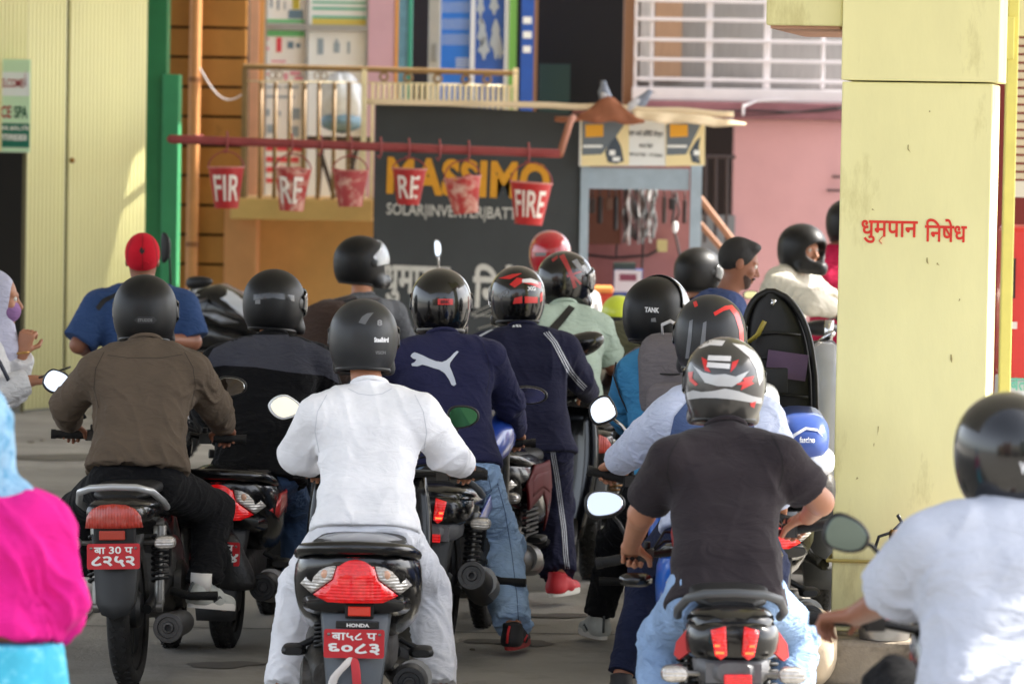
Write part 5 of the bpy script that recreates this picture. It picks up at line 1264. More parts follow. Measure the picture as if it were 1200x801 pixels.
def scooter(name, label, X, Y, heading, lean=0, body=M_blk, side=None, lines=None, group='scooters queueing for fuel', maker=False, seat_open=False, ribbon=False, tail='wide', guard_col=None, dark=M_blm):
    t = thing(name, label, 'scooter', (X, Y, 0), (0, RAD(lean), RAD(heading)), group)
    wheel(t, 0, .215, .05); wheel(t, 1.24, .215, .045, name='front_wheel')
    b = MB(); b.hull([(-.29, .70, .06, .02, 2.4), (-.25, .675, .17, .08, 2.5), (-.12, .63, .222, .145, 2.6), (.1, .585, .226, .19, 2.8), (.35, .55, .195, .20, 2.8), (.52, .52, .15, .17, 3), (.60, .46, .11, .13, 3)], 28); b.build('rear_body', body, t, True, auto=60)
    if side is not None:
        for s_ in (-1, 1):
            panel('side_stripe', [(-.16, .60), (-.02, .66), (.25, .66), (.42, .56), (.30, .55), (.10, .59), (-.06, .56)], lambda y, z, s_=s_: Vector((s_ * (.228 - .25 * max(0, y - .1) ** 1.5 - .6 * max(0, -.05 - y) ** 1.4 - .9 * (z - .62) ** 2), y, z)), side, t, .008)
    if not seat_open:
        b = MB(); b.hull([(-.20, .735, .09, .016, 2.6), (-.12, .742, .16, .028, 2.8), (.1, .728, .17, .032, 3), (.35, .715, .16, .04, 3), (.52, .72, .10, .035, 2.6), (.58, .715, .05, .02, 2.4)], 24); b.build('seat', M_seat, t, True, auto=60)
    b = MB(); b.tube([(-.19, .10, .69), (-.205, -.10, .715), (-.185, -.22, .742), (-.125, -.285, .755), (0, -.30, .758), (.125, -.285, .755), (.185, -.22, .742), (.205, -.10, .715), (.19, .10, .69)], [.016, .02, .022, .022, .024, .022, .022, .02, .016], 10); b.build('grab_rail', M_blk, t, True, auto=40)
    f = lambda x, z: Vector((x, -.298 + 2.6 * x * x + .35 * max(0, z - .66), z)); zc = .645
    red = [(-.052, .074), (.052, .074), (.074, 0), (.142, -.056), (.092, -.078), (-.092, -.078), (-.142, -.056), (-.074, 0)]
    o = panel('tail_light', [(x, z + zc) for x, z in red], f, M_red, t, .022)
    for s_ in (-1, 1):
        q = panel('indicator_lens', [(s_ * x, z + zc) for x, z in [(.056, .073), (.112, .066), (.188, -.022), (.148, -.052), (.079, .002)]], f, M_clear, t, .022); sub(q, o)
        b = MB(); b.ell(f(.108 * s_, zc + .018) + Vector((0, -.012, 0)), (.013, .006, .015), 12, 8); sub(b.build('bulb', M_amb_s, t, True), o)
    # lower tail: fender, reflector, plate
    b = MB(); b.hull([(-.262, .57, .10, .012, 3), (-.255, .555, .17, .03, 3), (-.15, .55, .19, .05, 3), (.1, .52, .19, .06, 3), (.2, .50, .12, .05, 3)], 24); b.build('under_cowl', M_blk, t, True, auto=50)
    rg = []
    for k in range(9):
        u = k / 8; y = -.235 - .11 * math.sin(u * 1.7); z = .55 - .40 * u; hw = .125 - .045 * u; rg.append([Vector((-hw, y + .06, z)), Vector((-hw * .9, y + .008, z)), Vector((0, y, z)), Vector((hw * .9, y + .008, z)), Vector((hw, y + .06, z))])
    b = MB(); b.sheet(rg); b.build('rear_fender', guard_col or M_guard, t, True, thick=.006)
    b = MB(); b.box((.014, -.272, .535), (.078, .014, .034)); rf = b.build('reflector', M_refl, t, bevel=.004)
    b = MB(); b.box((.014, -.262, .535), (.10, .012, .052)); sub(b.build('reflector_frame', M_blm, t, bevel=.004), rf)
    if lines: 
        pl = plate(t, (.0, -.338, .43), .209, .099, lines)
    if maker:
        b = MB(); b.box((.01, -.315, .493), (.15, .012, .026)); q0 = b.build('maker_strip', M_blk, t, bevel=.003)
        q = put_text('HONDA', .078, .013, frame((.012, -.3225, .492)), M_pw, t, bold=.04, world=False); q.parent = q0
    if ribbon:
        rb = [mat('ribbon_white', (222, 214, 208), .7), mat('ribbon_red', (200, 60, 66), .7)]
        for (c0, pts) in ((0, [(-.005, -.345, .385), (-.03, -.36, .35), (-.07, -.352, .315), (-.075, -.35, .27)]), (1, [(0, -.345, .385), (.01, -.366, .34), (.012, -.36, .29), (.018, -.355, .24)])):
            g2 = []
            for i, p in enumerate(pts): p = Vector(p); g2.append([p + Vector((-.016, 0, .004)), p + Vector((0, -.006, 0)), p + Vector((.016, 0, .002))])
            b = MB(); b.sheet(g2); b.build('ribbon', rb[c0], t, True, thick=.002, sub=1)
    b = MB(); b.hull([(-.10, .27, .05, .06, 3), (-.02, .28, .09, .10, 3), (.25, .32, .10, .13, 3), (.45, .34, .08, .10, 3)], 18, cx=-.10); b.lathe([(.08, 0), (.08, .05), (.05, .06)], (-.14, .0, .26), (-1, 0, 0), 18); b.hull([(-.05, .33, .05, .05, 3), (.2, .36, .09, .10, 3), (.4, .36, .06, .08, 3)], 16, cx=.05); b.build('engine', M_eng, t, True, auto=35)
    shock(t, -1, (-.12, -.02, .30), (-.12, .03, .54))
    muffler(t, [(.10, .4, .24), (.15, .25, .22), (.175, .12, .24), (.185, 0, .26), (.19, -.12, .275), (.19, -.25, .285)], [.022, .03, .058, .066, .064, .056], m=M_stl_d, cover=M_stl)
    for s_ in (-1, 1):
        b = MB(); b.hull([(-.02, .36, .03, .012, 3), (.0, .36, .045, .018, 3), (.06, .365, .04, .016, 3), (.08, .365, .02, .01, 3)], 14, cx=.225 * s_); b.tube([(.15 * s_, .05, .40), (.225 * s_, .03, .362)], .012, 8); b.build('footpeg', M_blm, t, True, auto=40)
    b = MB(); b.hull([(.5, .30, .14, .03, 4), (.6, .27, .17, .028, 5), (.92, .27, .17, .028, 5), (1.0, .33, .16, .05, 4)], 20); b.build('floorboard', dark, t, True, auto=40)
    b = MB(); rg = []
    for k in range(10):
        u = k / 9; z = .27 + .62 * u; y = .97 + .10 * u; hw = .17 + .06 * math.sin(u * 2.6); rg.append([Vector((x * hw, y + .10 * (1 - x * x), z)) for x in (-1, -.7, -.35, 0, .35, .7, 1)])
    b.sheet(rg); b.build('front_apron', body, t, True, thick=.03)
    b = MB(); b.tube([(0, 1.24, .215), (0, 1.16, .5), (0, 1.04, .92)], .03, 10); b.build('steering_column', M_blm, t, True)
    b = MB(); b.hull([(1.26 - .22, .43, .05, .02, 2.4), (1.10, .46, .08, .04, 2.4), (1.24, .47, .09, .05, 2.4), (1.38, .42, .07, .04, 2.4), (1.44, .36, .03, .02, 2)], 18); b.build('front_mudguard', body, t, True, auto=50)
    b = MB(); b.hull([(.93, .98, .10, .03, 2.4), (.96, .99, .17, .055, 2.6), (1.06, .99, .19, .065, 2.6), (1.14, .97, .12, .06, 2.4), (1.18, .96, .05, .03, 2)], 22); b.build('handle_cowl', body, t, True, auto=50)
    return t
M_amb_s = mat('bulb_pale', (222, 170, 140), .15, coat=1)
# ================================================================== THE QUEUE
def JJ(**k):
    return {a: (V(*b) if isinstance(b, tuple) and a[0] != 'f' else b) for a, b in k.items()}
def axis_at(px, Y): g_ = G(px, Y); return g_.x, Y
Q = 'riders waiting in the fuel queue'
M_hblk = mat('helmet_matt_black', (14, 14, 15), .46, coat=.04, var=.2, vs=9, dirt=(52, 51, 50), ds=16, dcov=.14, rvar=.25, spec=.4)
M_hgls = mat('helmet_gloss_black', (9, 9, 10), .2, coat=.6, dirt=(40, 39, 38), ds=18, dcov=.1, rvar=.3)
M_hgry = mat('helmet_dark_grey', (40, 41, 43), .42, coat=.06, var=.1, dirt=(60, 60, 60), ds=14, dcov=.14, rvar=.2, spec=.4)
M_white_t = mat('print_white', (222, 222, 224), .55); M_silver_t = mat('print_silver', (176, 180, 190), .5); M_red_p = mat('print_red', (206, 40, 40), .35, coat=.4); M_grey_t = mat('print_grey', (120, 120, 122), .5)
SH_GREY = (mat('shoe_grey', (176, 178, 172), .6, var=.1, vs=30), mat('sole_white', (220, 216, 208), .6), M_white_t, mat('shoe_flash_dark', (70, 74, 74), .6))
SH_BLK = (mat('shoe_black', (28, 28, 30), .6, var=.1), mat('sole_red', (150, 44, 44), .6), mat('lace_dark', (40, 40, 42), .7), mat('shoe_flash_red', (200, 40, 44), .5))
SH_RED = (mat('shoe_red', (184, 34, 44), .6, var=.12, vs=30), mat('sole_white', (220, 216, 208), .6), M_white_t)
SH_DRK = (mat('shoe_charcoal', (50, 50, 52), .6), mat('sole_white', (220, 216, 208), .6), M_white_t)
M_sock = mat('sock_white', (214, 210, 204), .9)
def stroke(pts, w_):
    """thin outline of even width along pts"""
    L, R = [], []
    for i in range(len(pts)):
        a, b_ = pts[max(i - 1, 0)], pts[min(i + 1, len(pts) - 1)]; dx, dy = b_[0] - a[0], b_[1] - a[1]; l_ = math.hypot(dx, dy); nx, ny = -dy / l_ * w_ / 2, dx / l_ * w_ / 2
        L.append((pts[i][0] + nx, pts[i][1] + ny)); R.append((pts[i][0] - nx, pts[i][1] - ny))
    return L + R[::-1]
def bikehands(J): 
    for s_ in 'lr':
        J['w' + s_] = J['w' + s_]
    return J
def grips(J, dl=.085, dr=.085):
    o = []
    for s_ in 'lr':
        d = (J['w' + s_] - J['e' + s_]).normalized(); o.append(J['w' + s_] + d * .085 + Vector((0, 0, -.03)))
    return o

# ---- 1 rider in the brown shirt on the black motorcycle, at the left
J = JJ(H=(160, 566, 16.32), N=(170, 404, 16.52), hd=(170, 367, 16.62), sl=(114, 430, 16.45), sr=(226, 430, 16.5), el=(78, 474, 16.6), er=(250, 474, 16.65), wl=(82, 494, 16.85), wr=(262, 498, 16.9), kl=(92, 598, 16.75), kr=(250, 596, 16.72), al=(98, 694, 16.45), ar=(239, 690, 16.5), fr=(.45, .6, -.1))
p1 = person('rider in a brown shirt and black helmet sitting on the motorcycle at the left', J, cloth('shirt_brown', (92, 80, 68), fold=.3), cloth('trousers_black', (20, 20, 22)), M_skin_d, Q, shirt_opt=dict(th=.020, slr=1.12, amp=.009, freq=14), shoe=SH_GREY, sock=M_sock, tb=1.18, bulk=1.04, seed=1, face=False, untucked=-.09)
h = helmet(p1['t'], J['hd'], (.02, 1, -.06), m=M_hblk, visor=M_visor_d, sc=.99)
decal(h, [[(157, 375), (162, 371), (180, 371), (184, 375), (180, 379), (162, 379)]], M_hgry, 'maker_badge', .0015); decal_text(h, 'STUDDS', 170, 375, 17, 3.6, M_grey_t, .02, off=.003)
x, y_ = axis_at(152, 16.05)
b1 = commuter('motorcycle', 'black motorcycle with silver grab rail and red plate ending ८२५२, at the left', x, y_, -3, lean=-2, lines=[('बा 30 प', 0, .024, .15, .028, .022), ('८२५२', 0, -.019, .17, .042, .034)])
gl, gr_ = grips(J); handlebar(b1, gl, gr_, V(180, 500, 17.15))
mirror(b1, 66, 446, 17.0, 33, 29, V(100, 490, 17.1), 'diamond', .25, up=.22)
mirror(b1, 271, 453, 17.05, 36, 24, V(250, 492, 17.15), 'round', .05, up=-.02, side=-.1)

for pts in ([(122, 412), (112, 432), (110, 455), (116, 478)], [(216, 412), (226, 430), (229, 452), (224, 476)], [(126, 416), (150, 419), (190, 419), (214, 415)]):
    decal(p1['shirt'], [stroke(pts, .9)], mat('seam_brown', (62, 53, 44), .9), 'seam', .0015, 4)
# ---- 2 rider all in white on the black scooter
J = JJ(H=(428, 622, 14.82), N=(433, 455, 15.0), hd=(426, 399, 15.08), sl=(374, 482, 14.95), sr=(492, 480, 14.95), el=(348, 532, 15.05), er=(524, 530, 15.08), wl=(364, 542, 15.32), wr=(541, 543, 15.35), kl=(352, 690, 15.2), kr=(502, 690, 15.2), al=(332, 812, 15.0), ar=(514, 812, 15.0))
M_ww = cloth('white_sweatshirt', (238, 238, 241), fold=.22); M_wt = cloth('white_trousers', (230, 231, 236), fold=.25)
p2 = person('rider dressed all in white with a dark grey helmet on the nearest scooter', J, M_ww, M_wt, M_skin, Q, shirt_opt=dict(th=.018, slr=1.22, amp=.009, freq=11, band=.05), shoe=SH_GREY, tb=1.18, bulk=.95, seed=4, face=False, untucked=.0, flare=.064)
h = helmet(p2['t'], J['hd'], (.02, 1, -.04), m=M_hgry, visor=M_visor_d, sc=.97)
decal(h, [[(420, 378), (424, 371), (430, 367), (438, 366), (433, 372), (428, 380)]], mat('print_midgrey', (92, 94, 98), .4, coat=.4), 'spoiler_mark', .003)
decal_text(h, 'Steelbird', 447, 398, 17, 6, M_white_t, .05); decal_text(h, '8', 445, 378, 6, 7, M_grey_t, .04); decal_text(h, 'VISION', 446, 413, 12, 4, M_grey_t, .02)
x, y_ = axis_at(417, 14.4)
b2 = scooter('scooter', 'black scooter with wide red tail lamp and red plate ending ६०८३, nearest at the centre', x, y_, 0, lines=[('बा५८ प', 0, .024, .155, .028, .02), ('६०८३', 0, -.018, .178, .040, .03)], maker=True, ribbon=True, guard_col=mat('fender_grey', (84, 90, 96), .5, var=.1, dirt=(120, 116, 108), ds=6, dcov=.2))
gl, gr_ = grips(J); handlebar(b2, gl, gr_, V(450, 555, 15.5))
mirror(b2, 335, 477, 15.5, 41, 28, V(375, 540, 15.5), 'diamond', -.12, up=.11, shell=M_white_t)
mirror(b2, 543, 488, 15.5, 37, 26, V(520, 545, 15.5), 'round', .1, up=-.03, glass=mat('mirror_green_reflection', (46, 84, 60), .05, metal=1))  # green reflection painted in as the tint of the glass

for pts in ([(383, 462), (372, 482), (369, 505), (374, 530)], [(486, 462), (496, 482), (500, 506), (496, 532)], [(408, 455), (420, 461), (434, 463), (448, 461), (459, 455)]):
    decal(p2['shirt'], [stroke(pts, .9)], mat('seam_white', (206, 208, 214), .9), 'seam', .0015, 4)
decal(p2['trousers'], [stroke([(428, 628), (429, 650), (429, 670)], .9)], mat('seam_white', (206, 208, 214), .9), 'seam', .0015, 4)
# ---- 3 rider in the black jacket, scooter with a red striped flank
J = JJ(H=(302, 552, 17.55), N=(318, 398, 17.78), hd=(322, 357, 17.88), sl=(258, 420, 17.7), sr=(370, 418, 17.8), el=(243, 475, 17.8), er=(388, 474, 17.9), wl=(262, 515, 18.1), wr=(378, 520, 18.2), kl=(262, 606, 17.95), kr=(350, 604, 17.95), al=(262, 700, 17.75), ar=(344, 704, 17.75))
M_jb = cloth('jacket_black', (17, 17, 19)); 
p3 = person('rider in a black and charcoal jacket between the brown and the white rider', J, M_jb, cloth('jeans_blue_dark', (62, 82, 112), denim=True), M_skin, Q, shirt_opt=dict(th=.022, slr=1.1, amp=.008), shoe=SH_DRK, tb=1.05, bulk=1.05, seed=8, head_f=(.45, .9, 0))
h = helmet(p3['t'], J['hd'], (.45, .9, -.03), m=M_hblk, visor=M_visor_d, sc=.98)
decal(h, [[(297, 345), (320, 342), (345, 346), (345, 353), (320, 349), (297, 352)]], mat('print_satin_black', (38, 38, 40), .25, coat=.4), 'vent_ridge', .003); decal(h, [[(299, 351), (305, 350), (305, 356), (299, 356)]], M_grey_t, 'badge', .002)
decal(p3['shirt'], [[(236, 432), (250, 408), (285, 392), (350, 392), (388, 412), (398, 450), (380, 440), (340, 436), (300, 430), (262, 428)]], cloth('jacket_yoke', (64, 65, 74)), 'shoulder_yoke', .003, 5)
x, y_ = axis_at(265, 17.3)
b3 = scooter('scooter', 'black scooter with red lettered flank, half hidden behind the brown-shirted rider', x, y_, -5, lines=[('बा ७१ प', 0, .024, .155, .028, .02), ('१९३४', .01, -.018, .178, .040, .03)], side=M_redp)
vs, fs = fit_text('Dio', .11, .06, .05)
q = put_text('Dio', .13, .055, frame((.217, .10, .615), (0, 1, 0), (0, 0, 1)), M_pw, b3, bold=.05, world=False)
gl, gr_ = grips(J); handlebar(b3, gl, gr_, V(330, 530, 18.35))

# ---- 4 rider in the navy sweater with the leaping cat
J = JJ(H=(530, 548, 17.3), N=(518, 396, 17.48), hd=(517, 357, 17.58), sl=(464, 416, 17.42), sr=(572, 414, 17.48), el=(440, 470, 17.6), er=(596, 470, 17.65), wl=(462, 505, 17.9), wr=(604, 503, 17.95), kl=(505, 640, 17.65), kr=(583, 636, 17.55), al=(496, 738, 17.35), ar=(602, 738, 17.18), fr=(.25, .95, 0))
M_nv = cloth('sweater_navy', (40, 41, 70), fold=.25)
p4 = person('rider in a navy sweater with a pale leaping cat print and blue jeans', J, M_nv, cloth('jeans_light', (152, 178, 208), denim=True, var=.22, fold=.5), M_skin, Q, shirt_opt=dict(th=.018, slr=1.12, amp=.008, band=.045), shoe=SH_BLK, tb=1.45, bulk=1.05, seed=11, face=False, untucked=0, flare=.056)
h = helmet(p4['t'], J['hd'], (.0, 1, -.03), m=M_hgls, visor=M_visor_d, sc=.99, trim=mat('trim_grey', (118, 116, 112), .5))
decal(h, [[(513, 350), (531, 350), (531, 357), (513, 357)]], M_red_p, 'badge', .002); decal_text(h, 'IBK', 522, 353.5, 11, 4, mat('print_darkred', (90, 20, 24), .4), .04, off=.004)
cat = [(481, 417), (483, 414), (486, 412.5), (490, 414), (495, 416), (503, 420), (511, 423), (518, 424), (523, 422), (528, 418), (532, 413.5), (535.5, 411), (537.5, 412), (535, 415), (531, 420), (527.5, 425), (527, 429), (530, 436), (533, 444), (534.5, 450), (532, 452), (529, 450.5), (526, 444), (521, 437), (515, 433), (508, 431), (501, 428.5), (495, 427), (489, 429), (483, 428.5), (482, 426), (486, 424), (488, 421), (484, 420)]
decal(p4['shirt'], [cat], mat('print_cat', (196, 202, 214), .6), 'cat_print', .003, 3)
x, y_ = axis_at(510, 16.95)
b4 = commuter('motorcycle', 'blue and black motorcycle with upswept exhaust under the rider in blue jeans', x, y_, -9, lean=2, body=M_blk, tank=paint('tank_blue', (36, 70, 160)), tail='led', upswept=True, sig=False)
signal(b4, .185, -.14, .60); signal(b4, -.185, -.14, .60)
panel('side_panel', [(0, .60), (.28, .68), (.34, .62), (.12, .55)], lambda y, z: Vector((.15, y, z)), paint('panel_blue', (34, 66, 170)), b4, .008)
gl, gr_ = grips(J); handlebar(b4, gl, gr_, V(545, 500, 18.2))
mirror(b4, 622, 463, 18.1, 39, 21, V(600, 490, 18.2), 'round', .0, up=-.06, side=-.15)
# white cable of earphones looped at the bar
t = thing('charging_cable', 'white cable looped beside the navy sweater at the handlebar', 'cable', V(572, 502, 17.7))
b = MB(); b.tube([V(567, 500, 17.7), V(568, 496, 17.72), V(574, 494, 17.74), V(581, 497, 17.74), V(583, 503, 17.72), V(578, 508, 17.7), V(570, 508, 17.7), V(566, 505, 17.7), V(572, 512, 17.7), V(575, 520, 17.68), V(572, 532, 17.66), V(567, 540, 17.6)], .0045, 6); b.build('cord', M_white_t, t, True, world=True)

decal(p4['shirt'], [stroke([(566, 402), (572, 420), (574, 440), (570, 462)], .9), ], mat('seam_navy', (26, 25, 50), .9), 'seam', .0015, 4)
for pts in ([(552, 556), (560, 553), (572, 557), (576, 575), (566, 582), (555, 577), (552, 556)], [(583, 566), (592, 600), (600, 650), (606, 700), (608, 735)]):
    decal(p4['trousers'], [stroke(pts, .9)], mat('seam_denim', (70, 92, 124), .9), 'seam', .002, 4)
# ---- 5 rider in the navy tracksuit with white stripes
J = JJ(H=(624, 524, 19.05), N=(612, 386, 19.18), hd=(606, 350, 19.28), sl=(565, 404, 19.15), sr=(660, 404, 19.2), el=(548, 452, 19.35), er=(678, 442, 19.32), wl=(575, 478, 19.65), wr=(690, 460, 19.62), kl=(590, 598, 19.4), kr=(647, 596, 19.25), al=(588, 684, 19.15), ar=(655, 678, 18.98), fr=(.45, .9, 0))
M_tr = cloth('tracksuit_navy', (28, 29, 50), fold=.25); M_tt = cloth('tracksuit_trousers', (30, 31, 52), fold=.35)
p5 = person('rider in a navy tracksuit with white stripes and red shoes', J, M_tr, M_tt, M_skin, Q, shirt_opt=dict(th=.02, slr=1.12, amp=.007, band=.04), shoe=SH_RED, tb=1.45, seed=14, face=False, flare=.058)
h = helmet(p5['t'], J['hd'], (-.22, .97, -.03), m=M_hgls, visor=M_visor_c, sc=.98)
decal(h, [[(597, 333), (606, 325), (634, 331), (634, 338), (624, 334), (612, 331), (603, 337)], [(603, 349), (612, 347), (612, 355), (601, 356)], [(615, 347), (630, 348), (630, 355), (615, 355)], [(584, 326), (600, 321), (612, 320), (598, 327)], [(633, 344), (636, 342), (636, 352), (633, 354)]], M_red_p, 'flame_graphic', .002)
decal(h, [[(612, 327), (622, 326), (630, 329), (631, 333), (622, 331), (612, 331)]], M_white_t, 'white_graphic', .003); decal_text(h, 'XG', 623, 338, 10, 5, M_white_t, .05); decal_text(h, 'iMO', 590, 344, 13, 7, M_grey_t, .02, -.5)
for o_ in (-2.8, 0, 2.8):
    decal(p5['shirt'], [stroke([(640 + o_, 389 - o_ * .3), (650 + o_, 401), (660 + o_, 420), (668 + o_, 435 - o_ * .3), (677 + o_ * .8, 446 - o_ * .5), (686 + o_ * .6, 455 - o_ * .7)], 1.1)], M_silver_t, 'sleeve_stripe', .003, 4)
decal(p5['shirt'], [[(552, 398), (570, 388), (588, 379), (588, 380.6), (571, 390), (553, 400)]], M_silver_t, 'sleeve_stripe', .003, 4)
decal(p5['shirt'], [[(600, 383), (602, 380), (604.4, 383)], [(602.8, 379.5), (604.8, 377), (608.4, 383), (605.6, 383)], [(605.4, 376.4), (607, 374.6), (611, 383), (609.4, 383)], ], M_white_t, 'badge', .003)
for o_ in (-2.2, 0, 2.2): decal(p5['trousers'], [stroke([(641 + o_, 505), (648 + o_, 530), (653 + o_, 560), (657 + o_, 590), (661 + o_, 620), (663 + o_, 650), (665 + o_, 666)], 1.0)], M_silver_t, 'trouser_stripe', .004, 5)
x, y_ = axis_at(570, 18.55)
b5 = scooter('scooter', 'black scooter with a dark red flank panel in front of the blue jeans rider', x, y_, -16, lines=None, side=mat('flank_dark_red', (74, 10, 16), .6, var=.15, spec=.2))
panel('flank_panel', [(-.10, .50), (-.16, .62), (-.02, .70), (.30, .70), (.46, .50), (.42, .36), (.30, .46), (.12, .56)], lambda y, z: Vector((.224 - .25 * max(0, y - .1) ** 1.5 - .5 * (z - .62) ** 2, y, z)), mat('flank_dark_red', (74, 10, 16), .6, var=.15, spec=.2), b5, .01)
signal(b5, .17, -.22, .565, stalk=False, lens=M_clear); b = MB(); b.ell((.15, -.262, .565), (.016, .008, .012), 10, 6); b.build('bulb', M_amb, b5, True)
b = MB()
for k in range(6): b.box((.205, -.02 + .0 * k, .50 - .022 * k), (.02, .20, .010))
b.build('vent_grille', M_blm, b5)
gl, gr_ = grips(J); handlebar(b5, gl, gr_, V(640, 470, 19.85))
mirror(b5, 684, 403, 19.75, 50, 27, V(668, 440, 19.8), 'round', .35, face=(.25, .95, .0), shell=mat('mirror_shell_black', (14, 14, 15), .2, coat=.8))

# ---- 6 rider in the mint T-shirt
J = JJ(H=(664, 488, 20.6), N=(660, 360, 20.78), hd=(663, 330, 20.86), sl=(622, 379, 20.72), sr=(702, 380, 20.8), el=(606, 424, 20.85), er=(718, 426, 20.9), wl=(625, 450, 21.15), wr=(720, 448, 21.15), kl=(640, 530, 20.95), kr=(698, 530, 20.95), al=(640, 600, 20.7), ar=(702, 600, 20.7))
p6 = person('rider in a pale mint T-shirt with a black shoulder strap', J, cloth('shirt_mint', (170, 186, 172)), cloth('trousers_grey', (60, 62, 66)), M_skin_d, Q, sleeve='short', shirt_opt=dict(th=.02, sl=.85, amp=.007), shoe=SH_DRK, seed=17, head_f=(.75, .66, 0))
h = helmet(p6['t'], J['hd'], (.7, .7, -.03), m=M_hgls, visor=M_visor_d, sc=.98)
M_rd = mat('print_darkred_line', (150, 40, 42), .35, coat=.4)
decal(h, [[(655, 300), (661, 297), (666, 308), (672, 322), (676, 336), (672, 338), (668, 324), (661, 310)], [(664, 322), (684, 316), (684, 318), (665, 325)], [(668, 318), (682, 332), (680, 334), (667, 320)], [(646, 304), (653, 299), (654, 302), (648, 307)]], M_rd, 'line_graphic', .002)
decal(h, [[(670, 306), (676, 303), (682, 312), (686, 322), (680, 318)]], M_grey_t, 'silver_graphic', .002)
b = MB(); bv = p6['shirt']
decal(bv, [[(635, 392), (655, 371), (667, 357), (674, 361), (662, 376), (646, 396)]], M_blackp, 'shoulder_strap', .006, 4)
x, y_ = axis_at(690, 20.2)
b6 = commuter('motorcycle', 'black motorcycle with brownish spring shocks under the mint shirted rider', x, y_, -3, spring=mat('spring_brown', (130, 96, 60), .5, metal=.4), tail='round')
gl, gr_ = grips(J); handlebar(b6, gl, gr_, V(672, 452, 21.3))
t = thing('banknotes', 'small sheaf of banknotes held in the hand of the mint shirted rider', 'money', V(731, 446, 21.1))
b = MB(); b.box(V(731, 448, 21.1), (.12, .01, .06), Matrix.Rotation(-.5, 3, 'Y')); b.build('notes', mat('note_paper', (150, 142, 112), .8, var=.2, vs=30), t, world=True)

# ---- 7 rider bent forward in the olive shirt, teal trousers
J = JJ(H=(730, 490, 21.3), N=(742, 382, 21.6), hd=(770, 362, 21.75), sl=(708, 398, 21.5), sr=(778, 396, 21.6), el=(700, 440, 21.7), er=(800, 440, 21.8), wl=(705, 470, 21.95), wr=(790, 470, 22.0), kl=(722, 520, 21.6), kr=(775, 520, 21.6), al=(722, 606, 21.4), ar=(775, 606, 21.4))
p7 = person('rider in an olive shirt and teal trousers bending forward behind the blue shirted rider', J, cloth('shirt_olive', (74, 74, 56)), cloth('trousers_teal', (30, 108, 112)), M_skin_d, Q, shirt_opt=dict(th=.024), shoe=SH_DRK, tb=1.25, seed=20, head_f=(.6, .8, 0))
h = helmet(p7['t'], J['hd'], (.6, .8, 0), m=M_hblk)
t = thing('helmet', 'neon yellow and grey helmet resting on a bike before the battery carton', 'helmet', V(725, 362, 23.5))
b = MB(); p = V(725, 366, 23.5); b.ell(p, (.10, .12, .10), 20, 14); o = b.build('shell', mat('neon_yellow', (200, 214, 60), .4, coat=.4), t, True, world=True)
b = MB(); b.ell(p + Vector((0, 0, -.03)), (.104, .124, .035), 20, 8); b.build('band', M_hgry, t, True, world=True)
b7 = commuter('motorcycle', 'dark motorcycle under the olive shirted rider', *axis_at(744, 20.9), -5, lean=0, tail='round', sig=False)
handlebar(b7, *grips(J), V(748, 470, 22.1))
mirror(b7, 712, 425, 18.3 + 3.4, 31, 24, V(735, 462, 22.0), 'box', -.15, up=.05)

# ---- 8 rider with the blue shirt and grey backpack
J = JJ(H=(790, 556, 17.2), N=(784, 412, 17.4), hd=(770, 369, 17.52), sl=(742, 434, 17.35), sr=(838, 434, 17.45), el=(730, 480, 17.5), er=(862, 486, 17.65), wl=(738, 500, 17.8), wr=(850, 520, 17.95), kl=(722, 636, 17.6), kr=(850, 620, 17.6), al=(701, 726, 17.62), ar=(850, 720, 17.4), fl=(-.3, .9, 0))
p8 = person('rider in a blue shirt wearing a grey backpack and a dark helmet lettered TANK', J, cloth('shirt_blue', (62, 128, 172)), cloth('trousers_black', (20, 20, 22)), M_skin, Q, shirt_opt=dict(th=.022, slr=1.12), shoe=SH_GREY, seed=23, tb=1.15, head_f=(.6, .8, 0))
h = helmet(p8['t'], J['hd'], (.55, .84, -.03), m=M_hblk, sc=1.03, visor=M_visor_d, visor_tilt=1.0)
decal_text(h, 'TANK', 764, 363, 17, 6, M_white_t, .045, .06); decal(h, [[(763, 373), (768, 372), (769, 377), (763, 377)]], M_grey_t, 'badge')
t = thing('backpack', 'grey backpack worn by the rider in the blue shirt', 'backpack', V(782, 470, 17.2), group=None)
c = V(784, 440, 17.24); b = MB(); b.hull([(-.10, 0, .09, .14, 3), (-.06, 0, .125, .185, 3.4), (.03, 0, .135, .20, 3.6), (.07, 0, .12, .19, 3)], 26); b.v = [c + v + Vector((0, 0, -.02)) for v in b.v]
M_bpk = cloth('backpack_grey', (112, 106, 108), fold=.4); bag = b.build('bag', M_bpk, t, True, world=True, auto=60)
b = MB(); b.hull([(-.135, 0, .06, .06, 3), (-.12, 0, .095, .085, 3.4), (-.06, 0, .10, .09, 3.6)], 22); b.v = [c + v + Vector((0, 0, -.11)) for v in b.v]; b.build('front_pocket', M_bpk, t, True, world=True, auto=60)
b = MB(); b.tube([c + Vector((-.10, -.072, .015)), c + Vector((0, -.115, .012)), c + Vector((.10, -.072, .015))], .004, 6); b.build('zip', M_blackp, t, True, world=True)
b = MB(); b.tube([c + Vector((-.03, -.0, .17)), c + Vector((-.035, -.02, .215)), c + Vector((-.0, -.03, .232)), c + Vector((.03, -.02, .215)), c + Vector((.03, 0, .17))], .014, 8, flat=.35); b.build('carry_loop', mat('strap_white', (196, 194, 196), .8), t, True, world=True)
b = MB(); b.tube([V(764, 412, 17.32), V(750, 408, 17.36), V(738, 416, 17.5), V(732, 436, 17.62)], .028, 8, flat=.3); b.tube([V(800, 412, 17.32), V(815, 408, 17.4), V(826, 416, 17.55)], .028, 8, flat=.3); b.build('shoulder_strap', M_bpk, t, True, world=True)
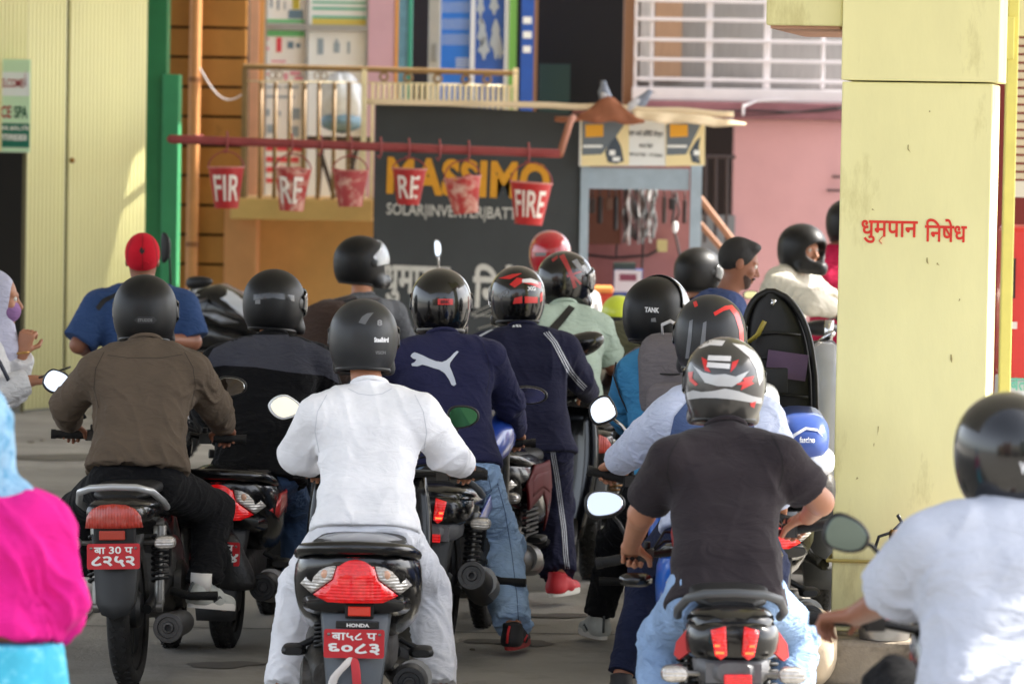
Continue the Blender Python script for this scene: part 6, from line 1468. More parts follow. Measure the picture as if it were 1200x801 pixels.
b = MB(); b.tube([V(722, 424, 17.3), V(719, 440, 17.3), V(726, 462, 17.3), V(738, 488, 17.28)], .010, 6, flat=.4); b.build('reflective_strap', mat('strap_black', (36, 34, 34), .6), t, True, world=True)
b8 = commuter('motorcycle', 'black motorcycle under the rider with the grey backpack', *axis_at(786, 16.9), -2, tail='round', sig=False)
handlebar(b8, *grips(J), V(800, 515, 18.1))

# ---- 9 rider with denim vest over a pale shirt, dark helmet with red line
J = JJ(H=(838, 612, 15.0), N=(836, 458, 15.18), hd=(832, 396, 15.28), sl=(786, 484, 15.12), sr=(892, 486, 15.12), el=(752, 520, 15.28), er=(915, 545, 15.3), wl=(722, 541, 15.52), wr=(912, 585, 15.55), kl=(764, 664, 15.4), kr=(900, 660, 15.4), al=(728, 798, 15.2), ar=(900, 790, 15.2))
p9 = person('rider in a pale shirt and denim vest, dark grey helmet with a red line', J, cloth('shirt_pale_blue', (190, 198, 220)), cloth('jeans_navy', (36, 42, 66), denim=True), M_skin, Q, shirt_opt=dict(th=.022, slr=1.2, amp=.009), shoe=SH_DRK, seed=26, tb=1.1, face=False)
decal(p9['shirt'], [[(790, 488), (800, 476), (812, 462), (836, 452), (868, 458), (884, 480), (884, 560), (800, 560), (783, 520)]], cloth('vest_denim', (72, 88, 124), denim=True), 'denim_vest', .006, 6)
h = helmet(p9['t'], J['hd'], (.0, 1, -.02), m=M_hgry, sc=1.02, visor=M_visor_d)
decal(h, [[(812, 354), (816, 352), (818, 358), (814, 360)], [(836, 366), (850, 358), (858, 357), (866, 366), (871, 384), (872, 402), (867, 402), (866, 386), (861, 370), (855, 362), (848, 364), (838, 370)]], M_red_p, 'red_line', .002)
decal(h, [[(808, 376), (812, 374), (810, 400), (807, 420), (803, 420)], [(824, 378), (828, 376), (826, 410), (822, 424), (818, 424)]], mat('print_lightgrey', (104, 106, 110), .4, coat=.3), 'grey_stripe', .002)
b9 = scooter('scooter', 'blue scooter mostly hidden by the rider in the black T-shirt', *axis_at(838, 14.62), -1, body=paint('scooter_blue', (30, 96, 190)))
handlebar(b9, *grips(J), V(830, 575, 15.7)); 
mirror(b9, 707, 481, 15.7, 34, 36, V(745, 520, 15.7), 'diamond', -.35, up=.2, side=-.1, stem=M_chr)

# ---- 10 rider in the black T-shirt on the red and black motorcycle
J = JJ(H=(850, 700, 12.95), N=(850, 506, 13.2), hd=(849, 452, 13.3), sl=(786, 532, 13.1), sr=(914, 530, 13.12), el=(752, 602, 13.25), er=(961, 588, 13.18), wl=(739, 640, 13.48), wr=(947, 605, 13.46), kl=(778, 748, 13.35), kr=(930, 742, 13.35), al=(768, 850, 13.1), ar=(928, 850, 13.1))
M_bt = cloth('tshirt_black', (45, 39, 42), fold=.35, fs=9, sheen=.08)
p10 = person('rider in a black T-shirt and pale jeans on the red and black motorcycle', J, M_bt, cloth('jeans_pale', (140, 166, 200), denim=True, var=.18, fold=.5), M_skin, Q, sleeve='short', shirt_opt=dict(th=.016, slr=1.12, amp=.009, freq=11, sl=.76), tb=1.2, bulk=.96, seed=29, shoe=SH_DRK, face=False, voxel=.0052, hands=(1.35, 1.1), hand_dirs=((.1, .95, -.3), (-.45, .8, -.3)))
h = helmet(p10['t'], J['hd'], (.0, 1, -.02), m=mat('helmet_graphite', (52, 50, 48), .3, coat=.6, var=.15, vs=10), sc=1.0, visor=M_visor_d)
M_hs = mat('helmet_silver', (186, 186, 186), .35, coat=.5); M_hw = mat('helmet_white', (220, 216, 214), .3, coat=.5)
decal(h, [[(804, 460), (812, 457), (822, 459), (835, 458), (850, 455), (865, 458), (882, 464), (893, 466), (893, 473), (878, 471), (860, 468), (840, 466), (822, 466), (806, 468)]], M_hs, 'pale_band', .002)
decal(h, [[(812, 428), (824, 436), (836, 439), (850, 438), (862, 441), (878, 434), (868, 447), (858, 453), (840, 452), (826, 448)]], M_hs, 'pale_wing', .0025)
decal(h, [[(822, 418), (829, 422), (828, 428), (833, 436), (826, 434), (824, 427)], [(806, 436), (812, 435), (811, 443), (818, 450), (815, 452), (808, 446)], [(862, 450), (872, 446), (870, 443), (884, 440), (881, 447), (884, 449), (868, 457), (870, 451)], [(858, 424), (866, 421), (862, 430), (856, 436)], [(879, 472), (886, 470), (884, 478), (880, 476)]], M_red_p, 'red_spike', .003)
decal(h, [[(830, 416), (857, 417), (856, 423), (829, 422)], [(829, 424), (856, 426), (855, 432), (828, 430)]], M_hw, 'white_label', .003)
decal(h, [[(812, 405), (822, 400), (836, 398), (850, 399), (846, 405), (832, 404), (820, 408)], [(858, 402), (872, 404), (884, 412), (892, 426), (894, 444), (890, 452), (886, 432), (878, 418), (866, 408)]], M_hw, 'white_crown', .002)
x, y_ = axis_at(849, 12.75)
b10 = commuter('motorcycle', 'red and black sports motorcycle with two lit red tail lamp bars, at the front right', x, y_, 0, lean=0, tail='led', body=M_blk, tank=M_redp, flanks=True)
gl, gr_ = grips(J); handlebar(b10, V(727, 655, 13.58), V(955, 616, 13.5), V(846, 640, 13.75))
mirror(b10, 709, 590, 13.6, 47, 32, V(740, 640, 13.6), 'round', .08, up=.35)
b = MB(); p = V(745, 679, 13.4); b.hull([(-.03, 0, .03, .012, 2.4), (0, 0, .055, .024, 2.6), (.03, 0, .03, .014, 2.4)], 18); b.v = [p + v for v in b.v]; b.build('bar_end_guard', M_blk, b10, True, world=True)
b = MB(); b.tube([V(800, 655, 13.6), V(815, 645, 13.62), V(832, 650, 13.62)], .02, 8); b.build('switch_box', M_blm, b10, True, world=True)

for pts in ([(796, 512), (784, 534), (782, 556), (788, 578)], [(904, 510), (916, 532), (918, 552), (912, 574)]):
    decal(p10['shirt'], [stroke(pts, 1.0)], mat('seam_black', (22, 20, 21), .9), 'seam', .0015, 4)
# ---- 11 rider in the pale T-shirt, nearest at the right edge
J = JJ(H=(1168, 860, 9.75), N=(1178, 596, 9.98), hd=(1180, 534, 10.06), sl=(1088, 634, 9.92), sr=(1272, 634, 9.95), el=(1046, 698, 10.06), er=(1310, 730, 10.1), wl=(1004, 720, 10.3), wr=(1290, 740, 10.35), kl=(1044, 806, 10.25), kr=(1260, 920, 10.2), al=(1050, 980, 10.0), ar=(1260, 1080, 9.9))
p11 = person('rider in a pale grey T-shirt with a black open-face helmet at the right edge', J, cloth('tshirt_pale', (176, 180, 190), fold=.3), cloth('trousers_black', (20, 20, 22)), M_skin_d, Q, sleeve='short', shirt_opt=dict(th=.024, sl=.95, slr=1.25, amp=.011, freq=10), seed=32, shoe=SH_DRK, face=False, bulk=1.1, hand_dirs=((-.7, .7, -.15), None))
h = helmet(p11['t'], J['hd'], (-.12, .99, -.02), m=M_hgls, open_face=True, sc=1.0)
ear_strap(p11['t'], h, V(1130, 560, 10.02), V(1134, 592, 10.03))
decal_text(h, 'V', 1199, 548, 8, 14, M_white_t, .05)
x, y_ = axis_at(1172, 9.6)
b11 = commuter('motorcycle', 'black motorcycle of the rider at the right edge, only seat and mirror in view', x, y_, 0, tail='round')
handlebar(b11, V(985, 726, 10.4), V(1300, 745, 10.4), V(1150, 750, 10.5))
mirror(b11, 992, 626, 10.35, 54, 42, V(1048, 668, 10.4), 'round', -.35, up=-.05, side=-.12, glass=mat('mirror_dark_reflection', (96, 108, 104), .04, metal=1))  # glass tinted darker to stand in for a dark reflection

# ---- 12 rider with the brown backpack, helmet visor lifted
J = JJ(H=(418, 480, 22.75), N=(424, 350, 22.95), hd=(424, 309, 23.05), sl=(384, 364, 22.75), sr=(460, 364, 23.15), el=(380, 410, 22.9), er=(478, 410, 23.3), wl=(420, 440, 23.2), wr=(490, 440, 23.4), kl=(410, 520, 23.1), kr=(460, 520, 23.1), al=(410, 610, 22.9), ar=(462, 610, 23))
p12 = person('rider in a grey jacket with a black helmet whose clear visor is half raised', J, cloth('jacket_grey', (92, 94, 98)), cloth('trousers_grey', (60, 62, 66)), M_skin, Q, shirt_opt=dict(th=.026), seed=35, head_f=(.85, .5, 0), shoe=SH_DRK)
h = helmet(p12['t'], J['hd'], (.86, .5, .0), m=M_hblk, visor=M_visor_c, visor_tilt=.42)
t = thing('backpack', 'dark brown backpack worn by the rider in the grey jacket', 'backpack', V(390, 440, 22.6))
c = V(384, 402, 22.62); b = MB(); b.hull([(-.11, 0, .10, .17, 3), (-.06, 0, .15, .22, 3.2), (.04, 0, .16, .24, 3.2), (.10, 0, .14, .22, 3)], 24); b.v = [c + Matrix.Rotation(-.5, 3, 'Z') @ v for v in b.v]
M_bb = cloth('backpack_brown', (66, 52, 46), fold=.6); b.build('bag', M_bb, t, True, world=True)
b = MB(); b.tube([V(385, 372, 22.6), V(396, 352, 22.68), V(412, 348, 22.8), V(420, 356, 22.9)], .03, 8, flat=.3); b.tube([V(392, 372, 22.55), V(420, 352, 22.72), V(440, 350, 22.95)], .03, 8, flat=.3); b.build('shoulder_strap', mat('strap_dark_brown', (48, 40, 38), .8), t, True, world=True)
b12 = commuter('motorcycle', 'motorcycle with a chrome stalk mirror under the rider in the grey jacket', *axis_at(440, 22.2), -20, tail='round', sig=False)
handlebar(b12, *grips(J), V(470, 430, 23.6))
mirror(b12, 513, 291, 23.6, 8, 20, V(514, 330, 23.7), 'round', .1, up=.1, stem=M_chr, shell=M_slv)

# ---- 13 man in the red cap standing by the parked motorcycle
J = JJ(H=(162, 452, 20.95), N=(168, 338, 21.0), hd=(167, 305, 21.04), sl=(118, 356, 20.98), sr=(212, 356, 21.02), el=(92, 404, 20.9), er=(226, 400, 20.98), wl=(118, 420, 21.15), wr=(192, 398, 20.8), kl=(148, 545, 21.0), kr=(178, 545, 21.0), al=(146, 634, 20.95), ar=(182, 634, 20.95))
p13 = person('man in a red cap and blue T-shirt standing with his back turned, hands on hips', J, cloth('tshirt_blue', (48, 70, 110)), cloth('trousers_grey', (60, 62, 66)), M_skin_d, 'people standing about the forecourt', sleeve='half', shirt_opt=dict(th=.03, slr=1.3, amp=.008, sl=.9), seed=38, head_f=(.05, 1, 0), shoe=SH_DRK, hands=(.8, .8))
S = SDF(npv(J['hd']) - .2, npv(J['hd']) + .25, .006); c = npv(J['hd'])
S.ell(c + [0, -.012, .035], (.090, .112, .108), None, .01); S.sub_half(c + [0, 0, -.035], (0, .25, -1), .004); S.ell(c + [0, .135, .03], (.075, .075, .012), None, .01)
cap = sdf_mesh('cap', S, cloth('cap_red', (196, 28, 46), fold=.15), p13['t'])
decal(cap, [[(163, 294), (165.5, 289), (168, 293), (170, 290), (169, 296), (166, 298)]], mat('print_black', (40, 16, 20), .6), 'emblem', .003)
b = MB(); b.tube([c + np.array([.045 * math.cos(a), -.122 + .02 * (1 - math.cos(a)), -.02 + .02 * math.sin(a)]) for a in [math.pi * k / 10 for k in range(11)]], .004, 6); q = b.build('strap', cloth('cap_red', (196, 28, 46)), p13['t'], True, world=True); q.parent = cap
for pts in ([(167, 274), (167, 296), (167, 318)], [(156, 276), (150, 292), (148, 312)], [(178, 276), (183, 292), (185, 312)], [(147, 313), (157, 317), (167, 318), (177, 317), (186, 313)]):
    decal(cap, [stroke(pts, .8)], mat('seam_red', (128, 14, 26), .9), 'seam', .002, 4)
decal(p13['shirt'], [[(112, 360), (120, 350), (150, 336), (152, 339), (124, 354), (116, 364)]], M_blackp, 'shoulder_stripe', .004)

# ---- 14 woman in the lilac headscarf at the left edge, phone in hand
J = JJ(H=(-24, 505, 19.0), N=(-15, 398, 19.0), hd=(-3, 350, 19.0), sl=(-10, 414, 19.16), sr=(-20, 416, 18.84), el=(14, 456, 19.1), er=(-20, 466, 18.76), wl=(26, 414, 18.98), wr=(36, 446, 18.85), kl=(-10, 600, 19.08), kr=(-12, 600, 18.92), al=(-16, 690, 19.08), ar=(-16, 690, 18.92), fl=(1, 0, 0), fr=(1, 0, 0), hl=V(-12, 505, 19.09), hr=V(-12, 505, 18.91))
p14 = person('woman in a lilac headscarf and white jacket at the left edge holding a phone', J, cloth('jacket_white', (208, 208, 210)), cloth('trousers_light', (150, 156, 170)), M_skin, 'people standing about the forecourt', shirt_opt=dict(th=.024, slr=1.15, collar=False), seed=41, head_f=(1, .08, -.08), shoe=SH_DRK, voxel=.0055, hand_dirs=((.25, .0, 1), (1, 0, .1)), hand_up=((-.2, -1, 0), (0, -.3, 1)), hands=(1.15, 1.0), untucked=.3, hem=-.1)
S = SDF(npv(J['hd']) - .3, npv(J['hd']) + .3, .007); hdv = J['hd']; P_ = lambda x, y, z: hdv + Vector((x, y, z))
S.ell(npv(P_(-.02, 0, .015)), (.112, .09, .122), None, .03); S.cone(P_(-.03, 0, -.04), P_(-.05, 0, -.17), .09, .12, .05); S.cone(P_(.02, 0, -.12), P_(.03, -.0, -.24), .055, .085, .05)
S.sub_ell(npv(P_(.11, 0, -.015)), (.07, .072, .105), None, .01)
sc_ = sdf_mesh('headscarf', S, cloth('scarf_lilac', (190, 190, 210), fold=.5), p14['t'], .006, 26, 5)
b = MB(); b.ell(P_(.055, 0, -.055), (.056, .066, .055), 18, 12); q = b.build('inner_scarf', cloth('scarf_violet', (150, 112, 160)), p14['t'], True, world=True); q.parent = sc_
b = MB(); p = V(26, 413, 18.98); b.tube([p + Vector((.034 * math.cos(a), .03 * math.sin(a), .004 * math.cos(a))) for a in [6.283 * k / 18 for k in range(18)]], .006, 6, closed=True); b.build('bangle', mat('bangle_gold', (190, 150, 90), .3, metal=1), p14['t'], True, world=True)
t = thing('phone', 'black phone held out by the woman in the lilac headscarf', 'phone', V(66, 438, 18.86))
b = MB(); b.box(V(64, 436, 18.86), (.15, .075, .010), Matrix.Rotation(-.35, 3, 'Y')); b.build('body', M_hgls, t, world=True, bevel=.004)
t = thing('handbag', 'dark strap bag across the white jacket of the woman at the left', 'bag', V(0, 470, 18.76))
b = MB(); b.tube([V(-16, 404, 18.74), V(0, 425, 18.72), V(10, 445, 18.74)], .018, 8, flat=.4); b.build('strap', mat('strap_navy', (40, 44, 60), .7), t, True, world=True)
b = MB(); b.hull([(-.03, 0, .10, .08, 3), (0, 0, .12, .10, 3.4), (.05, 0, .11, .09, 3)], 18); b.v = [V(-18, 500, 18.72) + v for v in b.v]; b.build('pouch', mat('bag_navy', (40, 44, 60), .6), t, True, world=True)

# ---- 15 woman in pink, close at the left edge
J = JJ(H=(-20, 775, 9.95), N=(-14, 588, 10.0), hd=(-26, 516, 10.04), sl=(-92, 616, 9.98), sr=(55, 612, 10.0), el=(-120, 700, 9.95), er=(77, 708, 9.94), wl=(-90, 740, 10.2), wr=(62, 742, 10.16), kl=(-55, 960, 10.0), kr=(15, 960, 10.0), al=(-55, 1150, 10), ar=(15, 1150, 10))
M_pk = cloth('blouse_pink', (206, 30, 126), fold=.25)
p15 = person('woman in a bright pink top and blue patterned headscarf, close at the left edge', J, M_pk, None, M_skin, 'people standing about the forecourt', shirt_opt=dict(th=.014, collar=False, amp=.014, freq=10), seed=44, shoe=SH_DRK, face=False, hem=.14, untucked=0, head_f=(-.3, .95, 0))
M_sc = mat('scarf_blue', (130, 166, 190), .85, var=.2, vs=14, dirt=(70, 130, 164), ds=26, dcov=.45, bump=.4, bs=40)
S = SDF(npv(J['hd']) - .42, npv(J['hd']) + .3, .009); hdv = J['hd']
S.ell(npv(P_(0, -.01, .02)), (.092, .112, .125), None, .03); S.cone(P_(0, -.02, -.05), P_(.02, -.02, -.12), .085, .09, .04); S.cone(P_(-.13, -.02, -.165), P_(.10, -.03, -.155), .06, .05, .04); S.cone(P_(.10, -.03, -.155), P_(.165, -.02, -.185), .05, .03, .03); S.cone(P_(.03, -.07, -.15), P_(.02, -.09, -.27), .045, .03, .04)
S.sub_ell(npv(P_(-.03, .12, -.02)), (.07, .07, .1), None, .01)
sdf_mesh('headscarf', S, M_sc, p15['t'], .012, 34, 6)
S = SDF(npv(J['H']) - [.4, .4, 1.0], npv(J['H']) + [.4, .4, .25], .012); H = J['H']
S.cone(H + Vector((-.07, 0, .03)), H + Vector((-.07, 0, -.8)), .13, .22, .05); S.cone(H + Vector((.07, 0, .03)), H + Vector((.07, 0, -.8)), .13, .22, .05); S.sub_half(npv(H + Vector((0, 0, .06))), (0, 0, 1), .01)
M_sk = mat('skirt_blue', (70, 178, 206), .85, var=.15, vs=9, dirt=(150, 220, 232), ds=18, dcov=.4, bump=.3, bs=30)
sdf_mesh('skirt', S, M_sk, p15['t'], .012, 30, 8)
b = MB(); p = J['wr']; b.tube([p + Vector((.0, .034 * math.cos(a), .034 * math.sin(a))) for a in [6.283 * k / 18 for k in range(18)]], .012, 6, closed=True); b.build('bangle', mat('bangle_red', (196, 40, 60), .3, coat=.5), p15['t'], True, world=True)

# ---- 16 bareheaded man in the navy T-shirt seen in profile
J = JJ(H=(838, 452, 20.98), N=(846, 346, 21.0), hd=(866, 308, 21.0), sl=(826, 362, 21.14), sr=(854, 366, 20.84), el=(832, 410, 21.2), er=(872, 416, 20.8), wl=(880, 430, 21.1), wr=(898, 440, 20.9), kl=(836, 545, 21.08), kr=(840, 545, 20.92), al=(832, 634, 21.08), ar=(838, 634, 20.92), hl=V(838, 452, 21.08), hr=V(838, 452, 20.9), fl=(1, .2, 0), fr=(1, .2, 0))
p16 = person('bareheaded bearded man in a navy T-shirt looking down, seen in profile', J, cloth('tshirt_navy', (62, 76, 116)), cloth('trousers_grey', (60, 62, 66)), M_skin_d, 'people standing about the forecourt', sleeve='half', shirt_opt=dict(th=.026, slr=1.2), seed=47, head_f=(.94, .1, -.30), head_u=(.2, 0, 1), shoe=SH_DRK, voxel=.005)
hf_ = Vector((.94, .1, -.30)).normalized(); hu_ = Vector((.2, 0, 1)); hu_ = (hu_ - hf_ * hu_.dot(hf_)).normalized(); hr_ = hf_.cross(hu_); Rm = np.array([[hr_[i], hf_[i], hu_[i]] for i in range(3)]); hc = J['hd']
Ph = lambda x, y, z: hc + hr_ * x + hf_ * y + hu_ * z
S = SDF(npv(hc) - .2, npv(hc) + .2, .005); S.ell(npv(Ph(0, -.014, .030)), (.083, .105, .103), Rm, .01); S.ell(npv(Ph(0, .045, .092)), (.062, .050, .036), Rm, .02)
S.sub_half(npv(Ph(0, .058, .050)), npv(hf_ * .9 - hu_ * .42), .008); S.sub_half(npv(Ph(0, -.05, -.055)), npv(-hu_), .008)
hair = sdf_mesh('hair', S, M_hair, p16['t'], .003, 60, 3)
S = SDF(npv(hc) - .2, npv(hc) + .2, .004); S.ell(npv(Ph(0, .023, -.036)), (.0665, .0745, .0875), Rm, .02); S.ell(npv(Ph(0, .062, -.098)), (.032, .030, .024), Rm, .025)
S.sub_half(npv(Ph(0, .02, -.030)), npv(hu_ * .9 + hf_ * .42), .006); S.sub_half(npv(Ph(0, -.022, 0)), npv(-hf_), .006)
beard = sdf_mesh('beard', S, mat('beard_stubble', (64, 46, 38), .8, bump=.6, bs=200), p16['t'])
b = MB(); b.tube([Ph(-.026, .090, -.060), Ph(-.01, .103, -.053), Ph(.01, .103, -.053), Ph(.026, .090, -.060)], .0055, 6); b.build('moustache', M_hair, p16['t'], True, world=True)

# ---- 17 far rider in the cream shirt turning round, helmet with open visor
J = JJ(H=(908, 408, 24.95), N=(926, 316, 25.0), hd=(941, 293, 25.0), sl=(948, 330, 25.2), sr=(914, 334, 24.8), el=(968, 350, 25.3), er=(950, 354, 24.65), wl=(985, 356, 25.2), wr=(978, 362, 24.75), kl=(945, 450, 25.2), kr=(940, 450, 24.7), al=(925, 540, 25.2), ar=(922, 540, 24.7), hl=V(914, 408, 25.1), hr=V(910, 408, 24.8))
p17 = person('rider in a cream shirt and black helmet turning round beside the pillar', J, cloth('shirt_cream', (206, 202, 188)), cloth('trousers_grey', (60, 62, 66)), M_skin, Q, shirt_opt=dict(th=.026, slr=1.2, amp=.01), seed=50, head_f=(.72, -.68, -.05), shoe=SH_DRK)
h = helmet(p17['t'], J['hd'], (.72, -.68, -.05), m=M_hblk, sc=1.02)
# ---- 18 rider with dark helmet behind the navy T-shirt
J = JJ(H=(815, 440, 24.8), N=(815, 356, 24.95), hd=(819, 320, 25.0), sl=(780, 372, 24.9), sr=(848, 372, 25.05), el=(775, 410, 25.1), er=(860, 410, 25.2), wl=(800, 430, 25.3), wr=(860, 430, 25.4), kl=(800, 480, 25.1), kr=(840, 480, 25.1), al=(800, 560, 24.9), ar=(840, 560, 25))
p18 = person('rider in a dark jacket and pointed black helmet behind the man in the navy T-shirt', J, cloth('jacket_black', (17, 17, 19)), cloth('trousers_grey', (60, 62, 66)), M_skin, Q, seed=53, head_f=(.8, .6, 0), shoe=SH_DRK)
helmet(p18['t'], J['hd'], (.8, .6, 0), m=M_hblk, visor=mat('visor_grey', (90, 92, 94), .12, coat=1))
# ---- 19 rider with the red helmet, white shirt
J = JJ(H=(665, 418, 25.8), N=(656, 332, 25.95), hd=(644, 299, 26.0), sl=(622, 350, 25.9), sr=(690, 348, 26.05), el=(618, 390, 26.1), er=(702, 388, 26.2), wl=(640, 410, 26.4), wr=(700, 405, 26.5), kl=(645, 460, 26.1), kr=(690, 460, 26.1), al=(645, 530, 25.9), ar=(690, 530, 25.9))
p19 = person('rider in a white shirt with a glossy red helmet in front of the dark board', J, cloth('shirt_white_far', (214, 212, 210)), cloth('trousers_grey', (60, 62, 66)), M_skin, Q, seed=56, face=False, shoe=SH_DRK)
h = helmet(p19['t'], J['hd'], (-.2, .98, 0), m=mat('helmet_red', (176, 16, 34), .18, coat=1), trim=mat('trim_pale', (190, 180, 176), .5), open_face=True)
decal(h, [[(627, 296), (640, 296), (640, 300), (627, 300)]], M_grey_t, 'badge')
# ---- 20 person in crimson behind the pillar
J = JJ(H=(984, 408, 26.5), N=(976, 292, 26.5), hd=(992, 262, 26.5), sl=(948, 304, 26.45), sr=(1008, 303, 26.55), el=(952, 345, 26.4), er=(1018, 348, 26.6), wl=(972, 375, 26.7), wr=(1020, 380, 26.3), kl=(978, 470, 26), kr=(1004, 470, 26), al=(978, 545, 26), ar=(1004, 545, 26))
p20 = person('person in a crimson jacket mostly hidden by the yellow pillar', J, cloth('jacket_crimson', (170, 30, 66)), cloth('trousers_grey', (60, 62, 66)), M_skin_d, 'people standing about the forecourt', shirt_opt=dict(th=.03, slr=1.2), seed=59, face=False, shoe=SH_DRK)
helmet(p20['t'], J['hd'], (.3, .95, 0), m=M_hblk)

# ---- parked motorcycle at the left, scooters at the right
bp_ = commuter('motorcycle', 'parked black motorcycle with silver striped tank behind the man in the red cap', *axis_at(394, 25.8), 72, lean=3, tail='round', sig=False)
b = MB(); b.hull([(.44, .90, .10, .06, 2.2), (.58, .99, .16, .12, 2.4), (.80, 1.05, .18, .16, 2.4), (1.02, 1.03, .15, .14, 2.3), (1.16, .98, .08, .08, 2)], 26); b.build('tank_shroud', M_blk, bp_, True, auto=60)
for s_ in (-1, 1): panel('tank_stripe', [(.44, .95), (.56, 1.07), (.70, 1.15), (.84, 1.19), (1.0, 1.16), (1.1, 1.08), (1.0, 1.11), (.84, 1.13), (.72, 1.09), (.60, 1.0), (.50, .90)], lambda y, z, s_=s_: Vector((s_ * (.192 - 2.6 * max(0, z - 1.05) ** 1.5 - .5 * (y - .8) ** 2), y, z)), mat('stripe_silver', (206, 210, 216), .3, coat=.4, metal=.1), bp_, .016)
for s_ in (-1, 1): panel('tank_badge', [(.62, .96), (.78, 1.02), (.90, 1.02), (.74, .95)], lambda y, z, s_=s_: Vector((s_ * (.196 - .5 * (y - .8) ** 2), y, z)), mat('badge_grey', (120, 122, 126), .3, metal=.5), bp_, .008)
handlebar(bp_, V(222, 356, 25.5), V(262, 340, 26.2), V(238, 352, 25.9))
mirror(bp_, 234, 331, 25.4, 32, 14, V(219, 352, 25.5), 'round', .1, up=-.1, face=(.3, .9, -.2))
mirror(bp_, 192, 290, 25.2, 9, 34, V(200, 350, 25.5), 'round', 0, up=0, face=(-.7, .6, 0))
M_fb = paint('scooter_royal_blue', (52, 80, 150)); M_fw = paint('scooter_white', (226, 228, 230))
bs_ = scooter('scooter', 'blue and white scooter with its black seat tipped up for fuelling', *axis_at(882, 16.5), 4, body=M_blk, seat_open=True, guard_col=M_blm)
M_ul = mat('seat_underside', (13, 12, 13), .45, var=.2, vs=8)
# the raised seat: long tapering shell standing on its nose, underside towards us
cS = V(908, 436, 17.2); b = MB(); rg = []
for k in range(33):
    u = k / 32; z = -.36 + .70 * u; x = .075 - .10 * u; hw = .140 * (1 - .45 * max(0, .5 - u)) * max(.01, (1 - max(0, (u - .62) / .38) ** 2.2)) ** .5; ring_ = []
    for i in range(18): a = 6.283 * i / 18; ring_.append(Vector((x + hw * math.copysign(abs(math.cos(a)) ** .6, math.cos(a)), .05 * math.sin(a) + .1 * (u - .5) ** 2, z)))
    rg.append(ring_)
b.loft(rg); b.v = [cS + v for v in b.v]; sO = b.build('seat', M_ul, bs_, True, world=True, auto=50)
edge_l = []; edge_r = []
for k in range(33):
    u = k / 32; z = -.36 + .70 * u; x = .075 - .10 * u; hw = .140 * (1 - .45 * max(0, .5 - u)) * max(.01, (1 - max(0, (u - .62) / .38) ** 2.2)) ** .5; edge_l.append(cS + Vector((x - hw, -.04 + .1 * (u - .5) ** 2, z))); edge_r.append(cS + Vector((x + hw, -.04 + .1 * (u - .5) ** 2, z)))
b = MB(); b.tube(edge_l + edge_r[::-1], .014, 8, closed=True); sub(b.build('seat_piping', M_ul, bs_, True, world=True), sO)
b = MB(); b.box(V(922, 428, 17.12), (.17, .012, .11), Matrix.Rotation(.12, 3, 'Y')); sub(b.build('instruction_sticker', mat('sticker_mauve', (92, 70, 98), .6, var=.15), bs_, world=True), sO)
b = MB(); b.tube([V(878, 400, 17.12), V(888, 392, 17.1), V(896, 376, 17.1)], .02, 8, flat=.4); sub(b.build('caution_label', mat('label_yellow', (160, 144, 60), .5), bs_, True, world=True), sO)
b = MB(); p = V(904, 352, 17.13); b.tube([p, p + Vector((.012, -.01, .0)), p + Vector((.0, -.012, -.02))], .009, 6); sub(b.build('latch', M_chr, bs_, True, world=True), sO)
for zz in (-.22, -.10, .06, .16):
    b = MB(); b.tube([cS + Vector((.075 - .10 * (zz + .36) / .7 - .10, -.055, zz)), cS + Vector((.075 - .10 * (zz + .36) / .7, -.062, zz + .01)), cS + Vector((.075 - .10 * (zz + .36) / .7 + .10, -.055, zz))], .007, 6); sub(b.build('stiffening_rib', M_ul, bs_, True, world=True), sO)
b = MB(); b.box(V(904, 445, 17.0), (.13, .08, .10)); b.tube([V(890, 452, 16.95), V(893, 470, 16.95), V(899, 460, 16.95)], .008, 6); b.build('hinge_bracket', M_blm, bs_, True, world=True, bevel=.01)
b = MB(); p = V(942, 516, 16.25); b.hull([(-.12, -.03, .04, .03, 2.2), (-.08, -.01, .088, .07, 2.8), (.0, .0, .102, .092, 3), (.3, .01, .105, .10, 3)], 24); b.v = [p + v + Vector((0, 0, .01)) for v in b.v]; bb = b.build('tail_cover', M_fb, bs_, True, world=True)
decal(bb, [[(922, 520), (930, 508), (944, 500), (958, 502), (965, 512), (958, 505), (945, 503), (932, 511), (925, 520)]], M_white_t, 'white_curve', .003, 4); decal_text(bb, 'fascino', 946, 515, 18, 7, M_white_t, .03)
b = MB(); p = V(950, 541, 16.25); b.hull([(-.10, 0, .04, .03, 2.2), (-.06, 0, .085, .055, 3), (.04, 0, .10, .06, 3), (.2, 0, .10, .06, 3)], 24); b.v = [p + v for v in b.v]; b.build('tail_lower', M_fw, bs_, True, world=True)
b = MB(); p = V(893, 476, 16.3); b.hull([(-.06, 0, .03, .05, 2.4), (0, 0, .07, .09, 2.6), (.12, 0, .08, .09, 2.6)], 20); b.v = [p + v for v in b.v]; b.build('inner_cover', M_fw, bs_, True, world=True)
b = MB(); p = V(962, 575, 16.3); b.hull([(-.05, 0, .04, .05, 3), (0, 0, .06, .08, 3), (.2, 0, .06, .08, 3)], 18); b.v = [p + v for v in b.v]; b.build('carrier_bag_hook', M_eng, bs_, True, world=True)
handlebar(bs_, V(880, 446, 17.6), V(925, 445, 17.75), V(900, 452, 17.75))
bg_ = scooter('scooter', 'silver grey scooter between the raised seat and the pillar', *axis_at(962, 18.9), -4, body=paint('scooter_silver', (150, 152, 156)))
b = MB(); p = V(968, 500, 18.6); b.hull([(-.08, 0, .06, .30, 3), (0, .02, .10, .36, 3), (.2, .02, .11, .36, 3)], 22); b.v = [p + v for v in b.v]; b.build('leg_shield', paint('scooter_silver', (150, 152, 156)), bg_, True, world=True)
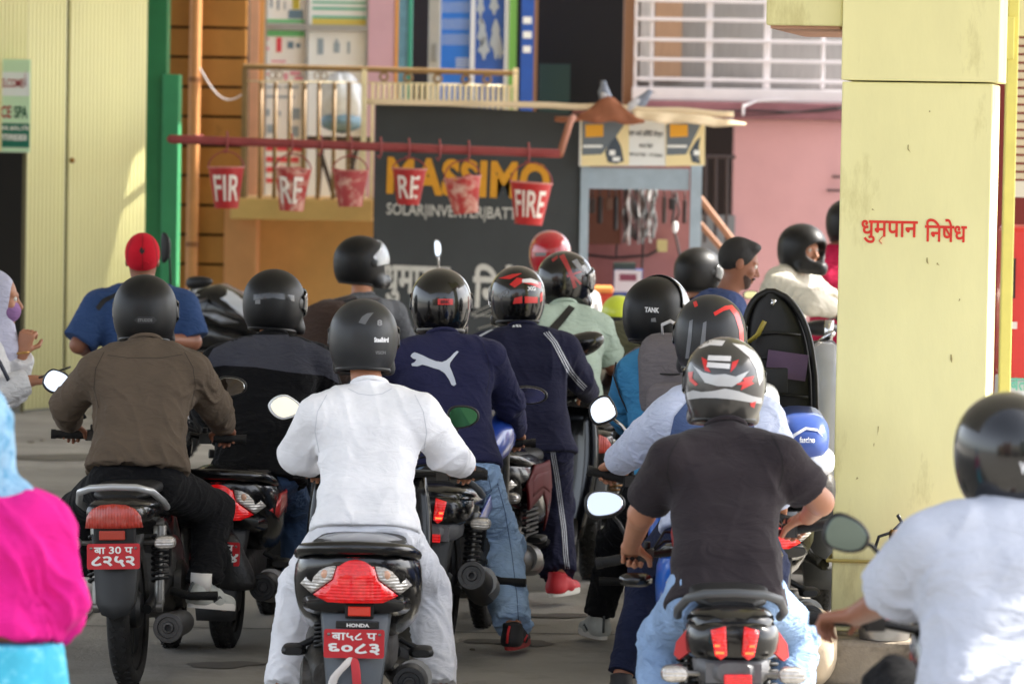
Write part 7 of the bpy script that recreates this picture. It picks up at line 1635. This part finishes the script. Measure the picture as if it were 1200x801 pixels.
b = MB(); p0 = V(946, 420, 19.2); p1_ = V(974, 418, 19.1); b.tube([p0, p1_, V(982, 418, 19.1)], [.085, .08, .03], 18); b.build('headlamp_cowl', M_blm, bg_, True, world=True, auto=40)
b = MB(); b.tube([V(960, 402, 19.2), V(976, 390, 19.1)], .016, 8); b.tube([V(972, 375, 19.2), V(970, 402, 19.2)], .022, 8); b.build('brake_lever', M_chr, bg_, True, world=True)
handlebar(bg_, V(938, 436, 19.3), V(1010, 428, 19.3), V(970, 430, 19.3))
b18 = commuter('motorcycle', 'dark motorcycle under the rider in the cream shirt', *axis_at(905, 24.6), -60, tail='round', sig=False); handlebar(b18, V(985, 372, 24.8), V(1010, 360, 25.6), V(1000, 372, 25.2))
b = MB(); b.ell(V(962, 384, 24.75), (.11, .09, .05), 16, 8); b.build('instrument_pod', M_blm, b18, True, world=True)
mirror(b18, 880, 345, 24.6, 18, 9, V(900, 360, 24.7), 'round', .1, up=0, shell=M_blm)
b19 = commuter('motorcycle', 'dark motorcycle under the rider with the red helmet', *axis_at(660, 25.4), 0, tail='round', sig=False); handlebar(b19, V(640, 408, 26.5), V(702, 404, 26.6), V(670, 405, 26.6))
b20 = commuter('motorcycle', 'dark motorcycle under the rider with the pointed black helmet', *axis_at(815, 24.4), 0, tail='round', sig=False); handlebar(b20, V(798, 432, 25.4), V(862, 432, 25.5), V(830, 432, 25.5))
# fuel hose on the ground by the pillar
t = thing('fuel_hose', 'black rubber hose looping beside the foot of the yellow pillar', 'hose', V(960, 650, 17.3))
b = MB(); b.tube([V(930, 600, 17.9), V(936, 632, 17.8), V(948, 652, 17.7), V(966, 661, 17.6), V(984, 660, 17.9), V(1000, 640, 18.4)], .026, 10); b.build('hose', M_grip, t, True, world=True)
# black plastic bag hanging beside the brown shirted rider's leg
t = thing('rubble_sack', 'black plastic bag hanging behind the grey sneaker of the brown shirted rider', 'bag', V(272, 670, 16.9))
b = MB(); g0 = V(268, 668, 17.0); 
b.loft([[g0 + Vector((.03 * math.cos(a), .03 * math.sin(a), .17)) for a in [6.283 * k / 14 for k in range(14)]], [g0 + Vector((.07 * math.cos(a) * (1 + .1 * math.sin(5 * a)), .05 * math.sin(a), .06)) for a in [6.283 * k / 14 for k in range(14)]], [g0 + Vector((.03 + .11 * math.cos(a) * (1 + .08 * math.sin(4 * a)), .06 * math.sin(a), -.06)) for a in [6.283 * k / 14 for k in range(14)]], [g0 + Vector((.03 + .07 * math.cos(a), .05 * math.sin(a), -.085)) for a in [6.283 * k / 14 for k in range(14)]]])
b.build('bag', mat('bag_black', (34, 33, 33), .4, bump=.5, bs=30), t, True, world=True, sub=1)
